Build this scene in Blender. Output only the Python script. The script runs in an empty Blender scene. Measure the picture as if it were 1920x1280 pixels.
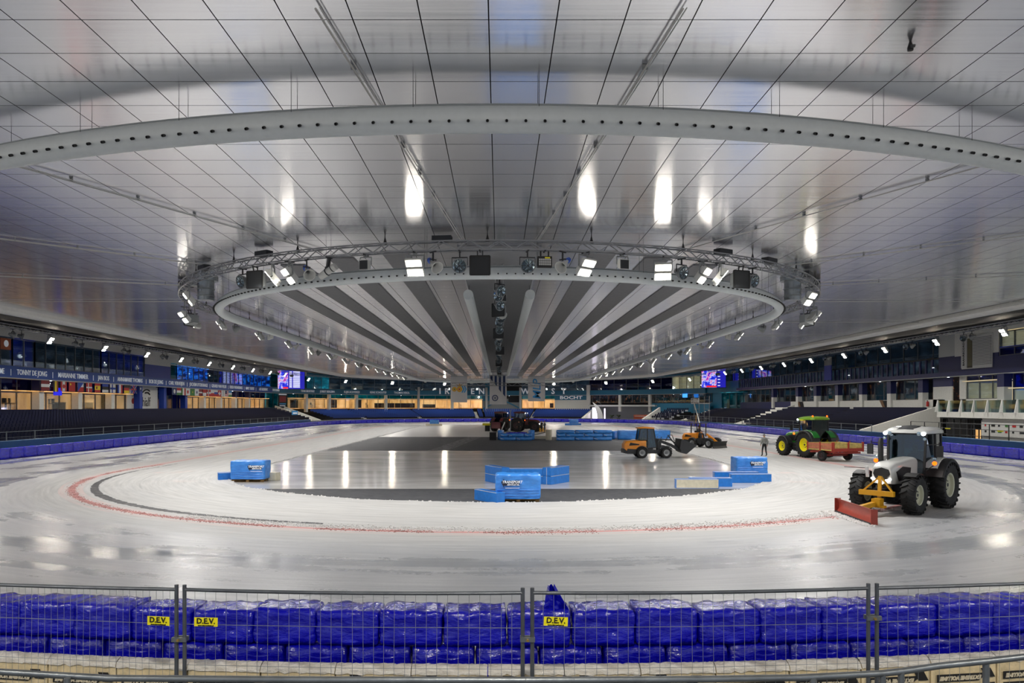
import bpy, math, random
from math import pi, sin, cos, tan, atan2, sqrt, radians
from mathutils import Vector, Matrix, noise
random.seed(7)
SC = bpy.context.scene
COL = SC.collection
# ------------------------------------------------------------------ camera, world, exposure
F = 1400.0; X0 = 936.0; YH = 761.0; CH = 4.0
cd = bpy.data.cameras.new('camera'); cam = bpy.data.objects.new('camera', cd); COL.objects.link(cam)
cam.location = (0, 0, CH); cam.rotation_euler = (pi/2, 0, 0)
cd.sensor_width = 36; cd.lens = F/1920*36
cd.shift_x = (960-X0)/1920; cd.shift_y = (YH-640)/1920
cd.clip_start = .1; cd.clip_end = 600
SC.camera = cam
w = bpy.data.worlds.new('world'); SC.world = w; w.use_nodes = True
w.node_tree.nodes['Background'].inputs[0].default_value = (.62, .68, .80, 1)
w.node_tree.nodes['Background'].inputs[1].default_value = .75
SC.view_settings.view_transform = 'Standard'; SC.view_settings.look = 'None'
SC.view_settings.gamma = 1; SC.view_settings.use_curve_mapping = False
SC.view_settings.exposure = 0.14
SC.cycles.max_bounces = 7; SC.cycles.diffuse_bounces = 4; SC.cycles.glossy_bounces = 4
SC.cycles.transparent_max_bounces = 16; SC.cycles.sample_clamp_indirect = 6
SC.cycles.use_denoising = True; SC.cycles.caustics_refractive = False
FLOOD = 24.0       # radiance of the lit floodlight lenses
STANDFLOOD = 320.0
SPOT_W = 1250.0    # power of the beam of each floodlight
STAND_W = 1700.0

# ------------------------------------------------------------------ arena geometry
CY, LEN = 47.0, 105.0            # centre of near bend, length of straights
FY = CY+LEN
RB = 37.9; XB = .8               # boards
def px_ground(px, py, z=0.0):
    d = (CH-z)*F/(py-YH); return Vector(((px-X0)/F*d, d, z))
def px_at(px, py, d): return Vector(((px-X0)/F*d, d, CH-(py-YH)/F*d))
def stad(r, t, xc=0.0):
    """point, heading angle on a stadium of radius r; t metres from the near point, + to the right"""
    per = 2*pi*r+2*LEN
    t = t % per
    q = pi*r/2
    if t < q:
        a = t/r; return xc+r*sin(a), CY-r*cos(a), a
    t -= q
    if t < LEN: return xc+r, CY+t, pi/2
    t -= LEN
    if t < 2*q:
        a = t/r; return xc+r*cos(a), FY+r*sin(a), pi/2+a
    t -= 2*q
    if t < LEN: return xc-r, FY-t, 3*pi/2
    t -= LEN
    a = t/r; return xc-r*cos(a), CY-r*sin(a), 3*pi/2+a
def stad_pts(r, step, z, t0=None, t1=None, xc=0.0):
    per = 2*pi*r+2*LEN
    if t0 is None: t0, t1 = 0, per
    n = max(2, int((t1-t0)/step))
    return [Vector((*stad(r, t0+(t1-t0)*i/n, xc)[:2], z)) for i in range(n+1)]
WR = 50.0                        # building line
def bp(s, off=0.0):
    """building line: point and heading; s runs up the left straight, round the far bend, down the right"""
    R = WR+off
    if s < FY: return -R, s, pi/2
    if s < FY+pi*WR:
        a = (s-FY)/WR; return -R*cos(a), FY+R*sin(a), pi/2-a
    return R, FY-(s-FY-pi*WR), -pi/2
def s_px(px, off=0.0):
    k = (px-X0)/F; lo, hi = 15.0, FY+pi*WR+140
    for _ in range(50):
        m = (lo+hi)/2; x, y, _a = bp(m, off)
        if x < k*y: lo = m
        else: hi = m
    return lo

# ------------------------------------------------------------------ mesh builder
class MB:
    def __init__(s): s.v = []; s.f = []; s.m = []; s.mi = 0
    def add(s, vs, fs):
        b = len(s.v); s.v += [tuple(v) for v in vs]
        s.f += [tuple(b+i for i in f) for f in fs]; s.m += [s.mi]*len(fs)
    def box(s, c, d, rz=0.0, M=None, taper=1.0):
        vs = []
        for z in (-.5, .5):
            k = taper if z > 0 else 1.0
            for x, y in ((-.5,-.5),(.5,-.5),(.5,.5),(-.5,.5)): vs.append(Vector((x*d[0]*k, y*d[1]*k, z*d[2])))
        R = M if M is not None else Matrix.Rotation(rz, 3, 'Z')
        c = Vector(c)
        s.add([R@v+c for v in vs], [(3,2,1,0),(4,5,6,7),(0,1,5,4),(1,2,6,5),(2,3,7,6),(3,0,4,7)])
        return s
    def span(s, a, b): # box from min corner to max corner
        a, b = Vector(a), Vector(b); return s.box((a+b)/2, [abs(q) for q in (b-a)])
    def bar(s, p, q, w, h=None, up=(0,0,1)):
        p, q = Vector(p), Vector(q); h = h or w; d = q-p; L = d.length
        if L < 1e-6: return s
        x = d/L; u = Vector(up)
        if abs(x.dot(u)) > .98: u = Vector((1,0,0))
        y = u.cross(x).normalized(); z = x.cross(y)
        M = Matrix((x, y, z)).transposed()
        return s.box((p+q)/2, (L, w, h), M=M)
    def tube(s, pts, r, n=8, cap=True, closed=False):
        pts = [Vector(p) for p in pts]; k = len(pts); rr = r if isinstance(r, (list, tuple)) else [r]*k
        vs = []; fs = []; pu = None
        for i, p in enumerate(pts):
            if closed: t = (pts[(i+1) % k]-pts[i-1])
            else: t = pts[min(i+1, k-1)]-pts[max(i-1, 0)]
            t = t.normalized() if t.length > 1e-9 else Vector((0,0,1))
            u = Vector((0,0,1)) if abs(t.z) < .95 else Vector((1,0,0))
            if pu is not None and abs(t.z) >= .6: u = pu
            a = u.cross(t).normalized(); b = t.cross(a); pu = b
            for j in range(n):
                g = 2*pi*j/n; vs.append(p+(a*cos(g)+b*sin(g))*rr[i])
        m = k if closed else k-1
        for i in range(m):
            for j in range(n):
                i2 = (i+1) % k; fs.append((i*n+j, i*n+(j+1) % n, i2*n+(j+1) % n, i2*n+j))
        if cap and not closed:
            fs.append(tuple(range(n-1, -1, -1))); fs.append(tuple((k-1)*n+j for j in range(n)))
        s.add(vs, fs); return s
    def lathe(s, prof, c=(0,0,0), axis='Z', n=24, M=None, cap=True):
        """prof: (radius, along axis)"""
        vs = []; fs = []; c = Vector(c)
        for r, h in prof:
            for j in range(n):
                g = 2*pi*j/n; a, b = r*cos(g), r*sin(g)
                p = Vector((a, b, h)) if axis == 'Z' else Vector((a, -h, b)) if axis == 'Y' else Vector((h, a, b))
                if M is not None: p = M@p
                vs.append(p+c)
        for i in range(len(prof)-1):
            for j in range(n): fs.append((i*n+j, i*n+(j+1) % n, (i+1)*n+(j+1) % n, (i+1)*n+j))
        k = len(prof)-1
        if cap and prof[0][0] > 1e-5: fs.append(tuple(range(n-1, -1, -1)))
        if cap and prof[k][0] > 1e-5: fs.append(tuple(k*n+j for j in range(n)))
        s.add(vs, fs); return s
    def loft(s, rings, cap=True, closed=True):
        n = len(rings[0]); vs = [p for r in rings for p in r]; fs = []
        for i in range(len(rings)-1):
            for j in range(n if closed else n-1):
                fs.append((i*n+j, i*n+(j+1) % n, (i+1)*n+(j+1) % n, (i+1)*n+j))
        if cap and closed:
            fs.append(tuple(range(n-1, -1, -1))); fs.append(tuple((len(rings)-1)*n+j for j in range(n)))
        s.add(vs, fs); return s
    def prism(s, poly, axis, a, b):
        """2D polygon extruded along axis from a to b ('X': poly is (y,z); 'Y': (x,z); 'Z': (x,y))"""
        def P(p, h): return (h, p[0], p[1]) if axis == 'X' else (p[0], h, p[1]) if axis == 'Y' else (p[0], p[1], h)
        return s.loft([[P(p, a) for p in poly], [P(p, b) for p in poly]])
    def quad(s, a, b, c, d): s.add([a, b, c, d], [(0,1,2,3)]); return s
    def mesh(s, name, mats, smooth=False):
        me = bpy.data.meshes.new(name); me.from_pydata(s.v, [], s.f)
        mats = mats if isinstance(mats, (list, tuple)) else [mats]
        for m in mats: me.materials.append(m)
        if len(mats) > 1: me.polygons.foreach_set('material_index', s.m)
        if smooth:
            me.polygons.foreach_set('use_smooth', [True]*len(me.polygons))
            try: me.set_sharp_from_angle(angle=radians(38))
            except Exception: pass
        me.update(); return me
    def build(s, name, mats, parent=None, smooth=False, loc=None, rz=0.0):
        return link(name, s.mesh(name, mats, smooth), parent, loc, rz)
def link(name, me, parent=None, loc=None, rz=0.0):
    o = bpy.data.objects.new(name, me); COL.objects.link(o)
    if parent is not None: o.parent = parent
    if loc is not None: o.location = loc
    if rz: o.rotation_euler.z = rz
    return o
def tag(o, label, cat, group=None, kind=None):
    o['label'] = label; o['category'] = cat
    if group: o['group'] = group
    if kind: o['kind'] = kind
    return o
def thing(name, label, cat, loc=(0,0,0), rz=0.0, group=None):
    o = bpy.data.objects.new(name, None); COL.objects.link(o)
    o.location = loc; o.rotation_euler.z = rz; o.empty_display_size = .2
    return tag(o, label, cat, group)
def struct(o): o['kind'] = 'structure'; return o
KIDS = {}
def clone(root, loc, rz=None, label=None, group=None, cat=None):
    if root.name not in KIDS:
        KIDS[root.name] = [(c, list(c.children)) for c in root.children]
    r = root.copy(); COL.objects.link(r); r.location = loc
    if rz is not None: r.rotation_euler.z = rz
    if label: r['label'] = label
    if group: r['group'] = group
    for c, gs in KIDS[root.name]:
        k = c.copy(); COL.objects.link(k); k.parent = r
        for g in gs:
            h = g.copy(); COL.objects.link(h); h.parent = k
    return r
def text(s, size, mat, parent=None, loc=(0,0,0), rot=(pi/2,0,0), name='lettering', align='CENTER', bold=0.0, ext=.01, shear=0.0, sx=1.0):
    c = bpy.data.curves.new(name, 'FONT'); c.body = s; c.size = size; c.align_x = align; c.align_y = 'CENTER'
    c.offset = bold; c.extrude = ext; c.shear = shear; c.resolution_u = 2
    c.materials.append(mat)
    o = bpy.data.objects.new(name, c); COL.objects.link(o)
    if parent is not None: o.parent = parent
    o.location = loc; o.rotation_euler = rot; o.scale = (sx, 1, 1)
    return o

# ------------------------------------------------------------------ materials
def hexc(h):
    h = h.lstrip('#'); c = [int(h[i:i+2], 16)/255 for i in (0, 2, 4)]
    return tuple(((x+.055)/1.055)**2.4 if x > .04045 else x/12.92 for x in c)+(1,)
class N:
    def __init__(s, name):
        s.mat = bpy.data.materials.new(name); s.mat.use_nodes = True
        s.nt = s.mat.node_tree; s.b = s.nt.nodes['Principled BSDF']; s.out = s.nt.nodes['Material Output']
    def n(s, typ, **kw):
        x = s.nt.nodes.new('ShaderNode'+typ)
        for k, v in kw.items():
            if k.startswith('i_'):
                x.inputs[k[2:].replace('_', ' ')].default_value = v
            else: setattr(x, k, v)
        return x
    def l(s, a, b): s.nt.links.new(a, b)
    def math(s, op, a, b=None, c=None, clamp=False):
        x = s.nt.nodes.new('ShaderNodeMath'); x.operation = op; x.use_clamp = clamp
        for i, q in enumerate((a, b, c)):
            if q is None: continue
            if isinstance(q, (int, float)): x.inputs[i].default_value = q
            else: s.l(q, x.inputs[i])
        return x.outputs[0]
    def mixc(s, f, a, b, mode='MIX'):
        x = s.nt.nodes.new('ShaderNodeMix'); x.data_type = 'RGBA'; x.blend_type = mode
        for i, q in ((0, f), (6, a), (7, b)):
            if isinstance(q, (int, float, tuple)): x.inputs[i].default_value = q
            else: s.l(q, x.inputs[i])
        return x.outputs[2]
    def noise(s, vec, scale, det=3, rough=.5):
        x = s.n('TexNoise'); x.inputs['Scale'].default_value = scale; x.inputs['Detail'].default_value = det
        x.inputs['Roughness'].default_value = rough
        if vec is not None: s.l(vec, x.inputs['Vector'])
        return x.outputs['Fac']
    def ramp(s, f, stops):
        x = s.n('ValToRGB'); s.l(f, x.inputs[0]); e = x.color_ramp.elements
        while len(e) < len(stops): e.new(.5)
        for k, (p, c) in enumerate(stops):
            e[k].position = p; e[k].color = c if isinstance(c, tuple) else (c, c, c, 1)
        return x.outputs[0]
    def bump(s, h, strength=.3, dist=.02):
        x = s.n('Bump'); x.inputs['Strength'].default_value = strength; x.inputs['Distance'].default_value = dist
        s.l(h, x.inputs['Height']); s.l(x.outputs[0], s.b.inputs['Normal']); return x
    def set(s, **kw):
        for k, v in kw.items():
            i = s.b.inputs[k.replace('_', ' ')]
            if isinstance(v, (int, float, tuple)): i.default_value = v
            else: s.l(v, i)
        return s
    def pos(s): return s.n('NewGeometry').outputs['Position']
    def obj(s): return s.n('TexCoord').outputs['Object']
def mat(name, col, rough=.5, metal=0.0, vary=0.0, bump=0.0, bscale=30, emit=None, es=1.0, coat=0.0, vscale=6):
    m = N(name); c = hexc(col) if isinstance(col, str) else col
    m.set(Roughness=rough, Metallic=metal, Base_Color=c)
    if vary:
        f = m.noise(m.obj(), vscale, 4)
        dk = tuple(max(0, q*(1-vary)) for q in c[:3])+(1,); lt = tuple(min(1, q*(1+vary)) for q in c[:3])+(1,)
        m.l(m.ramp(f, [(.3, dk), (.7, lt)]), m.b.inputs['Base Color'])
    if bump: m.bump(m.noise(m.obj(), bscale, 4), bump, .02)
    if emit is not None:
        m.b.inputs['Emission Color'].default_value = hexc(emit); m.b.inputs['Emission Strength'].default_value = es
    if coat: m.b.inputs['Coat Weight'].default_value = coat
    return m.mat
def stadium_coords(m):
    """(radial, along) coordinates of the oval from world position"""
    sp = m.n('SeparateXYZ'); m.l(m.pos(), sp.inputs[0]); x, y = sp.outputs[0], sp.outputs[1]
    yy = m.math('SUBTRACT', y, CY+LEN/2)
    cl = m.math('MINIMUM', m.math('MAXIMUM', yy, -LEN/2), LEN/2)
    q = m.math('SUBTRACT', yy, cl)
    R = m.math('SQRT', m.math('ADD', m.math('MULTIPLY', x, x), m.math('MULTIPLY', q, q)))
    al = m.math('ADD', cl, m.math('MULTIPLY', m.math('ARCTAN2', q, m.math('ABSOLUTE', x)), 28.0))
    return x, y, R, al
MT = {}
def mats():
    # ice of the track: wet glossy outside the lane line, snow covered inside
    m = N('ice'); x, y, R, al = stadium_coords(m)
    cb = m.n('CombineXYZ'); m.l(m.math('MULTIPLY', R, 1.3), cb.inputs[0]); m.l(m.math('MULTIPLY', al, .06), cb.inputs[1])
    cb.inputs[2].default_value = 3
    cb2 = m.n('CombineXYZ'); m.l(m.math('MULTIPLY', R, 5.0), cb2.inputs[0]); m.l(m.math('MULTIPLY', al, .25), cb2.inputs[1])
    n1 = m.noise(cb.outputs[0], .55, 6, .6); n2 = m.noise(cb2.outputs[0], 1.0, 5, .6)
    n3 = m.noise(m.pos(), .35, 5, .6)
    wz = m.n('MapRange'); wz.interpolation_type = 'SMOOTHSTEP'; m.l(R, wz.inputs[0]); wz.inputs[1].default_value = 24.0; wz.inputs[2].default_value = 27.0
    wet = m.math('MULTIPLY', m.ramp(m.math('ADD', m.math('MULTIPLY', n1, .62), m.math('MULTIPLY', n3, .38)), [(.48, 0.0), (.60, 1.0)]), m.math('ADD', m.math('MULTIPLY', wz.outputs[0], .8), .2))
    streak = m.ramp(n2, [(.25, (.38, .40, .43, 1)), (.6, (.53, .545, .565, 1)), (.85, (.67, .675, .685, 1))])
    snow = m.ramp(n2, [(.25, (.36, .36, .355, 1)), (.6, (.49, .485, .475, 1)), (.85, (.57, .56, .55, 1))])
    c = m.mixc(wz.outputs[0], snow, streak)
    c = m.mixc(m.math('MULTIPLY', wet, .55), c, (.40, .43, .47, 1))
    # lane lines frozen in the ice
    def line(r, wd, cut=None, c0=.4, c1=.6):
        g = m.math('SUBTRACT', 1.0, m.math('DIVIDE', m.math('ABSOLUTE', m.math('SUBTRACT', R, r)), wd), clamp=True)
        g = m.math('GREATER_THAN', g, .05)
        if cut is not None: g = m.math('MULTIPLY', g, m.ramp(cut, [(c0, 0.0), (c1, 1.0)]))
        return g
    nb = m.noise(cb2.outputs[0], .8, 4)
    c = m.mixc(m.math('MULTIPLY', line(23.35, .14, nb, .30, .5), .85), c, (.46, .09, .08, 1))
    c = m.mixc(m.math('MULTIPLY', line(23.4, .55, nb, .30, .75), .6), c, (.66, .45, .42, 1))
    left = m.math('LESS_THAN', x, -6.0); fineg = m.noise(m.pos(), 2.2, 5, .65)
    gw = m.math('ADD', .05, m.math('MULTIPLY', .17, m.math('SUBTRACT', 1.0, m.math('DIVIDE', m.math('ABSOLUTE', m.math('SUBTRACT', y, 33.0)), 15.0), clamp=True)))
    gr = m.math('GREATER_THAN', m.math('SUBTRACT', m.math('ADD', gw, m.math('MULTIPLY', m.math('SUBTRACT', fineg, .5), .35)), m.math('ABSOLUTE', m.math('SUBTRACT', R, 22.4))), 0.0)
    gr = m.math('MULTIPLY', m.math('MULTIPLY', gr, left), m.math('LESS_THAN', y, 52.0))
    c = m.mixc(m.math('MULTIPLY', gr, m.ramp(fineg, [(.3, .7), (.5, 1.0)])), c, (.05, .05, .055, 1))
    c = m.mixc(m.math('MULTIPLY', line(20.4, .05, nb, .42, .62), .45), c, (.25, .25, .26, 1))
    c = m.mixc(m.math('MULTIPLY', line(27.9, .06, nb, .42, .55), .35), c, (.30, .34, .42, 1))
    c = m.mixc(m.math('MULTIPLY', line(36.9, .05), .7), c, (.55, .13, .14, 1))
    pk = m.math('MULTIPLY', m.ramp(m.noise(m.pos(), .16, 5, .65), [(.60, 0.0), (.70, 1.0)]), m.math('LESS_THAN', R, 25.0))
    c = m.mixc(m.math('MULTIPLY', pk, .35), c, (.72, .42, .37, 1))
    m.set(Base_Color=c)
    fine = m.noise(m.pos(), 9, 4, .7)
    rough = m.math('ADD', m.math('MULTIPLY', m.math('SUBTRACT', 1.0, wet), .26), m.math('MULTIPLY', fine, .16))
    rough = m.math('ADD', rough, m.math('MULTIPLY', m.math('SUBTRACT', 1.0, wz.outputs[0]), .3))
    m.set(Roughness=rough); m.b.inputs['IOR'].default_value = 1.34
    m.b.inputs['Specular IOR Level'].default_value = .75
    m.bump(m.math('ADD', m.math('MULTIPLY', n2, .6), m.math('MULTIPLY', fine, .22)), .35, .05)
    MT['ice'] = m.mat
    # infield floor: wet grey screed with dark matting across it
    m = N('infield'); sp = m.n('SeparateXYZ'); m.l(m.pos(), sp.inputs[0]); x, y = sp.outputs[0], sp.outputs[1]
    cb = m.n('CombineXYZ'); m.l(m.math('MULTIPLY', x, .35), cb.inputs[0]); m.l(m.math('MULTIPLY', y, 1.1), cb.inputs[1])
    n1 = m.noise(cb.outputs[0], .5, 5, .6); n2 = m.noise(m.pos(), 3.0, 4)
    wet = m.ramp(n1, [(.2, (.42, .42, .415, 1)), (.55, (.58, .575, .56, 1)), (.8, (.70, .69, .67, 1))])
    dry = m.ramp(n2, [(.3, (.045, .047, .053, 1)), (.7, (.075, .078, .085, 1))])
    a = m.math('LESS_THAN', y, 36.6)
    b = m.math('MULTIPLY', m.math('GREATER_THAN', y, 67.5), m.math('LESS_THAN', y, 98.0))
    md = m.math('MAXIMUM', a, b)
    far = m.math('GREATER_THAN', y, 98.0)
    c = m.mixc(md, wet, dry)
    tr = m.math('MULTIPLY', b, m.math('LESS_THAN', m.math('ABSOLUTE', m.math('ADD', m.math('SUBTRACT', x, m.math('MULTIPLY', y, .08)), 11.0)), .9))
    c = m.mixc(m.math('MULTIPLY', tr, m.ramp(n2, [(.4, 0.0), (.6, .5)])), c, (.3, .3, .3, 1))
    edge = m.math('LESS_THAN', m.math('ABSOLUTE', m.math('SUBTRACT', y, 67.3)), .22)
    edge2 = m.math('LESS_THAN', m.math('ABSOLUTE', m.math('SUBTRACT', y, 36.75)), .14)
    c = m.mixc(m.math('MAXIMUM', edge, edge2), c, (.62, .60, .57, 1))
    m.set(Base_Color=c)
    rr = m.math('ADD', m.math('MULTIPLY', md, .5), m.math('ADD', .10, m.math('MULTIPLY', n1, .14)))
    rr = m.math('ADD', rr, m.math('MULTIPLY', far, .18))
    m.set(Roughness=rr); m.bump(m.noise(cb.outputs[0], 4.0, 3), .06, .03)
    MT['infield'] = m.mat
    # ceiling sheets: brushed satin metal, ribs run across the hall
    m = N('ceiling_sheet'); sp = m.n('SeparateXYZ'); m.l(m.pos(), sp.inputs[0])
    cb = m.n('CombineXYZ'); m.l(m.math('MULTIPLY', sp.outputs[0], .25), cb.inputs[0]); m.l(m.math('MULTIPLY', sp.outputs[1], 9.0), cb.inputs[1])
    n1 = m.noise(cb.outputs[0], 1.0, 4, .6); n2 = m.noise(m.pos(), .25, 2)
    c = m.ramp(n1, [(.25, (.77, .78, .825, 1)), (.75, (.87, .88, .925, 1))])
    m.set(Base_Color=c, Metallic=.95, Roughness=m.math('ADD', .11, m.math('MULTIPLY', n1, .12)))
    m.b.inputs['Anisotropic'].default_value = .74; m.b.inputs['Anisotropic Rotation'].default_value = .25
    t = m.n('CombineXYZ'); t.inputs[0].default_value = 1.0; m.l(t.outputs[0], m.b.inputs['Tangent'])
    m.bump(n1, .05, .02)
    MT['sheet'] = m.mat
    # shrink film, blue: glossy with creases
    def film(name, c1, c2, rough=.16, sc=1.0, st=.9):
        m = N(name); o = m.obj()
        mp = m.n('Mapping'); m.l(o, mp.inputs[0]); mp.inputs['Scale'].default_value = (2.2*sc, 3.0*sc, 7.0*sc); mp.inputs['Rotation'].default_value = (.15, .35, .1)
        n1 = m.noise(mp.outputs[0], 1.0, 5, .55); n2 = m.noise(o, 14*sc, 4, .6)
        v = m.n('TexVoronoi'); v.feature = 'DISTANCE_TO_EDGE'; v.inputs['Scale'].default_value = 3.2*sc; m.l(o, v.inputs['Vector'])
        h = m.math('ADD', m.math('MULTIPLY', n1, 1.0), m.math('ADD', m.math('MULTIPLY', n2, .18), m.math('MULTIPLY', m.math('MINIMUM', v.outputs[0], .06), .7)))
        m.set(Base_Color=m.ramp(n1, [(.3, hexc(c1)), (.7, hexc(c2))]), Roughness=rough)
        m.b.inputs['Specular IOR Level'].default_value = .8
        m.bump(h, st, .05); return m.mat
    MT['film'] = film('blue_film', '050590', '0b0db8')
    MT['film_far'] = film('blue_film_side', '0606ae', '1214e6', .25)  # brighter blue: stronger light on the side pads is put into the colour
    MT['wrap'] = film('sky_blue_wrap', '1a6fc8', '3f97ec', .3, .8, .5)
    MT['clear'] = film('clear_film', 'b8b0a0', 'e6e2d8', .10, 2.6, 1.0)
    MT['mat_blue'] = mat('mat_vinyl', '1d70c4', .35, vary=.12)
    MT['mat_cream'] = mat('mat_canvas', 'c9c3ae', .6, vary=.1)
    MT['bale'] = mat('bale_board', 'c6b48c', .75, vary=.22, bump=.3, vscale=9)
    MT['ink'] = mat('ink', '141312', .6); MT['paleink'] = mat('pale_print', 'cfc3a6', .6)
    MT['galv'] = mat('galvanised', '7e8385', .4, .75, vary=.15, bump=.1)
    MT['galv_dark'] = mat('galvanised_dull', '5d6165', .45, .6, vary=.2)
    MT['wire'] = mat('fence_wire', '8f9496', .45, .6)
    MT['alu'] = mat('truss_aluminium', '8b8d90', .4, .6)
    MT['duct'] = mat('duct_white', 'c4cbcc', .45, vary=.03)
    MT['duct_seam'] = mat('duct_seam', '8d9496', .5)
    MT['pipe'] = mat('pipe_white', 'a9a9a6', .5)
    MT['black'] = mat('black_paint', '0c0d0e', .55); MT['rubber'] = mat('rubber', '101112', .7, vary=.2, bump=.2)
    MT['charcoal'] = mat('charcoal', '26282c', .6); MT['speaker'] = mat('speaker_grille', '24272a', .7)
    MT['grey'] = mat('grey_paint', '777b7d', .5); MT['ltgrey'] = mat('light_grey', 'b4b6b3', .5)
    MT['white'] = mat('white_paint', 'c9c9c5', .6, vary=.04); MT['wallw'] = mat('wall_white', 'd6d5ce', .8, vary=.05)
    MT['dark'] = mat('dark_void', '0b0d10', .8); MT['backing'] = mat('ceiling_void', '1d1e20', .9)
    MT['stripe'] = mat('stripe_felt', '707073', .85, vary=.06)
    MT['stripe_mid'] = mat('stripe_mid', '77787b', .6, vary=.06)
    m = N('roof_deck'); sp = m.n('SeparateXYZ'); m.l(m.pos(), sp.inputs[0])
    m.set(Base_Color=(.035, .035, .04, 1), Roughness=.6); MT['deck'] = m.mat
    MT['navy'] = mat('navy_board', '101a52', .5, vary=.06); MT['blueband'] = mat('blue_band', '1c4a9c', .5, vary=.04)
    MT['royal'] = mat('royal_board', '123a9a', .5, vary=.05)
    MT['teal'] = mat('teal_band', '0f6787', .5, vary=.04); MT['tealledge'] = mat('teal_ledge', '1c5278', .6, vary=.08)
    MT['seat'] = mat('seat_plastic', '0d1230', .5); MT['seatblue'] = mat('seat_blue', '123d8c', .5)
    MT['seat'].node_tree.nodes['Principled BSDF'].inputs['Specular IOR Level'].default_value = .2
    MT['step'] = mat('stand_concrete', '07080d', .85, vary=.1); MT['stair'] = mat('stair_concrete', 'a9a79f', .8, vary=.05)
    MT['letter'] = mat('white_letters', 'dfe4ea', .5, emit='dfe4ea', es=.15)
    MT['orange'] = mat('orange_paint', 'e08a12', .35, vary=.05, coat=.4)
    MT['yellow'] = mat('yellow_paint', 'c4900f', .4, vary=.06); MT['sign'] = mat('sign_yellow', 'efe215', .5)
    MT['redpaint'] = mat('orange_red_paint', '943424', .5, vary=.12, coat=.2)
    MT['trailer_red'] = mat('trailer_red', '9a3527', .5, vary=.12)
    MT['wood'] = mat('plank_wood', 'b9a45e', .65, vary=.25); MT['wood_worn'] = mat('plank_worn', 'a8654a', .7, vary=.25)
    MT['pallet'] = mat('pallet_wood', '7a5f38', .8, vary=.3)
    MT['tracwhite'] = mat('pearl_white', 'cfd0cc', .25, coat=.6); MT['tracgreen'] = mat('tractor_green', '186a1c', .3, coat=.5)
    MT['tracred'] = mat('tractor_red', '5a0c12', .35, coat=.4)
    MT['rimwhite'] = mat('rim_cream', 'b9bba6', .4); MT['rimyellow'] = mat('rim_yellow', 'e6d80e', .4)
    MT['rimsilver'] = mat('rim_silver', '9da0a2', .4, .4); MT['rimdark'] = mat('rim_dark', '3a2224', .5)
    def glass(name, tint, refl=.12, rough=.03):
        m = N(name); nt = m.nt; nt.nodes.remove(m.b)
        t = m.n('BsdfTransparent'); t.inputs[0].default_value = tint
        g = m.n('BsdfGlossy'); g.inputs['Roughness'].default_value = rough; g.inputs[0].default_value = (.9, .95, 1, 1)
        lw = m.n('LayerWeight'); lw.inputs[0].default_value = .3
        f = m.math('ADD', m.math('MULTIPLY', lw.outputs['Fresnel'], .7), refl*.4, clamp=True)
        mx = m.n('MixShader'); m.l(f, mx.inputs[0]); m.l(t.outputs[0], mx.inputs[1]); m.l(g.outputs[0], mx.inputs[2])
        m.l(mx.outputs[0], m.out.inputs[0]); return m.mat
    MT['glass'] = glass('window_glass', (.80, .88, .92, 1)); MT['cabglass'] = glass('cab_glass', (.30, .45, .47, 1), .15)
    MT['glassblue'] = glass('blue_film_glass', (.03, .10, .42, 1)); MT['glassteal'] = glass('teal_film_glass', (.12, .42, .42, 1))
    MT['balglass'] = glass('balustrade_glass', (.62, .72, .66, 1))
    # dim rooms behind the upper windows
    def room(name, cols, strength, sc=(1.2, 1.2, .8)):
        m = N(name); mp = m.n('Mapping'); m.l(m.pos(), mp.inputs[0]); mp.inputs['Scale'].default_value = sc
        n1 = m.noise(mp.outputs[0], 1.0, 3, .6)
        c = m.ramp(n1, cols); m.set(Base_Color=c, Roughness=.8)
        m.l(c, m.b.inputs['Emission Color']); m.b.inputs['Emission Strength'].default_value = strength; return m.mat
    MT['roomwarm'] = room('lit_room_warm', [(.25, hexc('6a4322')), (.42, hexc('d09a58')), (.6, hexc('f0bf80'))], .95, (.5, .5, .12))
    MT['roomcream'] = room('lit_room_cream', [(.25, hexc('8a7a60')), (.5, hexc('cdbd98')), (.75, hexc('e0d2b0'))], .55, (.5, .5, .1))
    MT['roomdim'] = room('dim_room', [(.35, hexc('070a0e')), (.6, hexc('1a2733')), (.8, hexc('3a4650'))], .7, (.5, .5, 1.2))
    MT['roomblue'] = room('blue_lit_room', [(.42, hexc('04103a')), (.52, hexc('0a3f9c')), (.58, hexc('2f9cff')), (.62, hexc('062060')), (.7, hexc('4fb4ff'))], 1.3, (.9, .9, 1.6))
    MT['roomnavy'] = room('navy_room', [(.35, hexc('060b30')), (.6, hexc('0c1c66')), (.8, hexc('15308a'))], .6, (.3, .3, .6))
    MT['roomcyan'] = room('cyan_room', [(.35, hexc('06343e')), (.55, hexc('0c6a78')), (.75, hexc('5fd6e0'))], .9, (.25, .25, .6))
    MT['bar'] = room('bar_room', [(.40, hexc('0a0a0c')), (.60, hexc('1c1614')), (.67, hexc('b0683a')), (.71, hexc('181210'))], .6, (2.6, 2.6, 1.3))
    def emit(name, col, st):
        m = N(name); m.nt.nodes.remove(m.b); e = m.n('Emission'); e.inputs[0].default_value = hexc(col); e.inputs[1].default_value = st
        m.l(e.outputs[0], m.out.inputs[0]); return m.mat
    MT['lamp'] = emit('flood_lens', 'fff6e6', FLOOD); MT['lamp_stand'] = emit('stand_flood_lens', 'fff0da', STANDFLOOD)
    MT['led'] = emit('small_led', 'f2f6ff', 9.0); MT['amber'] = emit('amber_lamp', 'ff5a10', 3.5); MT['headlamp'] = emit('headlamp', 'f4f7ff', 3.0)
    MT['door_light'] = emit('backlit_doorway', 'f4e8ff', 3.0)
    MT['drl'] = emit('day_light_strip', 'ffffff', 5.0)
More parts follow.
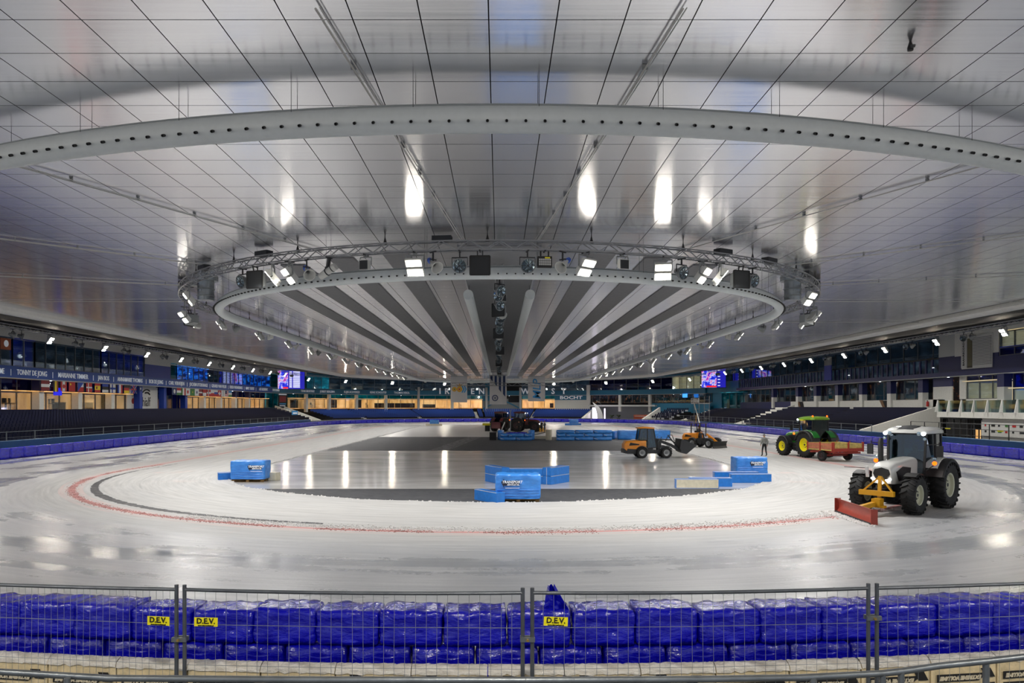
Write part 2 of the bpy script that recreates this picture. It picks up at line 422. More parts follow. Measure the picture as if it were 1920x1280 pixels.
    MT['lens_off'] = mat('lens_unlit', '9fb0b8', .1, .8); MT['bluebit'] = mat('blue_cap', '2052b8', .4)
    MT['skin'] = mat('skin', 'b98467', .6)
    MT['hood_grey'] = mat('hoodie_grey', '7d7f7c', .9, vary=.1); MT['trousers'] = mat('dark_trousers', '17181b', .9)
    MT['jeans'] = mat('jeans', '3a4a5e', .9); MT['hair'] = mat('hair', '2a211b', .9); MT['cloth'] = mat('white_cloth', 'c6c7c8', .8, vary=.03)
    m = N('banner_fabric'); tr_ = m.n('BsdfTranslucent'); tr_.inputs[0].default_value = (.75, .75, .76, 1); m.set(Base_Color=(.72, .72, .73, 1), Roughness=.9); mx = m.n('MixShader'); mx.inputs[0].default_value = .45
    m.l(m.b.outputs[0], mx.inputs[1]); m.l(tr_.outputs[0], mx.inputs[2]); m.l(mx.outputs[0], m.out.inputs[0]); MT['banner'] = m.mat
    MT['snow'] = mat('swept_snow', (.62, .605, .59, 1), .9, vary=.06, vscale=2)
    MT['snowred'] = mat('red_tinted_snow', (.50, .27, .25, 1), .9, vary=.35, vscale=1.5)
mats()
# ================================================================== the hall
def sweep(mb, r, prof, step, t0=None, t1=None, xc=0.0, closed_prof=True, near=0.0):
    per = 2*pi*r+2*LEN
    if t0 is None: t0, t1 = 0, per
    n = max(2, int((t1-t0)/step)); rings = []
    for i in range(n+1):
        x, y, a = stad(r, t0+(t1-t0)*i/n, xc)
        nx, ny = sin(a), -cos(a)
        if y < CY: y -= near*min(1, (CY-y)/6)
        rings.append([Vector((x+nx*dr, y+ny*dr, z)) for dr, z in prof])
    mb.loft(rings, cap=False, closed=closed_prof)
def strip(mb, s0, s1, z0, z1, off=0.0, th=.15, step=2.6):
    """wall slab following the building line; th grows outwards"""
    cuts = [s0]
    for c in (FY, FY+pi*WR):
        if s0 < c < s1: cuts.append(c)
    cuts.append(s1)
    for a, b in zip(cuts[:-1], cuts[1:]):
        arc = FY-.01 <= a and b <= FY+pi*WR+.01
        n = max(1, int((b-a)/step)) if arc else 1
        rings = []
        for i in range(n+1):
            s = a+(b-a)*i/n; ring = []
            for o, z in ((off, z0), (off+th, z0), (off+th, z1), (off, z1)):
                x, y, h = bp(s, o); ring.append(Vector((x, y, z)))
            rings.append(ring)
        mb.loft(rings)
    return mb
def bpv(s, off, z): x, y, h = bp(s, off); return Vector((x, y, z))
def face_rot(s):
    """z rotation so that a thing whose front is -Y looks into the hall, x running with s"""
    return bp(s)[2]

# ---- floor: infield screed and the ice ring with its ragged inner edge
mb = MB(); n = 160; per = 2*pi*18+2*LEN
mb.add([Vector((-60, -14, -.05)), Vector((60, -14, -.05)), Vector((60, 215, -.05)), Vector((-60, 215, -.05))], [(0,1,2,3)])
floor = struct(mb.build('floor', MT['infield']))
def edge_r(t):
    return 15.9+.22*noise.noise(Vector((t*.35, 3.1, 0)))+.13*noise.noise(Vector((t*1.7, 9.1, 0)))+.08*noise.noise(Vector((t*5, 1, 0)))
mb = MB(); rings = []
n = 1500; per = 2*pi*16+2*LEN
for i in range(n):
    t = per*i/n; x, y, a = stad(16.0, t); r = edge_r(t)-16.0; nx, ny = sin(a), -cos(a)
    rings.append([Vector((x+nx*q, y+ny*q, z)) for q, z in ((r-.03, -.05), (r+.06, .005), (r+1.5, .0), (14.0, .0), (23.5, 0.0))])
rings.append(rings[0])
mb.loft(rings, cap=False, closed=False)
# flip so that normals look up
mb.f = [tuple(reversed(f)) for f in mb.f]
struct(mb.build('floor_ice', MT['ice'], floor))
# snow lumps along the ragged edge and along the lane line
def lumps(name, pts, m, parent, lo, hi):
    mb = MB()
    for p in pts:
        s = random.uniform(lo, hi); a = random.uniform(0, 6.28); k = 5
        ring = [Vector((p[0]+s*cos(a+2*pi*j/k)*random.uniform(.7, 1.2), p[1]+s*sin(a+2*pi*j/k)*random.uniform(.7, 1.2), 0)) for j in range(k)]
        mid = [Vector((p[0]+(q.x-p[0])*.75, p[1]+(q.y-p[1])*.75, s*.6)) for q in ring]
        top = Vector((p[0], p[1], s*random.uniform(.7, 1.0)))
        mb.add(ring+mid+[top], [(j, (j+1) % k, k+(j+1) % k, k+j) for j in range(k)]+[(k+j, k+(j+1) % k, 2*k) for j in range(k)])
    o = mb.build(name, m, parent, smooth=True); o['kind'] = 'stuff'; return o
pts = []
for i in range(2600):
    t = random.uniform(0, per); x, y, a = stad(16.0, t)
    if y > 75 and random.random() < .6: continue
    r = edge_r(t)-16.0+abs(random.gauss(0, .14)); pts.append((x+sin(a)*r, y-cos(a)*r))
sn = lumps('snow_crumbs', pts, MT['snow'], None, .015, .055)
tag(sn, 'loose crumbs of snow scraped to the ragged inner edge of the ice', 'snow')
pts = []
for i in range(5500):
    th = radians(random.uniform(-100, 41)); r = 23.35+random.gauss(0, .11)*(1+.8*(th > 0))
    if noise.noise(Vector((th*9, 0, 0))) < -.28: continue
    pts.append((r*sin(th), CY-r*cos(th)))
sn = lumps('red_snow', pts, MT['snowred'], None, .01, .03)
tag(sn, 'line of pinkish red snow crumbs following the curved red lane line', 'snow')
pts = []
for i in range(2600):
    th = radians(random.uniform(-30, 41)); r = 22.85+random.gauss(0, .22)
    pts.append((r*sin(th), CY-r*cos(th)))
sn = lumps('snow_ridge', pts, MT['snow'], None, .012, .035)
tag(sn, 'low ridge of white snow left beside the red lane line', 'snow')

# ---- ceiling
CZ = 10.65; NEAR = 7.5; RE = 33.0
def Rad(x, y):
    if y < CY: y = min(CY, y+NEAR)
    q = (y-(CY+LEN/2)); q -= max(-LEN/2, min(LEN/2, q)); return sqrt(x*x+q*q)
mb = MB(); pp = [p-Vector((0, NEAR if p.y < CY else 0, 0)) for p in stad_pts(RE+.7, 2.0, CZ+.09)[:-1]]
mb.add(pp+[p+Vector((0, 0, .1)) for p in pp], [tuple(range(len(pp)-1, -1, -1)), tuple(range(len(pp), 2*len(pp)))])
ceiling = struct(mb.build('ceiling', MT['backing']))
PX, PY = 1.17, 1.224
g = .011
pm = MB().box((0, 0, 0), (PX-2*g, PY-2*g, .02)).mesh('ceiling_panel', MT['sheet'])
cells = []
for i in range(-33, 34):
    for j in range(-6, 150):
        x, y = -.18+PX*(i+.5), 12.86+PY*(j-.5)
        if y > 188 or Rad(x, y) > RE+.1: continue
        cells.append((y*1.0+abs(x)*.25 if abs(x) < y*.75+1 else 900+y, x, y))
cells.sort()
rest = MB()
for k, (q, x, y) in enumerate(cells):
    if k < 300: link('ceiling_panel', pm, ceiling, (x, y, CZ+.01))
    else: rest.span((x-PX/2+g, y-PY/2+g, CZ), (x+PX/2-g, y+PY/2-g, CZ+.02))
o = rest.build('ceiling_panel', MT['sheet'], ceiling); o['kind'] = 'stuff'
# dark felt strips and the darker middle field over the infield
for c in (-12.2, -9.7, -7.1, -4.5, 4.5, 7.1, 9.7, 12.2):
    q = sqrt(max(0, 16.2**2-(abs(c)+.6)**2))
    MB().span((c-.58, CY-q+.6, CZ-.05), (c+.58, FY+q-.6, CZ-.005)).build('ceiling_strip', MT['stripe'], ceiling)
q = sqrt(16.2**2-2.0**2)
MB().span((-1.75, CY-q, CZ-.03), (1.75, FY+q, CZ-.004)).build('ceiling_strip', MT['stripe_mid'], ceiling)
# eave beam round the ceiling
mb = MB(); sweep(mb, RE, [(-.10, CZ+.05), (-.14, CZ-.25), (.05, CZ-.42), (.35, CZ-.48), (.6, CZ-.4), (.65, CZ+.05)], 2.0, near=NEAR)
struct(mb.build('trim_1', MT['white'], smooth=True))
mb = MB(); sweep(mb, RE+.7, [(-.1, CZ-.25), (16.3, 12.35), (17.0, 12.6), (-.1, CZ+.3)], 3.0, near=NEAR)
roof = struct(mb.build('ceiling_deck', MT['deck']))
mb = MB(); t = 0; per = 2*pi*(RE+.7)+2*LEN
while t < per:
    x, y, a = stad(RE+.7, t); nx, ny = sin(a), -cos(a)
    if y < CY: t += 1.0; continue
    mb.bar((x, y, CZ-.32), (x+nx*15.9, y+ny*15.9, 12.15), .22, .14); t += 1.0
o = mb.build('roof_rib', MT['charcoal'], roof); o['kind'] = 'stuff'

# ---- walls of the buildings round the hall
S_L, S_F, S_R = 30.0, s_px(508), s_px(1385)
S_END = FY+pi*WR+FY-38
wl = MB(); strip(wl, S_L, s_px(575), 11.0, 12.6, 0, .2); wall_left = struct(wl.build('wall_left', MT['wallw']))
wr = MB(); strip(wr, s_px(1385), S_END, 11.9, 12.9, 0, .2); wall_right = struct(wr.build('wall_right', MT['wallw']))
wf = MB(); strip(wf, s_px(575), s_px(1385), 10.9, 12.9, 0, .2); wall_far = struct(wf.build('wall_far', MT['teal']))
wo_ = MB(); strip(wo_, S_L, S_END, -.05, 12.9, 7.5, .3); struct(wo_.build('wall_outer', MT['dark']))
def piece(name, s0, s1, z0, z1, m, parent, off=0.0, th=.15):
    return strip(MB(), s0, s1, z0, z1, off, th).build(name, m, parent)
def bay(parent, s0, s1, z0, z1, step, room, glass='glass', frame='galv_dark', depth=2.6, sill=True, off=0.0):
    n = max(1, round((s1-s0)/step)); fr = MB(); w_ = (s1-s0)/n
    for i in range(n):
        a, b = s0+i*w_+.06, s0+(i+1)*w_-.06
        strip(MB(), a, b, z0+.05, z1-.05, off+.05, .03).build('window_pane', MT[glass], parent)
        strip(fr, s0+i*w_-.05, s0+i*w_+.05, z0, z1, off, .12)
    strip(fr, s1-.05, s1+.05, z0, z1, off, .12)
    strip(fr, s0, s1, z0, z0+.07, off+.01, .1); strip(fr, s0, s1, z1-.07, z1, off+.01, .1)
    fr.build('window_frame', MT[frame], parent)
    if room:
        r = MB(); strip(r, s0, s1, z0-.02, z1+.02, off+depth, .1)
        strip(r, s0, s1, z0-.12, z0-.02, off+.2, depth)
        for e in (s0+.02, s1-.08): strip(r, e, e+.06, z0, z1, off+.25, depth-.2)
        strip(r, s0, s1, z1+.02, z1+.1, min(0, off)-.0, depth+max(0, off)+.1)
        r.build('room_wall', MT[room], parent)
ZA, ZB, ZC, ZD = 3.5, 6.9, 8.1, 10.95
px = s_px
# upper floor, left
bay(wall_left, 62, px(24), ZC, ZD, 1.9, 'roomdim')
bay(wall_left, px(24), px(66), ZC, ZD, 1.9, 'roomnavy', frame='alu')
bay(wall_left, px(66), px(190), ZC, ZD, 1.9, 'roomdim')
bay(wall_left, px(190), px(271.5), ZC, ZD, 1.9, 'roomnavy')
piece('wall_panel', px(271.5), px(320), ZC, 9.95, MT['royal'], wall_left)
piece('wall_panel', px(271.5), px(320), 9.95, 11.0, MT['wallw'], wall_left)
bay(wall_left, px(320), px(332), ZC, ZD-.5, 2.2, 'roomcyan', 'glassteal')
bay(wall_left, px(332), px(392), ZC, ZD-.7, 2.1, 'roomblue')
bay(wall_left, px(392), px(448), ZC, ZD-.5, 2.1, 'roomdim')
bay(wall_left, px(448), px(508), ZC, ZD-.7, 2.1, 'roomblue')
piece('wall_panel', px(320), px(508), ZD-.7, 11.05, MT['wallw'], wall_left, .02)
piece('fascia_board', S_L, S_F, ZB, ZC, MT['blueband'], wall_left, -.35, .5)
piece('fascia_edge', S_L, S_F, ZB-.08, ZB, MT['ltgrey'], wall_left, -.4, .6)
# upper floor, far end
bay(wall_far, px(508), px(575), ZC, ZD, 3.0, 'roomcyan', 'glassteal')
bay(wall_far, px(575), px(618), ZC, ZD, 3.0, 'roomcyan')
bay(wall_far, px(618), px(910), ZC, ZD, 3.4, 'roomdim')
piece('wall_panel', px(910), px(950), ZC-1.2, ZD, MT['teal'], wall_far)
piece('wall_panel', px(950), px(978), 5.0, ZD, MT['dark'], wall_far)
bay(wall_far, px(978), px(1105), ZC, ZD, 3.4, 'roomdim')
bay(wall_far, px(1105), px(1260), ZC, ZD, 3.4, 'roomdim', 'glassblue')
bay(wall_far, px(1260), px(1325), ZC-.4, ZD, 2.2, 'roomcream')
piece('wall_panel', px(1325), px(1385), ZB, 9.3, MT['teal'], wall_far)
bay(wall_far, px(1325), px(1385), 9.3, ZD, 2.5, 'roomdim')
piece('fascia_board', S_F, px(1325), ZB, ZC, MT['teal'], wall_far, -.35, .5)
piece('fascia_edge', S_F, px(1325), ZB-.08, ZB, MT['ltgrey'], wall_far, -.4, .6)
# lower floor, left: blue film above, lit rooms below
piece('wall_panel', S_L, px(20), ZA, ZB, MT['roomnavy'], wall_left, 1.2)
ld = 1.0
for a, b in ((20, 250), (362, 505)):
    bay(wall_left, px(a), px(b), ZA, 5.55, 2.45, 'roomwarm', off=ld)
    bay(wall_left, px(a), px(b), 5.55, ZB, 2.45, 'roomnavy', 'glassblue', off=ld, depth=1.0)
piece('wall_panel', px(250), px(305), ZA, ZB, MT['wallw'], wall_left, ld)
bay(wall_left, px(305), px(362), ZA, ZB, 2.0, 'roomnavy', 'glassblue', off=ld)
# lower floor, far
bay(wall_far, px(508), px(546), ZA, ZB, 2.5, 'roomcyan', 'glassteal', off=ld)
for a, b in ((546, 905), (978, 1040)):
    bay(wall_far, px(a), px(b), ZA, 5.75, 3.2, 'roomwarm', off=ld)
    bay(wall_far, px(a), px(b), 5.75, ZB, 3.2, 'roomcyan', 'glassteal', off=ld, depth=1.0)
piece('wall_panel', px(905), px(978), ZA-1, 6.0, MT['grey'], wall_far)
piece('wall_panel', px(905), px(950), 5.4, ZB, MT['teal'], wall_far, -.05)
piece('wall_panel', px(1040), px(1101), ZA-1.2, 5.6, MT['wallw'], wall_far)
bocht = piece('wall_panel', px(1040), px(1101), 5.6, ZB, MT['teal'], wall_far)
piece('pier', px(1101), px(1107), 0, 9.5, MT['wallw'], wall_far, -.5, .7)
piece('wall_panel', px(1107), px(1225), .0, 3.9, MT['grey'], wall_far, 5.0)
piece('balcony_slab', px(1107), px(1235), 3.9, 4.3, MT['ltgrey'], wall_far, -1.5, 6)
bay(wall_far, px(1107), px(1330), 4.9, ZB, 2.3, 'bar', off=.6, depth=3)
piece('wall_panel', px(1225), px(1335), 2.4, 4.7, MT['teal'], wall_far, -.6)
# far: braces under the black opening
mb = MB()
for a, b in ((905, 932), (978, 948)): mb.bar(bpv(px(a), -.1, 3.2), bpv(px(b), -.1, 5.3), .3)
mb.build('brace', MT['teal'], wall_far)
# right: bar glazing, parapets, navy fascia
piece('wall_panel', px(1326), px(1347), 0, ZB, MT['teal'], wall_far, .8)
bay(wall_right, px(1345), px(1385), ZA, ZB, 3, 'roomcyan', 'glassteal', off=ld)
bay(wall_right, px(1385), px(1743), 4.75, 7.25, 2.5, 'bar', off=ld, depth=3)
piece('parapet', px(1478), px(1765), 3.6, 4.75, MT['wallw'], wall_right, .4, .3)
piece('parapet', px(1385), px(1478), 3.0, 4.75, MT['navy'], wall_right, .4, .3)
piece('fascia_board', px(1385), S_END, 7.25, 7.75, MT['navy'], wall_right, -.5, .7)
piece('fascia_edge', px(1385), S_END, 7.2, 7.26, MT['ltgrey'], wall_right, -.55, .8)
piece('parapet', px(1385), px(1760), 7.75, 9.4, MT['roomdim'], wall_right, .2, .1)
mb = MB(); s = px(1390)
while s < px(1755): strip(mb, s, s+.35, 7.75, 9.35, .05, .12); s += 1.25
o = mb.build('baluster', MT['navy'], wall_right); o['kind'] = 'stuff'
piece('handrail', px(1385), px(1760), 9.35, 9.5, MT['black'], wall_right, 0, .25)
bay(wall_right, px(1385), px(1760), 9.5, 11.9, 3.2, 'roomdim', off=1.2, depth=3)
piece('wall_panel', px(1760), px(1790), 7.75, 9.5, MT['navy'], wall_right)
piece('wall_panel', px(1760), px(1790), 9.5, 11.9, MT['ltgrey'], wall_right)
piece('wall_panel', px(1790), px(1872), 7.75, 9.4, MT['navy'], wall_right)
piece('wall_panel', px(1790), px(1872), 9.4, 11.9, MT['wallw'], wall_right)
piece('wall_panel', px(1872), S_END, 7.75, 9.0, MT['navy'], wall_right)
bay(wall_right, px(1874), S_END, 9.0, 9.8, 2.1, 'roomnavy', 'glassblue')
bay(wall_right, px(1874), S_END, 9.8, 11.4, 2.1, 'roomcream')
piece('wall_panel', px(1872), S_END, 11.4, 11.95, MT['wallw'], wall_right)
piece('wall_panel', px(1743), px(1778), 6.2, 7.25, MT['navy'], wall_right, .4)
piece('wall_panel', px(1743), px(1778), 3.6, 6.2, MT['wallw'], wall_right, .4)
piece('room_wall', px(1778), px(1792), 3.4, 7.25, MT['roomcream'], wall_right, 2.0)
piece('wall_panel', px(1792), px(1804), 3.4, 7.25, MT['wallw'], wall_right, .4)
bay(wall_right, px(1804), px(1877), 4.75, 6.6, 2.0, 'roomcream', off=.5)
bay(wall_right, px(1804), px(1877), 6.6, 7.25, 2.0, 'roomnavy', 'glassblue', off=.5)
piece('wall_panel', px(1792), px(1877), 3.3, 4.75, MT['wallw'], wall_right, .4)
piece('pier', px(1877), px(1890), 2.9, 5.9, MT['ltgrey'], wall_right, -.4, .8)
piece('pier', px(1877), px(1890), 5.9, 7.25, MT['navy'], wall_right, -.4, .8)
bay(wall_right, px(1890), S_END, 3.3, 5.7, 2.0, 'roomcream', off=.5)
bay(wall_right, px(1890), S_END, 5.7, 7.25, 2.0, 'roomblue', 'glassblue', off=.5)
# near right block: balcony over white wall with dark doorway
s0 = s_px(1762, -4); wo = -4
piece('balcony_slab', s0, S_END, 2.85, 3.4, MT['wallw'], wall_right, wo-.3, 5)
piece('wall_panel', s0, s_px(1764, wo), 0, 2.85, MT['wallw'], wall_right, wo)
piece('wall_panel', s_px(1841, wo), S_END, 0, 2.85, MT['wallw'], wall_right, wo)
piece('room_wall', s0-3, S_END, 0, 2.85, MT['dark'], wall_right, wo+2.5)
mb = MB()
sa, sb = s_px(1764, wo), s_px(1841, wo)
for i in range(7): s = sa+(sb-sa)*i/6; strip(mb, s-.06, s+.06, 0, 2.75, wo-.05, .12)
strip(mb, sa, sb, 2.2, 2.3, wo-.05, .1); strip(mb, sa, sb, 2.7, 2.85, wo-.1, .2)
mb.build('door_frame', MT['charcoal'], wall_right)
strip(MB(), sa+(sb-sa)*.72, sa+(sb-sa)*.80, .3, 1.7, wo+1, .1).build('lit_panel', MT['roomwarm'], wall_right)
strip(MB(), sa+(sb-sa)*.60, sa+(sb-sa)*.66, .3, 1.7, wo+1, .1).build('lit_panel', MT['roomwarm'], wall_right)
s = s0
while s < S_END-2:
    strip(MB(), s+.12, s+1.88, 3.42, 4.55, wo-.22, .03).build('balustrade_pane', MT['balglass'], wall_right)
    x, y, h = bp(s, wo-.2)
    MB().prism([(-.3, 0), (.12, 0), (.03, 1.2), (-.05, 1.2)], 'Y', -.05, .05).build('balustrade_post', MT['white'], wall_right, loc=(x, y, 3.4))
    s += 2.0
# piers
for k in range(0, 12):
    y = 66.5+7.55*k
    blue = k in (5, 6, 7)
    x0, m = -50.0, 'wallw'
    if y > 152: break
    piece('pier', y-.42, y+.42, ZA-.6, 5.6 if not blue else ZB-.1, MT['royal' if blue else 'wallw'], wall_left, 0, .8)
    if not blue: piece('pier', y-.42, y+.42, 5.6, ZB-.1, MT['navy'], wall_left, 0, .8)
for p in (1724, 1665, 1612, 1567, 1527, 1493, 1447):
    s = px(p); piece('pier', s-.45, s+.45, 3.6, 5.6, MT['wallw'], wall_right, .1, .7)
    piece('pier', s-.5, s+.5, 5.6, 7.2, MT['navy'], wall_right, .1, .7)
for p in (575, 618, 669, 724, 848, 1162, 1218):
    s = px(p); piece('pier', s-.35, s+.35, 2.6, ZB-.1, MT['wallw'], wall_far, -.1, .6)
for p in (784, 912, 976): 
    s = px(p); piece('pier', s-.3, s+.3, 2.6, 9.0, MT['ltgrey'], wall_far, -.5, .5)

# ---- stands with their seats
def seat_mesh(name, m):
    mb = MB(); mb.box((0, -.02, .22), (.44, .40, .06)); mb.box((0, .20, .44), (.44, .05, .40))
    return mb.mesh(name, m)
seat_nav = MB().box((0, -.02, .42), (.43, .38, .07)).box((0, .19, .66), (.43, .06, .46)).box((0, .05, .2), (.08, .25, .4)).mesh('stand_seat', MT['seat'])
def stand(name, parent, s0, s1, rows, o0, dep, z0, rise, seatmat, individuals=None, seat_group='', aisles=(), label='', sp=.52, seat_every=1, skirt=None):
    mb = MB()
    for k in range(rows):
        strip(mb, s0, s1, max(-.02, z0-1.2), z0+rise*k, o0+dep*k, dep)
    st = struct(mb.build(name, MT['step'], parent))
    ind = []; rest = MB(); 
    for k in range(rows):
        s = s0+.4
        while s < s1-.3:
            R_ = (WR+o0)/WR if FY < s < FY+pi*WR else 1.0
            if not any(a < s < b for a, b in aisles):
                x, y, h = bp(s, o0+dep*k+dep*.45)
                ind.append((k, x, y, h, z0+rise*k))
            s += sp/R_
    if individuals: 
        ind.sort(key=lambda q: abs(q[2]-individuals))
    cnt = 0
    for q, x, y, h, z in ind:
        rz = h
        if individuals and cnt < 300 and random.random() < 2:
            o = link('folding_chair', seat_nav, None, (x, y, z), rz); row = ('first', 'second', 'third', 'fourth', 'fifth', 'sixth', 'seventh', 'eighth', 'ninth')[q]
            tag(o, 'dark folding chair in the %s row up from the rail, near end of left stand' % row, 'seat', seat_group+', %s row' % row); cnt += 1
        else:
            c, s_ = cos(rz), sin(rz)
            def T(a, b, d): return Vector((x+a*c-b*s_, y+a*s_+b*c, z+d))
            w_ = .215
            rest.add([T(-w_, -.2, .42), T(w_, -.2, .42), T(w_, .16, .42), T(-w_, .16, .42), T(-w_, .16, .9), T(w_, .16, .9), T(w_, .22, .42), T(-w_, .22, .42), T(w_, .22, .88), T(-w_, .22, .88)],
                     [(0,1,2,3), (3,2,5,4), (7,9,8,6), (4,5,8,9)])
    if rest.v:
        o = rest.build('stand_seats', seatmat); tag(o, label, 'seats', kind='stuff')
    return st
sl1 = s_px(535, -3)
stand('stand_left', None, 42, sl1, 9, -9.2, .92, .75, .25, MT['seat'], individuals=63.0, seat_group='dark seats at the near end of the left stand',
      label='rows of dark navy seats filling the left stand below the name band')
stand('stand_right', None, px(1490, ), s_px(1745, -1), 9, -9.2, .92, .8, .27, MT['seat'], label='block of dark navy seats between the white sloping wall and the stairs', aisles=((px(1610), px(1616)),))
stand('stand_right', None, px(1355), px(1470), 8, -9.2, .92, .75, .27, MT['seat'], label='smaller block of dark seats left of the white stairs')
stand('stand_far', None, s_px(600, -5), s_px(905, -3), 8, -9.2, .92, .85, .22, MT['seatblue'], aisles=((px(640), px(646)), (px(762), px(768)), (px(885), px(892))), label='curved rows of blue seats below the lit rooms, left of the middle', sp=.5)
stand('stand_far', None, s_px(905, -3)+.2, s_px(1103, -5), 8, -9.2, .92, .85, .22, MT['seatblue'], aisles=((px(1003), px(1009)),), label='curved rows of blue seats below the grey wall and its sign', sp=.5)
whiteseat = mat('seat_white', 'b9bcc2', .5)
stand('stand_far', None, s_px(1235, -5), s_px(1296, -2), 6, -8, 1.0, .85, .36, MT['seat'], label='small block of dark seats beside the scaffold stair', sp=.6)
mb = MB()
for k in range(0, 6, 1):
    s = s_px(1240, -5)+random.uniform(0, 2)
    while s < s_px(1292, -3): 
        x, y, h = bp(s, -7.7+k); mb.box((x, y, 1.15+.36*k), (.9, .1, .35), rz=h); s += random.choice((1.7, 1.7, 3.4))
o = mb.build('white_seats', whiteseat); tag(o, 'white seats scattered among dark seats beside the scaffold stair', 'seats', kind='stuff')
# white sloping side walls and stair flights of the stands
def slope(s, off0, off1, z0, z1, parent, m='wallw', w_=.35, name='side_wall', base=0.0):
    a, b = bpv(s, off0, 0), bpv(s, off1, 0); d = (b-a).normalized(); nrm = Vector((-d.y, d.x, 0))*w_/2
    def q(p, z): return Vector((p.x, p.y, z))
    r = lambda p, lo, hi: [q(p-nrm, lo), q(p+nrm, lo), q(p+nrm, hi), q(p-nrm, hi)]
    return MB().loft([r(a, base, z0), r(b, base, z1)]).build(name, MT[m], parent)
slope(sl1+.3, -9.2, -.5, 1.1, 4.1, wall_left, w_=.5); slope(sl1+4.2, -9.4, -.5, 1.0, 3.9, wall_left, w_=.4)
slope(s_px(1745, -1)+.3, -9.2, 0, 1.3, 4.1, wall_right)
slope(px(1490)-.3, -9.6, 0, .9, 4.2, wall_right, w_=.5)
slope(px(1470)+.3, -9.6, 0, .7, 3.6, wall_right, w_=.4)
slope(px(1355)-.3, -9.6, 0, .7, 3.6, wall_right, w_=.4)
slope(px(1355)-3.4, -9.6, 0, .6, 3.2, wall_right, w_=.4)
slope(s_px(1226, -5), -9.6, -3, .6, 3.7, wall_far, w_=.5)
slope(s_px(1104, -5), -9.6, 0, .8, 4.0, wall_far, w_=.6)
def flight(s0, s1, off0, dep, n, z0, rise, parent):
    for k in range(n): strip(MB(), s0, s1, max(0, z0+rise*k-.3), z0+rise*k+.03, off0+dep*k, dep*.75).build('step', MT['wallw'], parent)
for a, b in ((640, 646), (762, 768), (885, 892), (1003, 1009)): flight(px(a), px(b), -9.27, .92, 8, .9, .22, wall_far)
flight(sl1+.6, sl1+3.9, -9.2, .8, 10, .5, .3, wall_left)
flight(px(1470)+.5, px(1490)-.6, -9.4, .85, 10, .5, .36, wall_right)
flight(px(1355)-3.2, px(1355)-.5, -9.4, .85, 10, .4, .3, wall_right)
# ledge behind the boards
def ledge(t0, t1, z1, m, name='ledge_board', rr=39.2, th=.8, z0=.0):
    mb = MB(); sweep(mb, rr, [(0, z0), (th, z0), (th, z1), (0, z1)], 2.0, t0, t1, XB); return struct(mb.build(name, MT[m]))
per = 2*pi*39.2+2*LEN; q = pi*39.2/2
ledge(q-12, q+48, 1.22, 'tealledge', 'trim_2'); ledge(q+48, q+LEN, .95, 'tealledge', 'trim_3')
ledge(q+LEN, q+LEN+2*q, .95, 'grey', 'trim_4'); ledge(q+LEN+2*q, per-q+12, 1.25, 'tealledge', 'trim_5')
mb = MB(); strip(mb, S_L, s_px(1105, -8), -.04, .55, -9.6, 9); struct(mb.build('stand_base', MT['step']))
mb = MB(); strip(mb, s_px(1235, -8), S_END, -.04, .3, -9.6, 5); struct(mb.build('stand_base', MT['step']))
# ================================================================== overhead rig
BEAM_DOWN = 90
RT, ZT = 18.4, 10.15           # light truss
def duct(name, label, r, z, rad, t0, t1, noz_step, ang, seg):
    per = 2*pi*r+2*LEN
    root = thing(name, label, 'air duct', (*stad(r, 0)[:2], z-rad))
    def loc(v): return Vector(v)-root.location
    mb = MB(); mb.tube([loc(p) for p in stad_pts(r, seg, z, t0, t1)], rad, 16, cap=True); mb.build('duct_sleeve', MT['duct'], root, smooth=True)
    mb = MB(); mb.tube([loc(p) for p in stad_pts(r-.0, seg, z+rad+.03, t0, t1)], .035, 6)
    sgn = 1 if ang > 0 else -1
    mb.build('hanging_rail', MT['duct_seam'], root)
    nm = MB().lathe([(.0, .0), (.026, .0), (.032, .02), (.032, .09), (.022, .10), (.02, .05), (0, .05)], axis='Y', n=8).mesh('nozzle', MT['black'])
    cm = MB().lathe([(.058, -.02), (.062, .03), (.046, .05)], axis='Y', n=8)
    nm2 = cm.mesh('nozzle_collar', MT['duct_seam'])
    # nozzles: seated on the side that faces out of the oval
    items = []; t = t0+.2
    while t < t1:
        x, y, a = stad(r, t); items.append((x, y, a)); t += noz_step
    items.sort(key=lambda q: q[1])
    rest = MB()
    for k, (x, y, a) in enumerate(items):
        nx, ny = sin(a), -cos(a); c, s_ = cos(ang), sin(ang)
        p = loc((x+nx*rad*c, y+ny*rad*c, z-rad*s_))
        if k < 290:
            for me in (nm,):
                o = link('nozzle', me, root, p); o.rotation_euler = (ang, 0, a)
        else:
            M = Matrix.Rotation(a, 3, 'Z')@Matrix.Rotation(ang, 3, 'X'); rest.box(p, (.07, .1, .07), M=M)
    if rest.v: o = rest.build('nozzle', MT['black'], root); o['kind'] = 'stuff'
    # hangers
    hm = MB(); t = t0+1.0; i = 0
    while t < t1:
        x, y, a = stad(r, t)
        for dx in (-.16, .16): 
            hm.tube([loc((x+dx*sin(a), y-dx*cos(a), z+rad*.8)), loc((x+dx*sin(a), y-dx*cos(a), CZ-.0))], .006, 4)
        t += 2.6 if r > 20 else 4.6
    hm.build('hanger_wire', MT['black'], root)['kind'] = 'stuff'
    return root
duct('air_duct', 'large pale air duct curving across the ceiling nearest the camera', 31.4, 9.98, .275, -pi*31.4*62/180, pi*31.4*62/180, .39, radians(24), .8)
q16 = 16.5*pi/2
duct('air_duct', 'long oval pale air duct hanging inside the ring of floodlights', 16.5, 9.42, .25, -(q16+LEN+q16-1), q16+LEN+q16-1, .345, radians(12), .8)
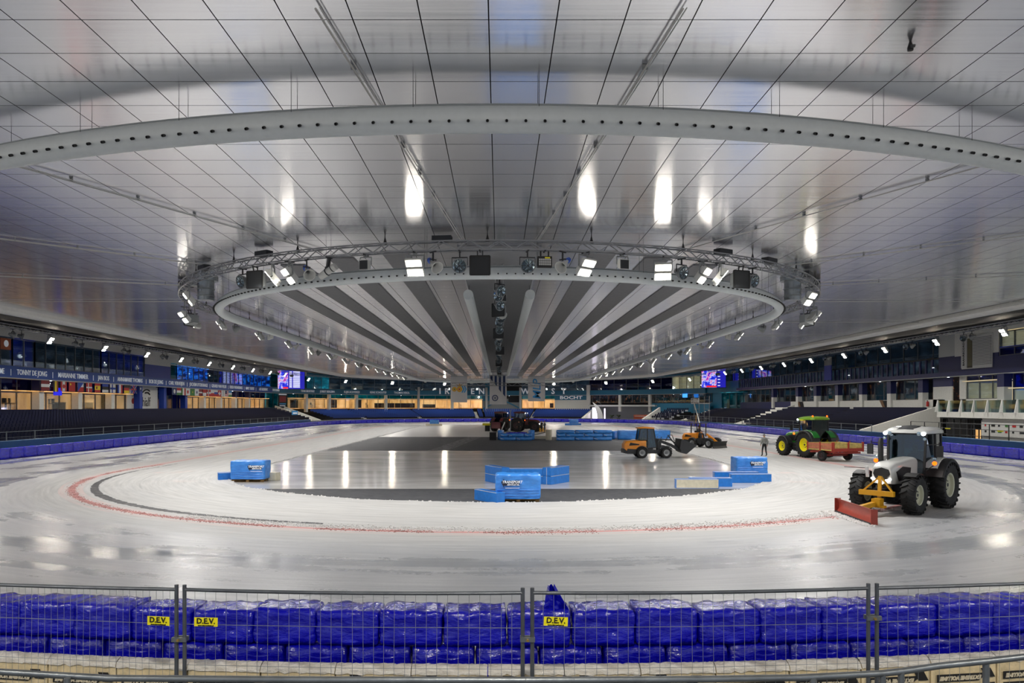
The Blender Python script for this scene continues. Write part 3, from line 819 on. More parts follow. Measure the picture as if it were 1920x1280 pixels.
# two straight white tubes beside the middle row
for sx, side in ((-1, 'left'), (1, 'right')):
    x = sx*1.66; o = thing('fabric_tube', 'straight white fabric tube running lengthwise, %s of the middle row of fixtures' % side, 'air duct', (x, 41, 9.75), 0, 'straight tubes either side of the middle row')
    mb = MB(); mb.tube([(0, -1.0, .22), (0, 100, .22)], .27, 16); mb.build('tube_skin', MT['duct'], o, smooth=True)
    mb = MB(); 
    for k in range(0, 100, 4): mb.tube([(0, k, .45), (0, k, CZ-9.78)], .01, 4)
    mb.build('hanger_wire', MT['black'], o)
# truss
def truss_run(root_name, label, pts_fn, t0, t1, closed, hh=.34, ww=.34, r=.028, brace=.55, parts=None, near=None):
    """pts_fn(t, lateral, up) -> point"""
    root = thing(root_name, label, 'truss', pts_fn((t0+t1)/2 if not closed else 0, 0, -hh/2))
    L0 = root.location.copy()
    for a in (-ww/2, ww/2):
        for b in (-hh/2, hh/2):
            n = max(2, int((t1-t0)/.9)); P = [pts_fn(t0+(t1-t0)*i/n, a, b)-L0 for i in range(n+1)]
            MB().tube(P, r, 6).build('chord', MT['alu'], root, smooth=True)
    mb = MB(); n = int((t1-t0)/brace)
    for i in range(n):
        ta, tb = t0+(t1-t0)*i/n, t0+(t1-t0)*(i+1)/n; up = 1 if i % 2 else -1
        for a in (-ww/2, ww/2): mb.bar(pts_fn(ta, a, -up*hh/2)-L0, pts_fn(tb, a, up*hh/2)-L0, r*1.1)
        for b in (-hh/2, hh/2): mb.bar(pts_fn(ta, -up*ww/2, b)-L0, pts_fn(tb, up*ww/2, b)-L0, r*1.0)
    o = mb.build('lattice', MT['alu'], root); o['kind'] = 'stuff'
    return root
def ringf(t, lat, up):
    x, y, a = stad(RT, t); return Vector((x+sin(a)*lat, y-cos(a)*lat, ZT+up))
PER = 2*pi*RT+2*LEN
ring = truss_run('ring_truss', 'oval aluminium lattice truss carrying the floodlights over the infield', ringf, 0, PER, True)
mb = MB(); t = -45; hk = []
while t < PER-45:
    p = ringf(t, 0, .17)-ring.location; q_ = CZ-.004-ring.location.z
    MB().tube([p, (p.x, p.y, q_)], .018, 5).lathe([(.09, 0), (.05, .12), (.02, .25)], (p.x, p.y, p.z), 'Z', 6).build('suspension_rod', MT['black'], ring); t += 4.05
for t in (-24, -21, -15.5, -10.5, -2.2, 9.8, 13.0, 17.5, 21.0):
    x, y, a = stad(RT, t); p = ringf(t, 0, .28)-ring.location
    MB().box((0, 0, 0), (.75, .35, .2)).build('dimmer_box', MT['charcoal'], ring, loc=p, rz=a)

# fixtures: origin at the hook, hanging down; front faces -Y (out of the oval)
def flood_proto(name, m_l, tilt=38, scale=1.0):
    r = thing(name, '', 'floodlight'); s = scale
    mb = MB()
    for sx in (-1, 1): mb.bar((sx*.36*s, 0, -.12*s), (sx*.36*s, .02, -.55*s), .05*s, .03*s)
    mb.bar((-.37*s, 0, -.12*s), (.37*s, 0, -.12*s), .05*s, .05*s); mb.box((0, 0, -.06*s), (.12*s, .12*s, .14*s))
    mb.build('yoke', MT['grey'], r)
    M = Matrix.Rotation(radians(tilt), 3, 'X'); c = Vector((0, -.02, -.58*s))
    mb = MB()
    for k in (-1, 1):
        o_ = M@Vector((0, 0, k*.20*s)); mb.box(c+o_, (.66*s, .14*s, .32*s), M=M)
    for k in range(-3, 4): mb.box(c+M@Vector((k*.09*s, .12*s, 0)), (.02*s, .12*s, .6*s), M=M)
    mb.build('lamp_housing', MT['ltgrey'], r)
    for k in (-1, 1):
        mb = MB(); mb.box(c+M@Vector((0, -.08*s, k*.20*s)), (.58*s, .02*s, .23*s), M=M); mb.build('lens', m_l, r)
    ld = bpy.data.lights.new('beam', 'SPOT'); ld.energy = SPOT_W if m_l is MT['lamp'] else STAND_W; ld.spot_size = radians(176); ld.spot_blend = 1.0
    ld.shadow_soft_size = .25; ld.color = (1, .975, .935)
    lo = bpy.data.objects.new('beam', ld); COL.objects.link(lo); lo.parent = r
    lo.location = c+M@Vector((0, -.35*s, 0)); lo.rotation_euler = (radians(90-BEAM_DOWN), 0, pi)
    return r
def reflector_proto():
    r = thing('reflector_lamp', '', 'spotlight')
    MB().bar((0, 0, 0), (0, 0, -.25), .05).bar((-.3, 0, -.25), (.3, 0, -.25), .04).bar((-.3, 0, -.25), (-.3, 0, -.55), .04, .02).bar((.3, 0, -.25), (.3, 0, -.55), .04, .02).build('yoke', MT['charcoal'], r)
    M = Matrix.Rotation(radians(18), 3, 'X')
    MB().lathe([(.0, -.34), (.10, -.33), (.14, -.2), (.26, .0), (.29, .1), (.29, .13), (.26, .13)], (0, 0, -.55), 'Y', 20, M, False).build('reflector_dish', MT['grey'], r, smooth=True)
    mb = MB(); mb.lathe([(.26, .1), (.18, .04), (.05, -.05), (0, -.06)], (0, 0, -.55), 'Y', 14, M, False); mb.build('lens', MT['lens_off'], r)
    mb = MB()
    for k in range(4): a = k*pi/4; mb.bar(Vector((0, 0, -.55))+M@Vector((.27*cos(a), -.13, .27*sin(a))), Vector((0, 0, -.55))+M@Vector((-.27*cos(a), -.13, -.27*sin(a))), .018)
    mb.build('guard', MT['charcoal'], r)
    return r
def horn_proto():
    r = thing('horn_speaker', '', 'loudspeaker')
    MB().bar((0, 0, 0), (0, 0, -.35), .05).bar((-.15, 0, -.3), (.15, 0, -.3), .04).build('bracket', MT['charcoal'], r)
    M = Matrix.Rotation(radians(35), 3, 'X')
    MB().lathe([(.05, -.35), (.08, -.15), (.14, .08), (.24, .24), (.26, .26), (.23, .26), (.08, .0)], (.05, 0, -.5), 'Y', 16, M, False).build('horn', MT['ltgrey'], r, smooth=True)
    MB().lathe([(0, -.46), (.1, -.44), (.11, -.32), (.05, -.3)], (.05, 0, -.5), 'Y', 12, M).build('driver_cap', MT['bluebit'], r)
    return r
def panel_speaker_proto():
    r = thing('panel_speaker', '', 'loudspeaker')
    MB().bar((-.1, 0, 0), (-.1, .1, -.3), .04).bar((.1, 0, 0), (.1, .1, -.3), .04).build('bracket', MT['charcoal'], r)
    MB().loft([[(-.36, 0, -.22), (.36, 0, -.22), (.36, 0, -.9), (-.36, 0, -.9)], [(-.22, .5, -.32), (.22, .5, -.32), (.22, .5, -.75), (-.22, .5, -.75)]]).build('cabinet', MT['grey'], r)
    mb = MB()
    for a, b in (((-.38, -.2), (.38, -.2)), ((.38, -.2), (.38, -.92)), ((.38, -.92), (-.38, -.92)), ((-.38, -.92), (-.38, -.2))):
        mb.bar((a[0], -.02, a[1]), (b[0], -.02, b[1]), .05)
    mb.build('rim', MT['black'], r); MB().box((0, -.012, -.56), (.72, .02, .68)).build('grille', MT['speaker'], r)
    return r
def box_speaker_proto():
    r = thing('box_speaker', '', 'loudspeaker')
    MB().bar((-.24, 0, -.1), (.24, 0, -.1), .04).bar((-.24, 0, -.1), (-.24, 0, -.4), .03).bar((.24, 0, -.1), (.24, 0, -.4), .03).box((0, 0, -.05), (.1, .1, .12)).build('bracket', MT['grey'], r)
    MB().loft([[(-.21, -.2, -.2), (.21, -.2, -.25), (.19, -.2, -.62), (-.19, -.2, -.62)], [(-.15, .2, -.22), (.15, .2, -.22), (.12, .2, -.5), (-.12, .2, -.5)]]).build('cabinet', MT['ltgrey'], r)
    MB().box((0, -.21, -.43), (.34, .02, .34)).build('grille', MT['speaker'], r)
    return r
def tube_proto():
    r = thing('moving_spotlight', '', 'spotlight')
    MB().bar((0, 0, 0), (-.05, 0, -.4), .12, .1).box((-.05, 0, -.42), (.2, .14, .12)).build('bracket', MT['charcoal'], r)
    M = Matrix.Rotation(radians(62), 3, 'Y')
    mb = MB(); mb.lathe([(.0, -.42), (.13, -.42), (.15, -.1), (.15, -.05), (.13, -.05), (.13, .2), (.15, .2), (.15, .4), (.12, .4), (0, .36)], (-.05, 0, -.55), 'Z', 16, M); mb.build('lamp_body', MT['ltgrey'], r, smooth=True)
    for q in (-.08, .2): MB().lathe([(.145, q), (.16, q), (.16, q+.04), (.145, q+.04)], (-.05, 0, -.55), 'Z', 16, M).build('band', MT['charcoal'], r)
    return r
def wash_proto():
    r = thing('wash_light', '', 'stage light')
    MB().bar((-.15, 0, 0), (-.15, 0, -.2), .05).bar((.15, 0, 0), (.15, 0, -.2), .05).build('bracket', MT['black'], r)
    MB().box((0, 0, -.42), (.55, .2, .42)).build('lamp_body', MT['black'], r)
    mb = MB()
    for i in range(6):
        for j in range(3): mb.box((-.2+i*.08, -.105, -.52+j*.09), (.06, .02, .07))
    mb.build('lens', MT['ltgrey'], r); MB().box((.1, -.1, -.27), (.2, .02, .05)).build('warning_label', MT['sign'], r)
    return r
def th_px(px_, r=RT):
    k = (px_-X0)/F; best = None; lo, hi = -radians(66), radians(66)
    for _ in range(50):
        m = (lo+hi)/2; x, y = r*sin(m), CY-r*cos(m)
        if x < k*y: lo = m
        else: hi = m
    return lo
ORD = ['first', 'second', 'third', 'fourth', 'fifth', 'sixth', 'seventh', 'eighth', 'ninth', 'tenth', 'eleventh', 'twelfth', 'thirteenth', 'fourteenth', 'fifteenth', 'sixteenth', 'seventeenth', 'eighteenth', 'nineteenth']
ORD += ['twentieth']+['twenty-'+o for o in ORD[:9]]+['thirtieth']+['thirty-'+o for o in ORD[:9]]
def place(proto, t, label, group, drop=0.0, twist=0.0, used={}):
    x, y, a = stad(RT, t); loc = (x, y, ZT-.205-drop)
    if proto.name not in used:
        used[proto.name] = 1; proto.location = loc; proto.rotation_euler.z = a+twist; proto['label'] = label; proto['group'] = group; r = proto; KIDS[r.name] = [(c, list(c.children)) for c in r.children]
    else: r = clone(proto, loc, a+twist, label, group)
    if drop > .06: link('drop_pole', DROP, r).scale.z = drop
    return r
DROP = MB().tube([(0, 0, -.1), (0, 0, 1)], .03, 6).mesh('drop_pole', MT['grey'])
P_fl = flood_proto('floodlight', MT['lamp']); P_re = reflector_proto(); P_ho = horn_proto(); P_pa = panel_speaker_proto()
P_bo = box_speaker_proto(); P_tu = tube_proto(); P_wa = wash_proto()
CL = MB().span((-.03, -.2, -.03), (.03, .2, .006)).mesh('truss_clamp', MT['charcoal'])
def add_clamp(r): link('truss_clamp', CL, r)
for r in (P_fl, P_re, P_ho, P_pa, P_bo, P_tu, P_wa): add_clamp(r)
G1 = 'fixtures on the near curve of the ring truss'
near = [(778, P_fl, 'brightest twin-lens floodlight on the ring truss, left of the round reflector', 0), (1098, P_fl, 'lit floodlight on the ring truss right of the stage wash light', .5),
    (1243, P_fl, 'small bright floodlight pair just right of the second box speaker', -.5), (1318, P_fl, 'tilted floodlight between the round reflector and the black panel speaker at right', .5),
    (1350, P_fl, 'floodlight seen edge-on left of the right black panel speaker', .9), (543, P_fl, 'tilted floodlight between the horn speaker and the ring bend at left', -.5),
    (512, P_fl, 'floodlight seen edge-on right of the left black panel speaker', -.9),
    (862, P_re, 'unlit round reflector lamp left of the middle black panel speaker', 0), (989, P_re, 'unlit round reflector lamp left of the stage wash light', .1),
    (1278, P_re, 'unlit round reflector lamp left of the tilted floodlight at right', .2), (1411, P_re, 'unlit round reflector lamp right of the right black panel speaker', 0),
    (455, P_re, 'unlit round reflector lamp left of the left black panel speaker', 0),
    (900, P_pa, 'black-rimmed panel speaker hanging at the middle of the ring truss', 0), (1390, P_pa, 'tilted black-rimmed panel speaker on the right part of the ring truss', -.3),
    (478, P_pa, 'tilted black-rimmed panel speaker on the left part of the ring truss', .3),
    (812, P_ho, 'grey horn with blue cap right of the brightest floodlight', .8), (1055, P_ho, 'grey horn with blue cap left of the lit floodlight at right', -.8),
    (575, P_ho, 'grey horn with blue cap right of the tilted floodlight at left', 1.0),
    (686, P_bo, 'small grey box speaker on the ring truss left of the brightest floodlight', 0), (1167, P_bo, 'small grey box speaker on the ring truss right of the lit floodlight', 0),
    (617, P_tu, 'grey cylindrical spotlight tilted on the ring truss', 0), (1021, P_wa, 'black stage wash light with a yellow label on the ring truss', 0)]
for p, pr, lb, tw in near: place(pr, th_px(p)*RT, lb, G1, 0, tw)
qt = RT*pi/2
for sgn, side in ((-1, 'left'), (1, 'right')):
    G = 'floodlights along the %s side of the ring truss' % side
    for k, (dt, tw, dr) in enumerate(((-11.0, -.2, .1), (-5.0, .4, .35), (-2.2, -.2, .4))):
        place(P_fl, sgn*(qt+dt), ('lit floodlight at the %s bend of the ring truss, ' % side)+('first past the reflector', 'hanging outside the curve', 'lowest of the group')[k], G, dr, tw)
    for k in range(13):
        place(P_fl, sgn*(qt+2.5+7.9*k), 'lit floodlight, %s from the near end, in the receding %s row of the ring truss' % (ORD[k], side), G, 0, 0)
        place((P_re, P_bo, P_ho)[k % 3], sgn*(qt+5.2+7.9*k), ('unlit reflector lamp', 'box speaker', 'grey horn')[k % 3]+' hanging after the %s floodlight of the receding %s ring row' % (ORD[k], side), 'small fixtures along the %s side of the ring truss' % side, 0, 0)
    place(P_pa, sgn*(qt-3.5), 'big panel speaker at the %s end of the ring truss bend' % side, G1, .35, sgn*.5)
for k in range(-3, 4): place(P_fl, PER/2+k*6.5, 'lit floodlight on the distant end of the ring truss, %s from the left' % ORD[3-k], 'floodlights on the distant end of the ring truss', 0, 0)
# big vertical cylinders (ventilation drops) at both ends of the bend
for sgn, side in ((-1, 'left'), (1, 'right')):
    x, y, a = stad(17.3, sgn*17.3*radians(62))
    t_ = thing('duct_drop', 'short shiny vertical duct joining the ceiling to the oval duct at %s' % side, 'air duct', (x, y, 9.5), a)
    mb = MB(); mb.lathe([(.42, 0), (.42, .98), (.62, 1.0), (.62, 1.14)], (0, 0, 0), 'Z', 20); mb.build('duct_skin', mat('drop_metal', '9aa0a2', .22, .8), t_, smooth=True)
    for z in (.2, .55): MB().lathe([(.43, z), (.45, z), (.45, z+.05), (.43, z+.05)], (0, 0, 0), 'Z', 20).build('band', MT['grey'], t_)
# central row: truss with mixed fixtures along the hall
tc = truss_run('spine_truss', 'straight truss along the middle of the hall hidden by its lamps', lambda t, l, u: Vector((l, t, 10.1+u)), 33, 140, False, brace=.8)
cl = ['round reflector', 'panel speaker', 'box speaker']
for k in range(34):
    y = 34.6+1.5*k*(1+k*.035); pr = (P_re, P_re, P_bo, P_re, P_pa, P_ho)[k % 6]; x = random.uniform(-.10, .10)
    nm = {P_re: 'round reflector lamp', P_bo: 'box speaker', P_pa: 'panel speaker', P_ho: 'grey horn'}[pr]
    clone(pr, (x, y, 9.895), random.uniform(-.8, .8), nm+', %s from the near end of the middle row under the ceiling' % ORD[k], 'fixtures of the middle row', None)
# radial and cross pipes under the ceiling
k = 0
for ad in (-70, -48, -26.4, -5, 5, 26.4, 48, 70):
    a = radians(ad); r0, r1 = 17.0, 34.8
    P = [Vector(((r0+(r1-r0)*i/8)*sin(a), CY-(r0+(r1-r0)*i/8)*cos(a), CZ-.09)) for i in range(9)]
    t_ = thing('ceiling_pipe', 'thin white pipe under the ceiling, %s of the four radiating to the %s' % ({5: 'most central', 26.4: 'second', 48: 'third', 70: 'outermost'}[abs(ad)], 'left' if ad < 0 else 'right'), 'pipe', P[0])
    MB().tube([p-P[0] for p in P], .022, 6).build('pipe_run', MT['pipe'], t_)
    MB().tube([p-P[0]+Vector((.07*cos(a), .07*sin(a), .02)) for p in P], .012, 5).build('conduit', MT['ltgrey'], t_)
    for q_ in P[1:-1]: MB().box(q_-P[0]+Vector((0, 0, .04)), (.10, .06, .08), a).build('clip', MT['grey'], t_)
for sgn, side in ((-1, 'left'), (1, 'right')):
    for k in range(9):
        y = 47+11.5*k
        t_ = thing('ceiling_pipe', 'thin white pipe crossing the ceiling above the %s straight' % side, 'pipe', (sgn*19, y, CZ-.08), 0, 'cross pipes on the %s' % side)
        MB().tube([(0, 0, 0), (sgn*13.9, 0, 0)], .02, 6).build('pipe_run', MT['pipe'], t_)
# small camera under the ceiling at upper right
p = px_at(1707, 108, 6.35*F/653)
t_ = thing('ceiling_camera', 'small black dome camera hanging under the ceiling at upper right', 'camera', (p.x, p.y, CZ-.12))
MB().lathe([(0, -.06), (.05, -.05), (.055, 0), (.04, .05), (.02, .12)], (0, 0, 0), 'Z', 12).build('dome', MT['black'], t_, smooth=True)
MB().bar((0, 0, .02), (.0, -.12, -.02), .05).build('lens_tube', MT['charcoal'], t_)
# stand lighting trusses under the deck with floodlight pairs
P_sf = flood_proto('stand_floodlight', MT['lamp_stand'], 35, .95); add_clamp(P_sf)
P_sr = P_re
first = True
for sgn, side in ((-1, 'left'), (1, 'right')):
    xs = sgn*42.6; ys = 44
    f = (lambda xs: lambda t, l, u: Vector((xs+l, t, 10.95+u)))(xs)
    truss_run('stand_truss', 'lattice truss along the %s stand carrying lamps' % side, f, 42, 152, False, brace=.9, hh=.3, ww=.3)
    kk = 0; y = (70.8-9.7*2) if sgn < 0 else (63.0-9.7)
    while y < 150:
        for_lbl = 'lit floodlight pair, %s from the near end, above the %s stand' % (ORD[kk], side); kk += 1
        if first: P_sf.location = (xs, y, 10.765); P_sf.rotation_euler.z = pi/2; P_sf['label'] = for_lbl; P_sf['group'] = 'floodlights above the left stand'; first = False
        else: clone(P_sf, (xs, y, 10.765), -sgn*pi/2, for_lbl, 'floodlights above the %s stand' % side)
        clone(P_re, (xs, y+4.3, 10.765), -sgn*pi/2-.9*sgn, 'unlit round lamp just past the %s floodlight above the %s stand, nearer of two' % (ORD[kk-1], side), 'round lamps above the %s stand' % side)
        clone(P_re, (xs, y+5.5, 10.765), -sgn*pi/2+.5, 'unlit round lamp just past the %s floodlight above the %s stand, farther of two' % (ORD[kk-1], side), 'round lamps above the %s stand' % side)
        y += 9.7
for k in range(9):
    a = radians(12+19.5*k); r = 42
    clone(P_sf, (-r*cos(a), FY+r*sin(a), 10.3), pi+pi/2-a+pi, 'lit floodlight pair, %s from the left, in front of the far windows' % ORD[k], 'floodlights at the far bend')
tf = truss_run('stand_truss', 'curved lattice truss round the far bend carrying lamps', lambda t, l, u: Vector((-(42+l)*cos(t/42), FY+(42+l)*sin(t/42), 10.6+u)), 0, pi*42, False, brace=1.5, hh=.3, ww=.3)
for k in range(7):          # the same lamps above the spectators at the near end, behind the camera's back
    a = radians(-48+16*k); r = 47.5
    clone(P_sf, (r*sin(a), CY-r*cos(a), 9.6), pi+a, 'floodlight pair above the near bend, %s from the left' % ORD[k], 'floodlights above the near bend')
tn = truss_run('stand_truss', 'curved lattice truss over the near bend carrying lamps', lambda t, l, u: Vector(((47.5+l)*sin(t/47.5), CY-(47.5+l)*cos(t/47.5), 9.77+u)), -47.5*.9, 47.5*.9, False, brace=1.2, hh=.3, ww=.3)
# banners at the far end and their trusses
def banner(px0, px1, pyt, pyb, d, label):
    a, b = px_at(px0, pyt, d), px_at(px1, pyb, d); cx = (a.x+b.x)/2; w_, h = b.x-a.x, a.z-b.z
    r = thing('banner', label, 'banner', (cx, d, b.z), 0, 'banners hung at the far end')
    mb = MB(); nx = 10; rows = []
    for i in range(nx+1):
        u = i/nx; rows.append([Vector((-w_/2+w_*u, .05*sin(u*9), 0)), Vector((-w_/2+w_*u, .05*sin(u*9)+.03, 0)), Vector((-w_/2+w_*u, .03+.03*sin(u*5), h)), Vector((-w_/2+w_*u, .03*sin(u*5), h))])
    mb.loft(rows); mb.build('banner_cloth', MT['banner'], r, smooth=True)
    MB().bar((-w_/2-.1, 0, h), (w_/2+.1, 0, h), .08).build('banner_pole', MT['grey'], r)
    mb = MB()
    for q_ in (-.8, .8): mb.tube([(q_, 0, h), (q_, 0, CZ-.06-b.z)], .015, 4)
    mb.build('banner_rope', MT['black'], r)
    return r, w_, h
DB = 133.5
r, w_, h = banner(845, 876, 705, 754, DB, 'white banner with a crowned yellow and blue emblem, left of three')
def poly(parent, name, pts, m, y=-.09, th=.03):
    MB().prism(pts, 'Y', y, y+th).build(name, m, parent)
gold = mat('print_gold', 'd9a63a', .6); cyanp = mat('print_cyan', '3f9bd6', .6); navyp = mat('print_navy', '16305f', .6); redp = mat('print_red', 'b0201c', .6); greenp = mat('print_green', '3f7a3a', .6); whitep = mat('print_white', 'd8d8d8', .6); blackp = mat('print_black', '131313', .6); yelp = mat('print_yellow', 'e3c51c', .6)
bluep = mat('print_blue', '1b3f9e', .6); skyp = mat('print_sky', '2f8fd0', .6); maroonp = mat('print_maroon', '7a1a22', .6)
def disc(parent, name, cx, cz, r0, m, y=-.09, r1=0.0, n=20, axis='Y'):
    mb = MB(); prof = [(r1, 0), (r0, 0), (r0, .03), (r1, .03)]
    mb.lathe(prof+([prof[0]] if r1 > 0 else []), (cx, y+.03, cz), 'Y', n, None, r1 == 0); mb.build(name, m, parent)
for cx, rr, m in ((-.8, .42, gold), (.1, .5, gold)):
    disc(r, 'emblem_oval', cx, h*.50, rr, m, r1=rr*.35); disc(r, 'emblem_dot', cx, h*.50, rr*.3, redp if cx > 0 else greenp, y=-.1)
poly(r, 'emblem_crown', [(-.25, h*.50+.5), (.45, h*.50+.5), (.6, h*.5+.95), (.3, h*.5+.7), (.1, h*.5+1.1), (-.1, h*.5+.7), (-.4, h*.5+.95)], gold)
for dx in (.45, .85): poly(r, 'emblem_chevron', [(dx, h*.5+.6), (dx+.22, h*.5+.6), (dx+.55, h*.5), (dx+.22, h*.5-.6), (dx, h*.5-.6), (dx+.3, h*.5)], cyanp)
r, w_, h = banner(918, 950, 703, 758, DB-.4, 'white banner with dark blue stripes and a round seal, middle of three')
for i, (x, b0) in enumerate(((-1.2, .78), (-.45, .62), (.3, .42), (1.05, .26))):
    poly(r, 'stripe', [(x-.18, h-.15), (x+.22, h-.15), (x+.22, h*b0), (x-.18, h*b0+.5)], navyp)
disc(r, 'seal', -.55, h*.22, .55, navyp, r1=.40); disc(r, 'seal_ring', -.55, h*.22, .27, MT['grey'], r1=.20); disc(r, 'seal_centre', -.55, h*.22, .12, navyp)
r, w_, h = banner(990, 1022, 705, 752, DB, 'white banner with large blue lettering turned sideways, right of three')
text('MLP', 2.0, skyp, r, (.1, -.1, h*.47), (pi/2, pi*1.5, 0), 'banner_lettering', bold=.018, shear=.15)
truss_run('banner_truss', 'low straight truss crossing in front of the banners', lambda t, l, u: Vector((t, 132.3+l, 7.85+u)), -9.9, 10.7, False, hh=.5, ww=.4, brace=.9, r=.045)
truss_run('banner_truss', 'upper thin truss crossing the hall above the banners', lambda t, l, u: Vector((t, 130.5+l, 10.15+u)), -9.5, 8.5, False, hh=.4, ww=.4, brace=1.2, r=.04)
# ================================================================== boards, fence, bales
def block_mesh(w_, d_, h, m, seed, nx=10, ny=4, nz=5, puff=.03, name='pad_film'):
    """film wrapped foam block: rounded, creased; origin at the middle of its base"""
    rnd = random.Random(seed); V = {}; vs = []; fs = []
    def P(i, j, k):
        key = (i, j, k)
        if key in V: return V[key]
        x, y, z = i/nx*2-1, j/ny*2-1, k/nz*2-1
        e = lambda a, b: 1-.5*max(0, (abs(a)-.86)/.14)**2*.055-.5*max(0, (abs(b)-.86)/.14)**2*.055
        v = Vector((x*w_/2*e(y, z), y*d_/2*e(x, z), (z*e(x, y)+1)*h/2))
        n = noise.noise_vector(Vector((x*1.7*w_*2+seed*7.3, y*1.3, z*2.3)))*puff + noise.noise_vector(Vector((x*6+seed, y*5, z*7)))*puff*.35
        v += Vector((n.x*.6, n.y, n.z if k > 0 else 0)); v.z = max(v.z, 0)
        V[key] = len(vs); vs.append(v); return V[key]
    for i in range(nx):
        for j in range(ny):
            fs.append((P(i, j, 0), P(i, j+1, 0), P(i+1, j+1, 0), P(i+1, j, 0))); fs.append((P(i, j, nz), P(i+1, j, nz), P(i+1, j+1, nz), P(i, j+1, nz)))
    for i in range(nx):
        for k in range(nz):
            fs.append((P(i, 0, k), P(i+1, 0, k), P(i+1, 0, k+1), P(i, 0, k+1))); fs.append((P(i, ny, k), P(i, ny, k+1), P(i+1, ny, k+1), P(i+1, ny, k)))
    for j in range(ny):
        for k in range(nz):
            fs.append((P(0, j, k), P(0, j, k+1), P(0, j+1, k+1), P(0, j+1, k))); fs.append((P(nx, j, k), P(nx, j+1, k), P(nx, j+1, k+1), P(nx, j, k+1)))
    mb = MB(); mb.add(vs, fs); me = mb.mesh(name, m); me.polygons.foreach_set('use_smooth', [True]*len(me.polygons)); return me
JX = (338, 989, 1636); JN = ('left', 'middle', 'right')
def joint_label(pxx, count):
    i = min(range(3), key=lambda k: abs(JX[k]-pxx)); sd = 'left' if pxx < JX[i] else 'right'
    key = (count, i, sd); JC.setdefault(key, []).append(pxx); return i, sd
JC = {}
def finish_labels(items, fmt):
    """items: (object, px); ordinals counted outwards from the nearest fence joint"""
    by = {}
    for o, p in items:
        i = min(range(3), key=lambda k: abs(JX[k]-p)); sd = 'left' if p < JX[i] else 'right'; by.setdefault((i, sd), []).append((abs(p-JX[i]), o))
    for (i, sd), l in by.items():
        for n, (_, o) in enumerate(sorted(l, key=lambda q: q[0])): o['label'] = fmt % (ORD[n], sd, JN[i])
NB = 38.1; WB = .745; up_items = []; lo_items = []
top = [block_mesh(WB*.985, .46, .40, MT['film'], s, 16, 6, 9, .024, 'near_pad') for s in range(6)]
bot = [block_mesh(WB*.985, .44, 1.19, MT['film'], 20+s, 14, 5, 14, .03, 'near_pad') for s in range(5)]
nb = 37
for k in range(-nb//2, nb//2+1):
    for lay in (0, 1):
        th = (k+.5*lay+.12)*WB/NB*1.0; x, y = NB*sin(th), CY-NB*cos(th)
        j = random.uniform(-.02, .02); tl = random.uniform(-.03, .03)
        hz = 1.205 if lay else 0
        o = link('crash_pad', (top if lay else bot)[(k*5+lay*2) % (6 if lay else 5)], None, (x, y+j, hz+(.0 if lay else 0)))
        o.rotation_euler = (0, (tl*.5 if lay else 0), th+random.uniform(-.03, .03)); o.scale.z = random.uniform(.94, 1.06) if lay else 1.0
        pxx = X0+F*x/y
        (up_items if lay else lo_items).append((o, pxx))
        if lay: lb = 'glossy deep blue wrapped crash pad, upper layer, %s' % ('left of the left fence joint' if pxx < 335 else 'behind the second fence panel' if pxx < 985 else 'behind the third fence panel' if pxx < 1636 else 'right of the right fence joint')
        else: lb = 'glossy deep blue wrapped crash pad, lower layer, %s' % ('left of the left fence joint' if pxx < 335 else 'behind the second fence panel' if pxx < 985 else 'behind the third fence panel' if pxx < 1636 else 'right of the right fence joint')
        tag(o, lb, 'crash pad', 'near crash pads, %s' % ('upper layer' if lay else 'lower layer'))
finish_labels(up_items, 'upper glossy blue crash pad, %s to the %s of the %s fence joint')
finish_labels(lo_items, 'lower glossy blue crash pad, %s to the %s of the %s fence joint')
# loose flap of film standing up by the third joint
fx = px_at(1045, 1140, 8.75)
mb = MB(); rows = []
for i in range(7):
    u = i/6; rows.append([Vector((-.16+.05*u+.30*v_/5*(1-.75*u), .05*sin(v_*2+u*3), .30*u+.015*sin(v_*3))) for v_ in range(6)])
mb.loft(rows, cap=False, closed=False)
o = mb.build('film_flap', MT['film'], smooth=True, loc=(fx.x, fx.y+.02, 1.60)); tag(o, 'loose peak of blue film sticking up beside the third yellow sign', 'film')
# side and far boards: lower wrapped pads
side = [block_mesh(1.66, .5, .82, MT['film_far'], 50+s, 10, 3, 6, .05, 'side_pad') for s in range(5)]
far = [block_mesh(1.92, .5, .80, MT['film_far'], 60+s, 5, 2, 3, .05, 'far_pad') for s in range(3)]
perB = 2*pi*RB+2*LEN; qB = RB*pi/2
def run_pads(t0, t1, stp, meshes, label, group, xc=XB):
    t = t0; k = 0
    while t < t1:
        x, y, a = stad(RB+.25, t, xc)
        o = link('crash_pad', meshes[k % len(meshes)], None, (x, y, .0), a+random.uniform(-.02, .02))
        tag(o, label, 'crash pad', group); t += stp; k += 1
def perS(): return 2*pi*(RB+.25)+2*LEN
R2 = RB+.25; q2 = R2*pi/2
run_pads(q2-9, q2+LEN, 1.68, side, 'blue wrapped crash pad in the long row along the right straight', 'crash pads along the right straight')
run_pads(q2+LEN+.8, 3*q2+LEN-.5, 1.95, far, 'blue wrapped crash pad in the row round the far bend', 'crash pads round the far bend')
run_pads(3*q2+LEN+.4, 3*q2+2*LEN+9, 1.68, side, 'blue wrapped crash pad in the long row along the left straight', 'crash pads along the left straight')
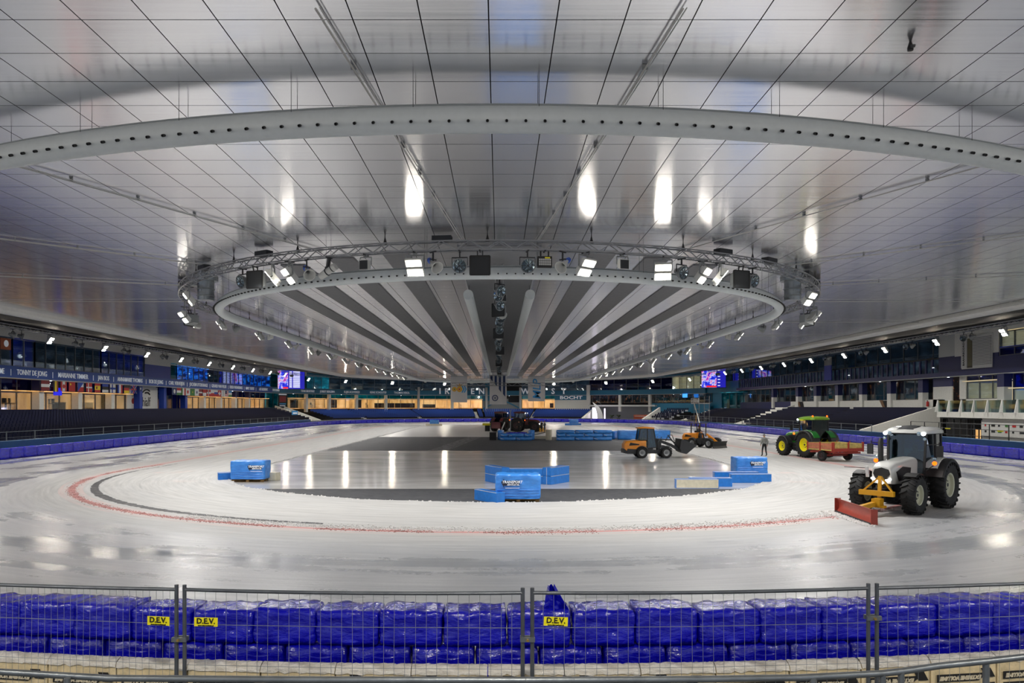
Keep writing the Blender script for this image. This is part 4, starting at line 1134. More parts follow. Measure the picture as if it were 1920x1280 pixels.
# bales in front, printed
NBL = 38.55
bale_me = []
for s in range(4):
    mb = MB(); rings = []; w_ = .83
    prof = [(-.19, 0), (-.19, 1.06), (-.17, 1.10), (-.15, 1.125), (-.10, 1.135), (-.06, 1.13), (-.045, 1.10), (-.045, 0)]
    for i in range(9):
        u = i/8; x = (u-.5)*w_; e = 1-.04*(abs(u-.5)*2)**6
        rings.append([Vector((x, p[0]*e+.006*noise.noise(Vector((x*9, p[1]*5, s))), p[1]*(1-.012*(abs(u-.5)*2)**4)+(.01*noise.noise(Vector((x*5, p[0]*9, s*3))) if p[1] > 1.0 else 0))) for p in prof])
    mb.loft(rings); bale_me.append(mb.mesh('bale_body', MT['bale'], True))
def foil_mesh(s):
    mb = MB(); rows = []
    for i in range(25):
        x = (i/24-.5)*.84; hang = .025+.02*noise.noise(Vector((x*12, s*5, 0)))
        row = []
        for y, z in ((-.205, 1.09-hang), (-.203, 1.07), (-.18, 1.12), (-.14, 1.145), (-.10, 1.155), (-.06, 1.145), (-.035, 1.10)):
            row.append(Vector((x, y-.006*noise.noise(Vector((x*30, z*30, s))), z+.014*noise.noise(Vector((x*22, y*22, s))))))
        rows.append(row)
    mb.loft(rows, cap=False, closed=False); return mb.mesh('foil_cover', MT['clear'], True)
foils = [foil_mesh(s) for s in range(3)]
arrow = MB().prism([(-.06, -.055), (.06, -.055), (.0, .055), (-.12, .055)], 'Y', -.004, .004).mesh('printed_arrow', MT['ink'])
arrow2 = MB().prism([(-.12, -.055), (.0, -.055), (.06, .055), (-.06, .055)], 'Y', -.004, .004).mesh('printed_arrow', MT['ink'])
panel = MB().prism([(-.31, -.045), (.22, -.045), (.28, 0), (.31, .045), (-.31, .045)], 'Y', -.003, .003).mesh('print_panel', MT['ink'])
def lettering_mesh(s, size, m, bold=.004, shear=.25):
    o = text(s, size, m, bold=bold, shear=shear, ext=.003); bpy.context.view_layer.update()
    me = bpy.data.meshes.new_from_object(o.evaluated_get(bpy.context.evaluated_depsgraph_get())); bpy.data.objects.remove(o); me.name = 'lettering'; return me
extreme = lettering_mesh('EXTREME VOLUME', .062, MT['paleink'])
bl_items = []
for k in range(-17, 18):
    th = (k+.35)*.845/NBL; x, y = NBL*sin(th), CY-NBL*cos(th); pxx = X0+F*x/y
    where = 'left of the left fence joint' if pxx < 335 else 'under the second fence panel' if pxx < 985 else 'under the third fence panel' if pxx < 1636 else 'right of the right fence joint'
    t_ = thing('insulation_bale', 'tan printed bale with crinkled clear film over its top, %s' % where, 'bale', (x, y, 0), th, 'printed bales')
    t_.scale.z = .965; bl_items.append((t_, pxx)); link('bale_body', bale_me[k % 4], t_); link('foil_cover', foils[k % 3], t_)
    if abs(k) > 3 or k in (-3, 3):
        zz = .90 if abs(k) < 8 else .95
        for q_, z in enumerate((zz, zz-.13)):
            link('print_panel', panel, t_, (-.04, -.20, z)); o = link('lettering', extreme, t_, (-.05, -.206, z)); o.rotation_euler = (pi/2, pi, 0)
            link('printed_arrow', (arrow, arrow2)[q_], t_, (.33, -.20, z+(.045 if q_ == 0 else 0)))
    else:
        link('printed_arrow', arrow, t_, (-.14, -.20, 1.0)); link('printed_arrow', arrow2, t_, (.2, -.20, .985)); 
        link('print_panel', panel, t_, (0, -.20, .89)); o = link('lettering', extreme, t_, (0, -.206, .89)); o.rotation_euler = (pi/2, pi, 0)
finish_labels(bl_items, 'tan printed bale under crinkled clear film, %s to the %s of the %s fence joint')
# mesh fence of panels
def fence(pa, pb, label, nv, zt=2.10, sag=.02, posts=(1, 1), feet=True):
    a, b = Vector((pa[0], pa[1], 0)), Vector((pb[0], pb[1], 0)); L = (b-a).length; rz = atan2(b.y-a.y, b.x-a.x)
    t_ = thing('mesh_fence', label, 'fence', a, rz, 'mesh fence panels')
    for k, e in enumerate((0.0, L)): MB().tube([(e, 0, .02), (e, 0, zt+.05)], .021, 8).build('post', MT['galv_dark'], t_, smooth=True)
    P = [(L*i/12, 0, zt-sag*4*(i/12)*(1-i/12)) for i in range(13)]
    MB().tube(P, .019, 8).build('top_rail', MT['galv_dark'], t_, smooth=True)
    MB().tube([(0, 0, .14), (L, 0, .14)], .019, 8).build('bottom_rail', MT['galv'], t_, smooth=True)
    for i in range(1, nv):
        x = L*i/nv; wob = .012*noise.noise(Vector((x*3, a.x, 0)))
        zt_ = zt-sag*4*(x/L)*(1-x/L)
        MB().tube([(x, 0, .14), (x+wob, -.004, 1.4), (x+wob*.6, 0, 1.72), (x, 0, zt_)], .0022, 4, cap=False).build('wire', MT['wire'], t_)
    for z in (.45, .9, 1.32, 1.74): MB().tube([(0, .004, z), (L*.5, .006, z-.012), (L, .004, z)], .003, 4, cap=False).build('wire', MT['wire'], t_)
    for e in (0.0, L): MB().box((e+(.13 if e == 0 else -.13), 0, .04), (.2, .62, .10)).build('foot_block', MT['rubber'], t_)
    return t_
DF = 39.4
def fp(px_): 
    k = (px_-X0)/F; d = 7.6
    for _ in range(20): x = k*d; d = CY-sqrt(DF**2-x*x)
    return (k*d, d)
J = [-330, 331, 346, 980, 998, 1628, 1644, 2330]
names = ['fine mesh fence panel at the left edge of the picture', 'wide mesh fence panel between the left and middle joints', 'wide mesh fence panel between the middle and right joints', 'mesh fence panel at the right edge of the picture']
panels = []
for i in range(4):
    a, b = fp(J[2*i]), fp(J[2*i+1]); panels.append(fence(a, b, names[i], (56, 32, 32, 38)[i]))
for i, p in enumerate((338, 989, 1636)):
    x, y = fp(p); z = CH-((1197, 1197, 1157)[i]-YH)/F*y
    t_ = thing('fence_clamp', 'metal clamp joining two fence posts at the %s joint' % ('left', 'middle', 'right')[i], 'clamp', (x, y-.0, z), 0, None)
    MB().box((0, -.03, 0), (.15, .03, .045)).build('clamp_plate', MT['galv'], t_); MB().box((0, .03, 0), (.15, .03, .045)).build('clamp_plate', MT['galv'], t_)
    MB().tube([(0, -.07, 0), (0, .06, 0)], .014, 6).build('bolt', mat('brass', 'a98c4a', .4, .6), t_)
dev = lettering_mesh('D.E.V.', .078, MT['ink'], .0022, 0)
url = lettering_mesh('www.dev-verhuur.nl', .020, MT['ink'], .001, 0)
for i, (p, pyc, fi, tl) in enumerate(((298, 1163, 0, .0), (387, 1165, 1, -.01), (1042, 1164, 2, -.05))):
    x, y = fp(p); z = CH-(pyc-YH)/F*y
    t_ = thing('rental_sign', 'yellow D.E.V. sign on the fence %s' % ('left of the left joint', 'right of the left joint', 'right of the middle joint')[i], 'sign', (x, y-.012, z), panels[fi].rotation_euler.z)
    t_.rotation_euler = (0, -tl, panels[fi].rotation_euler.z)
    MB().box((0, 0, 0), (.245, .004, .092)).build('sign_plate', MT['sign'], t_)
    o = link('lettering', dev, t_, (0, -.0045, .008)); o.rotation_euler = (pi/2, 0, 0)
    o = link('lettering', url, t_, (0, -.0045, -.036)); o.rotation_euler = (pi/2, 0, 0)
# tube railing nearest the camera
def rail(name, label, P, r, drops):
    t_ = thing(name, label, 'railing', (P[0][0], P[0][1], 0)); L0 = t_.location
    MB().tube([Vector(p)-L0 for p in P], r, 12).build('top_rail', MT['galv'], t_, smooth=True)
    lo = [Vector(p)-L0-Vector((0, 0, .42)) for p in P]; MB().tube(lo, r*.8, 10).build('lower_rail', MT['galv'], t_, smooth=True)
    for p in drops: q_ = Vector(p)-L0; MB().tube([(q_.x, q_.y, .0), q_], r*.95, 10).build('post', MT['galv'], t_, smooth=True)
    return t_
dR = 5.6
def rp(px_, py_): return px_at(px_, py_, dR+.5*((px_-936)/984)**2)
A = [rp(-300, 1240), rp(0, 1259), rp(100, 1265), rp(205, 1271), rp(600, 1274), rp(985, 1275)]
B = [rp(985, 1275), rp(1300, 1273), rp(1500, 1270), rp(1655, 1262), rp(1690, 1258)]
C_ = [rp(1685, 1259), rp(1760, 1248), rp(1860, 1238), rp(1920, 1231), rp(2150, 1205)]
rail('tube_railing', 'galvanised tube railing along the bottom edge, left half', A, .026, (A[3]+Vector((-.33, .0, 0)), A[1]+Vector((-.6, 0, 0)), A[5]))
rail('tube_railing', 'galvanised tube railing along the bottom edge, right of the middle', B, .026, (B[2]+Vector((.1, 0, 0)), B[3]))
rail('tube_railing', 'galvanised tube railing rising at the bottom right corner', C_, .026, (C_[0]+Vector((.02, 0, 0)), C_[2]-Vector((.05, 0, 0)), C_[4]))
# ground the spectators' side
struct(MB().span((-20, -3, -.04), (20, 8.2, -.0)).build('floor_near', mat('near_floor', '5a5c5e', .85, vary=.15)))
# ---- railings in front of the stands
def stand_rail(side, t0, t1, label):
    xs = {}
    t_ = thing('stand_railing', label, 'railing', (*stad(39.6, t0, XB)[:2], 1.0)); L0 = t_.location
    for z in (1.95, 1.5): MB().tube([p-L0 for p in stad_pts(39.6, 3, z, t0, t1, XB)], .03 if z > 1.9 else .015, 5).build('rail', MT['galv'], t_)
    t = t0
    while t < t1: x, y, a = stad(39.6, t, XB); MB().box((x-L0.x, y-L0.y, .5), (.07, .07, 1.0), a).build('post', MT['galv'], t_); t += 3.6
    return t_
q3 = 39.6*pi/2; p3 = 2*pi*39.6+2*LEN
stand_rail('left', 3*q3+LEN+14, 3*q3+2*LEN-8, 'long grey railing in front of the left stand seats')
stand_rail('right', q3+34, q3+LEN+10, 'long grey railing in front of the right stand seats')
t_ = thing('stand_railing', 'grey railing and black crowd gates before the dark doorway at right', 'railing', (43, 62, 0))
for z in (1.3, 1.9, 2.4): MB().tube([(0, -14, z), (0, 16, z)], .025, 5).build('rail', MT['charcoal'], t_)
for k in range(13): MB().box((0, -14+2.5*k, 1.3), (.06, .06, 2.2)).build('post', MT['charcoal'], t_)
for k in (1, 3, 6, 9): MB().box((-.05, -13+2.5*k, 1.85), (.03, .8, .1)).build('yellow_strip', MT['sign'], t_)

# ================================================================== mats and wrapped stacks on the infield
def vin_mat(name, label, c, L, W, H, rz, m='mat_blue', z=0.0, group=None, face=None):
    t_ = thing(name, label, 'mat', (c[0], c[1], z-.045), rz, group)
    mb = MB(); b = .02; rings = []
    for x, k in ((-L/2, .96), (-L/2+b, 1), (L/2-b, 1), (L/2, .96)):
        rings.append([Vector((x, -W/2*k, H*(1-k)/2)), Vector((x, W/2*k, H*(1-k)/2)), Vector((x, W/2*k, H-(H*(1-k)/2))), Vector((x, -W/2*k, H-H*(1-k)/2))])
    mb.loft(rings); mb.build('mat_cover', MT[m], t_)
    for s in (-1, 1): MB().bar((-L/2+.02, s*W/2, H*.985), (L/2-.02, s*W/2, H*.985), .018).build('piping', MT['cloth'], t_)
    MB().bar((-L/2, 0, H), (-L/2, 0, .0), .02).build('seam', MT['cloth'], t_)
    if face: MB().box((0, -W/2-.004, H/2), (L*.97, .008, H*.9)).build('canvas_face', MT[face], t_)
    return t_
def pallet(parent, L, W):
    mb = None
    for i in range(5): MB().box((0, -W/2+.06+i*(W-.12)/4, .115), (L, .12, .025)).build('deck_board', MT['pallet'], parent)
    for i in range(3):
        for j in (-1, 0, 1): MB().box((-L/2+.08+i*(L-.16)/2, j*(W/2-.07), .06), (.15, .13, .08)).build('pallet_block', MT['pallet'], parent)
    for j in (-1, 0, 1): MB().box((0, j*(W/2-.07), .01), (L, .12, .02)).build('skid_board', MT['pallet'], parent)
def wrapped_stack(label, c, L, W, H, rz, text_x):
    t_ = thing('wrapped_stack', label, 'pallet stack', (c[0], c[1], -.05), rz)
    p_ = MB().box((0, 0, .01), (.01, .01, .005)).build('pallet', MT['pallet'], t_); pallet(p_, L*.93, W*.95)
    me = block_mesh(L, W, H, MT['wrap'], int(L*100), 22, 8, 14, .04, 'wrapping'); o = link('wrapping', me, t_, (0, 0, .135))
    for k in range(4):
        z = .18+k*.12; mb = MB(); P = [(-L/2+.06, -W/2-.008, z), (-L/4, -W/2-.02, z+.015), (L/4, -W/2-.02, z-.01), (L/2-.06, -W/2-.008, z+.005)]
        mb.tube(P, .022, 6); mb.build('film_band', MT['wrap'], t_, smooth=True)
    x = text_x; zt = H*.72
    MB().prism([(x-.32, .0), (x-.20, .12), (x-.2, .05), (x+.48, .05), (x+.44, -.16), (x-.2, -.16), (x-.2, -.24), (x-.28, -.1)], 'Y', -.004, .004).build('printed_arrow', mat('print_dark', '101833', .5), t_, loc=(0, -W/2-.045, zt+.12))
    text('TRANSPORT', .15, MT['letter'], t_, (x+.14, -W/2-.058, zt+.11), bold=.004, shear=.2)
    text('SERVICE NL', .10, MT['letter'], t_, (x+.18, -W/2-.058, zt-.0), bold=.002, shear=.2)
    MB().box((x+.15, -W/2-.05, zt-.14), (.6, .008, .02)).build('printed_line', MT['letter'], t_)
    return t_
wrapped_stack('wrapped sky blue pallet stack with printed arrow in the middle foreground of the infield', (.79, 31.9), 1.9, 1.15, 1.05, .02, -.4)
wrapped_stack('wrapped sky blue pallet stack with printed arrow near the left bend of the infield', (-13.4, 40.3), 1.85, 1.1, 1.0, -.03, .35)
wrapped_stack('wrapped sky blue pallet stack with printed arrow near the right bend of the infield', (14.35, 42.9), 1.8, 1.1, 1.0, .04, .15)
GM = None
vin_mat('foam_mat', 'short blue foam mat lying in front of the middle wrapped stack', (-.42, 31.75), 1.75, .42, .45, -.98)
for k in range(2):
    lv = ('lower', 'upper')[k]
    vin_mat('foam_mat', 'blue mat behind the middle wrapped stack, %s of the angled left pair' % lv, (-.12, 39.5), 2.0, .45, .43, -1.1, z=.44*k)
    vin_mat('foam_mat', 'blue mat behind the middle wrapped stack, %s of the long centre pair' % lv, (1.45, 38.95), 2.1, .45, .40, .0, z=.41*k)
    vin_mat('foam_mat', 'blue mat behind the middle wrapped stack, %s of the angled right pair' % lv, (3.0, 39.3), 1.9, .5, .43, .95, z=.44*k)
vin_mat('foam_mat', 'blue and cream foam mat left of the left wrapped stack', (-14.55, 41.0), 1.7, .45, .42, .45)
vin_mat('foam_mat', 'small cream foam mat right of the left wrapped stack', (-12.3, 40.8), .5, .5, .43, 1.3, 'mat_cream')
vin_mat('foam_mat', 'long mat with cream canvas side at the right front of the infield', (9.75, 36.9), 2.1, .42, .44, -.06, face='mat_cream')
vin_mat('foam_mat', 'long blue mat just behind the cream sided mat', (10.65, 37.7), 2.1, .42, .44, -.04)
vin_mat('foam_mat', 'long blue mat in front of the right wrapped stack, front one of two', (13.3, 39.6), 2.15, .42, .46, .03)
vin_mat('foam_mat', 'long blue mat in front of the right wrapped stack, rear one of two', (12.95, 40.9), 2.4, .42, .46, .0)
# far wall of stacked mats
def mat_wall(x0, x1, d, rows, label, group, W=.9, L=2.3, H=.40):
    for k in range(rows):
        n = max(1, round((x1-x0)/L)); w_ = (x1-x0)/n; sh = (w_/2 if k % 2 else 0)
        xs = [x0] + [x0+w_*i+sh for i in range(1, n)] + [x1] if sh == 0 else [x0, x0+sh] + [x0+sh+w_*i for i in range(1, n)] + [x1]
        for ii, (a, b) in enumerate(zip(xs[:-1], xs[1:])):
            if b-a < .2: continue
            t_ = thing('foam_mat', label+', %s layer, %s from left' % (('bottom', 'middle', 'top')[k], ORD[ii]), 'mat', ((a+b)/2, d, -.05+k*(H+.01)), 0, group+', layer %s' % ('bottom', 'middle', 'top')[k])
            link('mat_cover', block_mesh(b-a-.03, W, H, MT['wrap'], int(a*10+k), 6, 3, 3, .02, 'mat_cover'), t_)
            MB().bar((-(b-a)/2+.05, -W/2, H*.7), (-(b-a)/2+.45, -W/2-.01, H*.3), .04).build('strap', MT['cloth'], t_)
mat_wall(6.75, 13.35, 88.5, 3, 'sky blue wrapped mat in the long low wall', 'mats in the long low wall')
mat_wall(.1, 3.9, 88.5, 2, 'sky blue wrapped mat in the block by the red tractors', 'mats in the block below the red tractors', W=1.2)
for i, (x, y, L, rz) in enumerate(((.2, 90.2, 1.6, 1.4), (3.9, 90.3, 1.6, 1.7), (14.2, 92, 2.2, 1.2), (15.6, 90.5, 2.6, .1), (18.0, 90.0, 2.4, .15), (19.9, 91.5, 2.2, .3))):
    t_ = thing('foam_mat', ('upright sky blue mat closing the left side of the mat block', 'upright sky blue mat closing the right side of the mat block', 'dark blue mat at the right end of the long mat wall', 'blue mat left of the orange loader cab', 'blue mat directly behind the orange loader cab', 'blue mat right of the orange loader cab')[i], 'mat', (x, y, -.05), rz)
    link('mat_cover', block_mesh(L, .5, 1.15 if i != 2 else 1.0, MT['wrap' if i < 2 or i > 2 else 'mat_blue'], 90+i, 8, 3, 5, .03, 'mat_cover'), t_)
    MB().bar((-L/2, -.26, 1.1), (L/2, -.26, 1.1), .03).build('piping', MT['cloth'], t_)
o = link('tarpaulin', block_mesh(2.6, 1.4, .5, MT['film_far'], 77, 12, 6, 4, .1, 'tarpaulin'), None, (2.1, 90.6, .3)); tag(o, 'crumpled dark blue tarpaulin lying inside the block of mats', 'tarpaulin')
t_ = thing('cream_mat_stack', 'upright cream mats leaning at the left end of the long mat wall', 'mat', (6.1, 89, -.05))
for k in range(4): MB().box((-.25*k*.5, .2*k, .62), (.18, 1.0, 1.25), -.2).build('cream_mat', MT['mat_cream'], t_)
t_ = thing('timber_beam', 'pale low beam lying left of the long mat wall', 'beam', (4.9, 92.2, -.05)); MB().span((-.9, -.15, 0), (.9, .15, .35)).build('beam_body', MT['mat_cream'], t_); MB().bar((-.8, 0, .45), (.8, .1, .8), .08).build('prop', MT['charcoal'], t_)
for i, (x, y, lb) in enumerate(((15.8, 158.0, 'small blue wrapped stack by the far right curve of the ice'), (-13.4, 154.5, 'small blue wrapped stack at the far left of the infield'))):
    t_ = thing('wrapped_stack', lb, 'pallet stack', (x, y, -.05), 0)
    link('wrapping', block_mesh(1.9, 1.1, 1.1, MT['wrap'], 120+i, 6, 3, 4, .04, 'wrapping'), t_, (0, 0, .14)); MB().box((0, 0, .07), (1.7, 1.0, .13)).build('pallet', MT['pallet'], t_)
    vin_mat('foam_mat', 'low blue mat lying before the far %s wrapped stack' % ('right', 'left')[i], (x-.3 if i == 0 else x, y-1.2), 3.4, .5, .4, 0, z=.0, m='mat_blue' if i == 0 else 'mat_cream')
# ================================================================== vehicles: x forward, y left, origin on the ground under the rear axle
def wheel(parent, c, R, w_, rim_m, lug=True, nl=20, rim_r=.52, name='wheel'):
    """tyre with chevron lugs; rim as its child. c = hub centre"""
    prof = [(R*rim_r, -w_*.40), (R*.62, -w_*.47), (R*.80, -w_*.5), (R*.90, -w_*.47), (R*.945, -w_*.36), (R*.955, 0), (R*.945, w_*.36), (R*.90, w_*.47), (R*.80, w_*.5), (R*.62, w_*.47), (R*rim_r, w_*.40), (R*rim_r*.97, 0)]
    mb = MB(); mb.lathe(prof, (0, 0, 0), 'Y', 32)
    mb.f = [f for f in mb.f if len(f) == 4]
    if lug:
        for s in (-1, 1):
            for k in range(nl):
                a = 2*pi*(k+(.5 if s > 0 else 0))/nl; P = []
                for i, (yy, da) in enumerate(((.02, 0), (.26, -.10), (.50, -.17))):
                    r = R*(.975 if i < 2 else .955); aa = a+da*1.0
                    P.append(Vector((r*cos(aa), s*yy*w_, r*sin(aa))))
                for p, q in zip(P[:-1], P[1:]): mb.bar(p, q, R*.06, R*.07, up=p.normalized())
                p = P[-1]; mb.bar(p, Vector((p.x*.88, p.y, p.z*.88)), R*.06, R*.05, up=(0, 1, 0))
    o = mb.build(name, MT['rubber'], parent, smooth=True, loc=c)
    r = R*rim_r; mb = MB()
    for s in (-1, 1):
        mb.lathe([(r*.99, s*w_*.40), (r*.90, s*w_*.37), (r*.86, s*w_*.18), (r*.50, s*w_*.10), (r*.30, s*w_*.16), (r*.28, s*w_*.24), (0, s*w_*.25)], (0, 0, 0), 'Y', 28, None, False)
    mb.build('rim', rim_m, o, smooth=True)
    mb = MB()
    for s in (-1, 1):
        for k in range(8): a = 2*pi*k/8; mb.box((r*.38*cos(a), s*w_*.15, r*.38*sin(a)), (.045, .05, .045))
        mb.lathe([(0, s*w_*.27), (r*.16, s*w_*.26), (r*.18, s*w_*.15)], (0, 0, 0), 'Y', 12)
    mb.build('wheel_nuts', MT['charcoal'], o)
    return o
def ring_sec(x, hw, zt, zb, rt=.35, n=14):
    """hood like section: flat bottom, rounded top"""
    P = [Vector((x, -hw, zb)), Vector((x, -hw, (zt+zb)/2))]
    for i in range(n+1):
        a = pi-pi*i/n; cx = cos(a); sz = sin(a)
        P.append(Vector((x, hw*(abs(cx)**.55)*(1 if cx > 0 else -1), zt-rt+rt*(sz**.6))))
    P += [Vector((x, hw, (zt+zb)/2)), Vector((x, hw, zb))]
    return P
def fender(parent, c, R, y0, y1, a0, a1, m, name='fender', th=.05, skirt=.12, n=12):
    mb = MB(); rings = []
    for i in range(n+1):
        a = radians(a0+(a1-a0)*i/n); ci, si = cos(a), sin(a); P = []
        yo = y1 if abs(y1) > abs(y0) else y0; yi = y0 if yo == y1 else y1; sg = 1 if yo > 0 else -1
        for r, y in ((R, yi), (R, yo-sg*.04), (R-.05, yo), (R-skirt, yo), (R-skirt, yo-sg*.03), (R-th-.05, yo-sg*.05), (R-th, yi)):
            P.append(Vector((c[0]+r*ci, y, c[2]+r*si)))
        rings.append(P)
    mb.loft(rings); return mb.build(name, m, parent, smooth=True)
def tractor(label, loc, rz, paint, rim, Rr=.92, Rf=.73, wb=2.85, roof=None, hoodstyle='v', lights=True, name='tractor'):
    t_ = thing(name, label, 'tractor', (loc[0], loc[1], loc[2] if len(loc) > 2 else 0), rz)
    P = paint; roof = roof or P
    tr = .95
    for s in (-1, 1):
        wheel(t_, (0, s*tr, Rr), Rr, .58, rim, nl=22); wheel(t_, (wb, s*.93, Rf), Rf, .48, rim, nl=20)
    # chassis
    mb = MB(); mb.span((-.45, -.28, .62), (wb+.35, .28, 1.05)); mb.span((-.5, -.36, .55), (.55, .36, 1.15)); mb.tube([(0, -.8, Rr), (0, .8, Rr)], .16, 10); mb.tube([(wb, -.8, Rf), (wb, .8, Rf)], .11, 10)
    mb.span((wb-.1, -.22, .45), (wb+.75, .22, .95)); mb.span((.9, .32, .5), (1.9, .75, 1.1)); mb.span((.9, -.75, .5), (1.9, -.32, 1.1)); mb.build('chassis', MT['black'], t_)
    for s in (-1, 1):
        mb = MB()
        for k in range(3): mb.span((1.25, s*.72-.12, .45+.28*k), (1.65, s*.72+.18, .50+.28*k))
        mb.build('cab_step', MT['black'], t_)
    # hood
    hood = MB().loft([ring_sec(1.15, .42, 2.02, 1.05, .30), ring_sec(1.7, .41, 2.0, 1.05, .30), ring_sec(2.4, .39, 1.94, 1.08, .30), ring_sec(2.95, .40, 1.92, 1.10, .28), ring_sec(3.25, .38, 1.84, 1.10, .26), ring_sec(3.42, .34, 1.74, 1.12, .24)])
    hood.build('bonnet', P, t_, smooth=True)
    for s in (-1, 1):
        MB().prism([(1.9, 1.25), (2.9, 1.2), (3.1, 1.55), (2.5, 1.72), (1.8, 1.65)], 'Y', s*.415-.012, s*.415+.012).build('side_vent', MT['black'], t_)
    g_ = MB().loft([[Vector((3.40-abs(z-1.45)*.10, y, z)) for y, z in ((-.27, 1.66), (-.32, 1.48), (-.24, 1.26), (0, 1.16), (.24, 1.26), (.32, 1.48), (.27, 1.66), (0, 1.73))], [Vector((3.48-abs(z-1.45)*.10, y*.92, z)) for y, z in ((-.26, 1.63), (-.30, 1.48), (-.22, 1.29), (0, 1.19), (.22, 1.29), (.30, 1.48), (.26, 1.63), (0, 1.70))]])
    g_.build('grille', MT['black'], t_)
    for s in (-1, 1):
        MB().bar((3.50, s*.02, 1.10), (3.50, s*.17, 1.24), .05, .06).bar((3.50, s*.17, 1.24), (3.44, s*.36, 1.30), .05, .06).build('light_strip', MT['drl'] if lights else MT['lens_off'], t_)
    # cab frame
    z0, z1 = 1.25, 2.93; xf, xr, xm = 1.20, -.42, .30; hb, ht = .78, .70
    mb = MB(); pr = .075
    pts = {}
    for s in (-1, 1):
        b = [(xf, s*(hb-.12), 1.35), (xm, s*hb, 1.1), (xr, s*(hb-.06), 1.5)]; tp = [(xf-.12, s*ht, z1), (xm, s*(ht+.03), z1), (xr+.02, s*ht, z1)]
        for p, q in zip(b, tp): mb.bar(p, q, pr)
        mb.bar(tp[0], tp[2], .08); mb.bar(b[0], b[1], .07); mb.bar(b[1], b[2], .07)
        pts[s] = (b, tp)
    for k in (0, 2): mb.bar(pts[-1][1][k], pts[1][1][k], .08); mb.bar(pts[-1][0][k], pts[1][0][k], .07)
    mb.span((xr, -.72, 1.0), (xf, .72, 1.22)); mb.build('cab_frame', MT['black'], t_)
    for s in (-1, 1):
        b, tp = pts[s]
        mb = MB(); mb.loft([[b[0], b[1], tp[1], tp[0]], [(p[0], p[1]-s*.015, p[2]) for p in (b[0], b[1], tp[1], tp[0])]]); mb.build('door_glass', MT['cabglass'], t_)
        mb = MB(); mb.loft([[b[1], b[2], tp[2], tp[1]], [(p[0], p[1]-s*.015, p[2]) for p in (b[1], b[2], tp[2], tp[1])]]); mb.build('side_glass', MT['cabglass'], t_)
    for k, nm in ((0, 'windscreen'), (2, 'rear_window')):
        q = [pts[-1][0][k], pts[1][0][k], pts[1][1][k], pts[-1][1][k]]; MB().loft([q, [(p[0]-.015, p[1], p[2]) for p in q]]).build(nm, MT['cabglass'], t_)
    # roof
    rf = MB()
    def rr(x, hw, zb, zt): return [Vector((x, -hw, zb)), Vector((x, -hw*.98, (zb+zt)/2)), Vector((x, -hw*.8, zt)), Vector((x, 0, zt+.02)), Vector((x, hw*.8, zt)), Vector((x, hw*.98, (zb+zt)/2)), Vector((x, hw, zb))]
    rf.loft([rr(1.32, .62, z1+.02, z1+.08), rr(1.22, .78, z1, z1+.17), rr(.6, .84, z1, z1+.25), rr(-.1, .84, z1, z1+.25), rr(-.5, .78, z1, z1+.2), rr(-.62, .66, z1+.02, z1+.12)])
    rf.build('roof', roof, t_, smooth=True)
    MB().loft([rr(1.25, .36, z1+.1, z1+.175), rr(.7, .36, z1+.2, z1+.29), rr(.35, .3, z1+.2, z1+.285)]).build('roof_hatch', MT['charcoal'], t_)
    for s in (-1, 1):
        for dy in (0, .16):
            c = Vector((1.33-dy*.1, s*(.70-dy), z1+.0)); MB().lathe([(0, -.05), (.07, -.04), (.08, .05), (.0, .055)], c, 'X', 12).build('work_light', MT['headlamp'] if (lights and dy == 0) else MT['lens_off'], t_)
        c = Vector((1.30, s*.74, z1-.2)); MB().lathe([(0, -.04), (.055, -.03), (.06, .04), (0, .045)], c, 'X', 12).build('work_light', MT['lens_off'], t_)
        # mirrors and lamp arms
        MB().bar((1.1, s*.72, 2.5), (1.35, s*1.25, 2.55), .035).bar((1.35, s*1.25, 2.62), (1.35, s*1.25, 2.35), .03).build('mirror_arm', MT['black'], t_)
        MB().box((1.37, s*1.28, 2.28), (.08, .22, .42)).build('mirror', MT['black'], t_)
        MB().bar((1.2, s*.7, 1.5), (1.25, s*1.05, 1.75), .03).build('lamp_arm', MT['black'], t_)
        MB().lathe([(0, -.05), (.07, -.03), (.08, .04), (0, .05)], (1.3, s*1.08, 1.82), 'X', 12).build('indicator', MT['amber'] if lights else MT['lens_off'], t_)
        MB().lathe([(0, -.05), (.06, -.03), (.07, .04), (0, .05)], (1.3, s*1.08, 1.98), 'X', 12).build('head_lamp', MT['lens_off'], t_)
    # exhaust stack
    MB().tube([(1.8, -.45, 1.2), (1.8, -.68, 1.4), (1.8, -.70, 2.6), (1.74, -.70, 2.74)], [.07, .1, .1, .07], 12).build('exhaust_stack', MT['black'], t_, smooth=True)
    # fenders
    for s in (-1, 1):
        fender(t_, (0, 0, Rr), Rr+.12, s*.50, s*1.27, 20, 165, MT['black'], th=.06, skirt=.14)
        fender(t_, (0, 0, Rr), Rr+.15, s*.48, s*1.02, 40, 150, P, 'fender_cover', th=.02, skirt=.05)
        fender(t_, (wb, 0, Rf), Rf+.07, s*.70, s*1.17, 60, 165, MT['black'], 'front_fender', th=.03, skirt=.05)
        MB().box((-.75, s*.95, 1.55), (.06, .22, .1)).build('rear_lamp', MT['amber'] if lights else MT['lens_off'], t_)
    # seat, wheel, driver
    MB().span((.0, -.26, 1.22), (.5, .26, 1.5)).box((-.02, 0, 1.85), (.14, .5, .7)).build('driver_seat', MT['charcoal'], t_)
    MB().tube([(.95, 0, 1.3), (.75, 0, 1.75)], .04, 8).build('steering_column', MT['charcoal'], t_)
    M = Matrix.Rotation(radians(25), 3, 'Y'); pr_ = [Vector((.75, 0, 1.76))+M@Vector((.19*cos(2*pi*i/16), .19*sin(2*pi*i/16), 0)) for i in range(16)]
    MB().tube(pr_, .018, 6, closed=True).build('steering_wheel', MT['black'], t_)
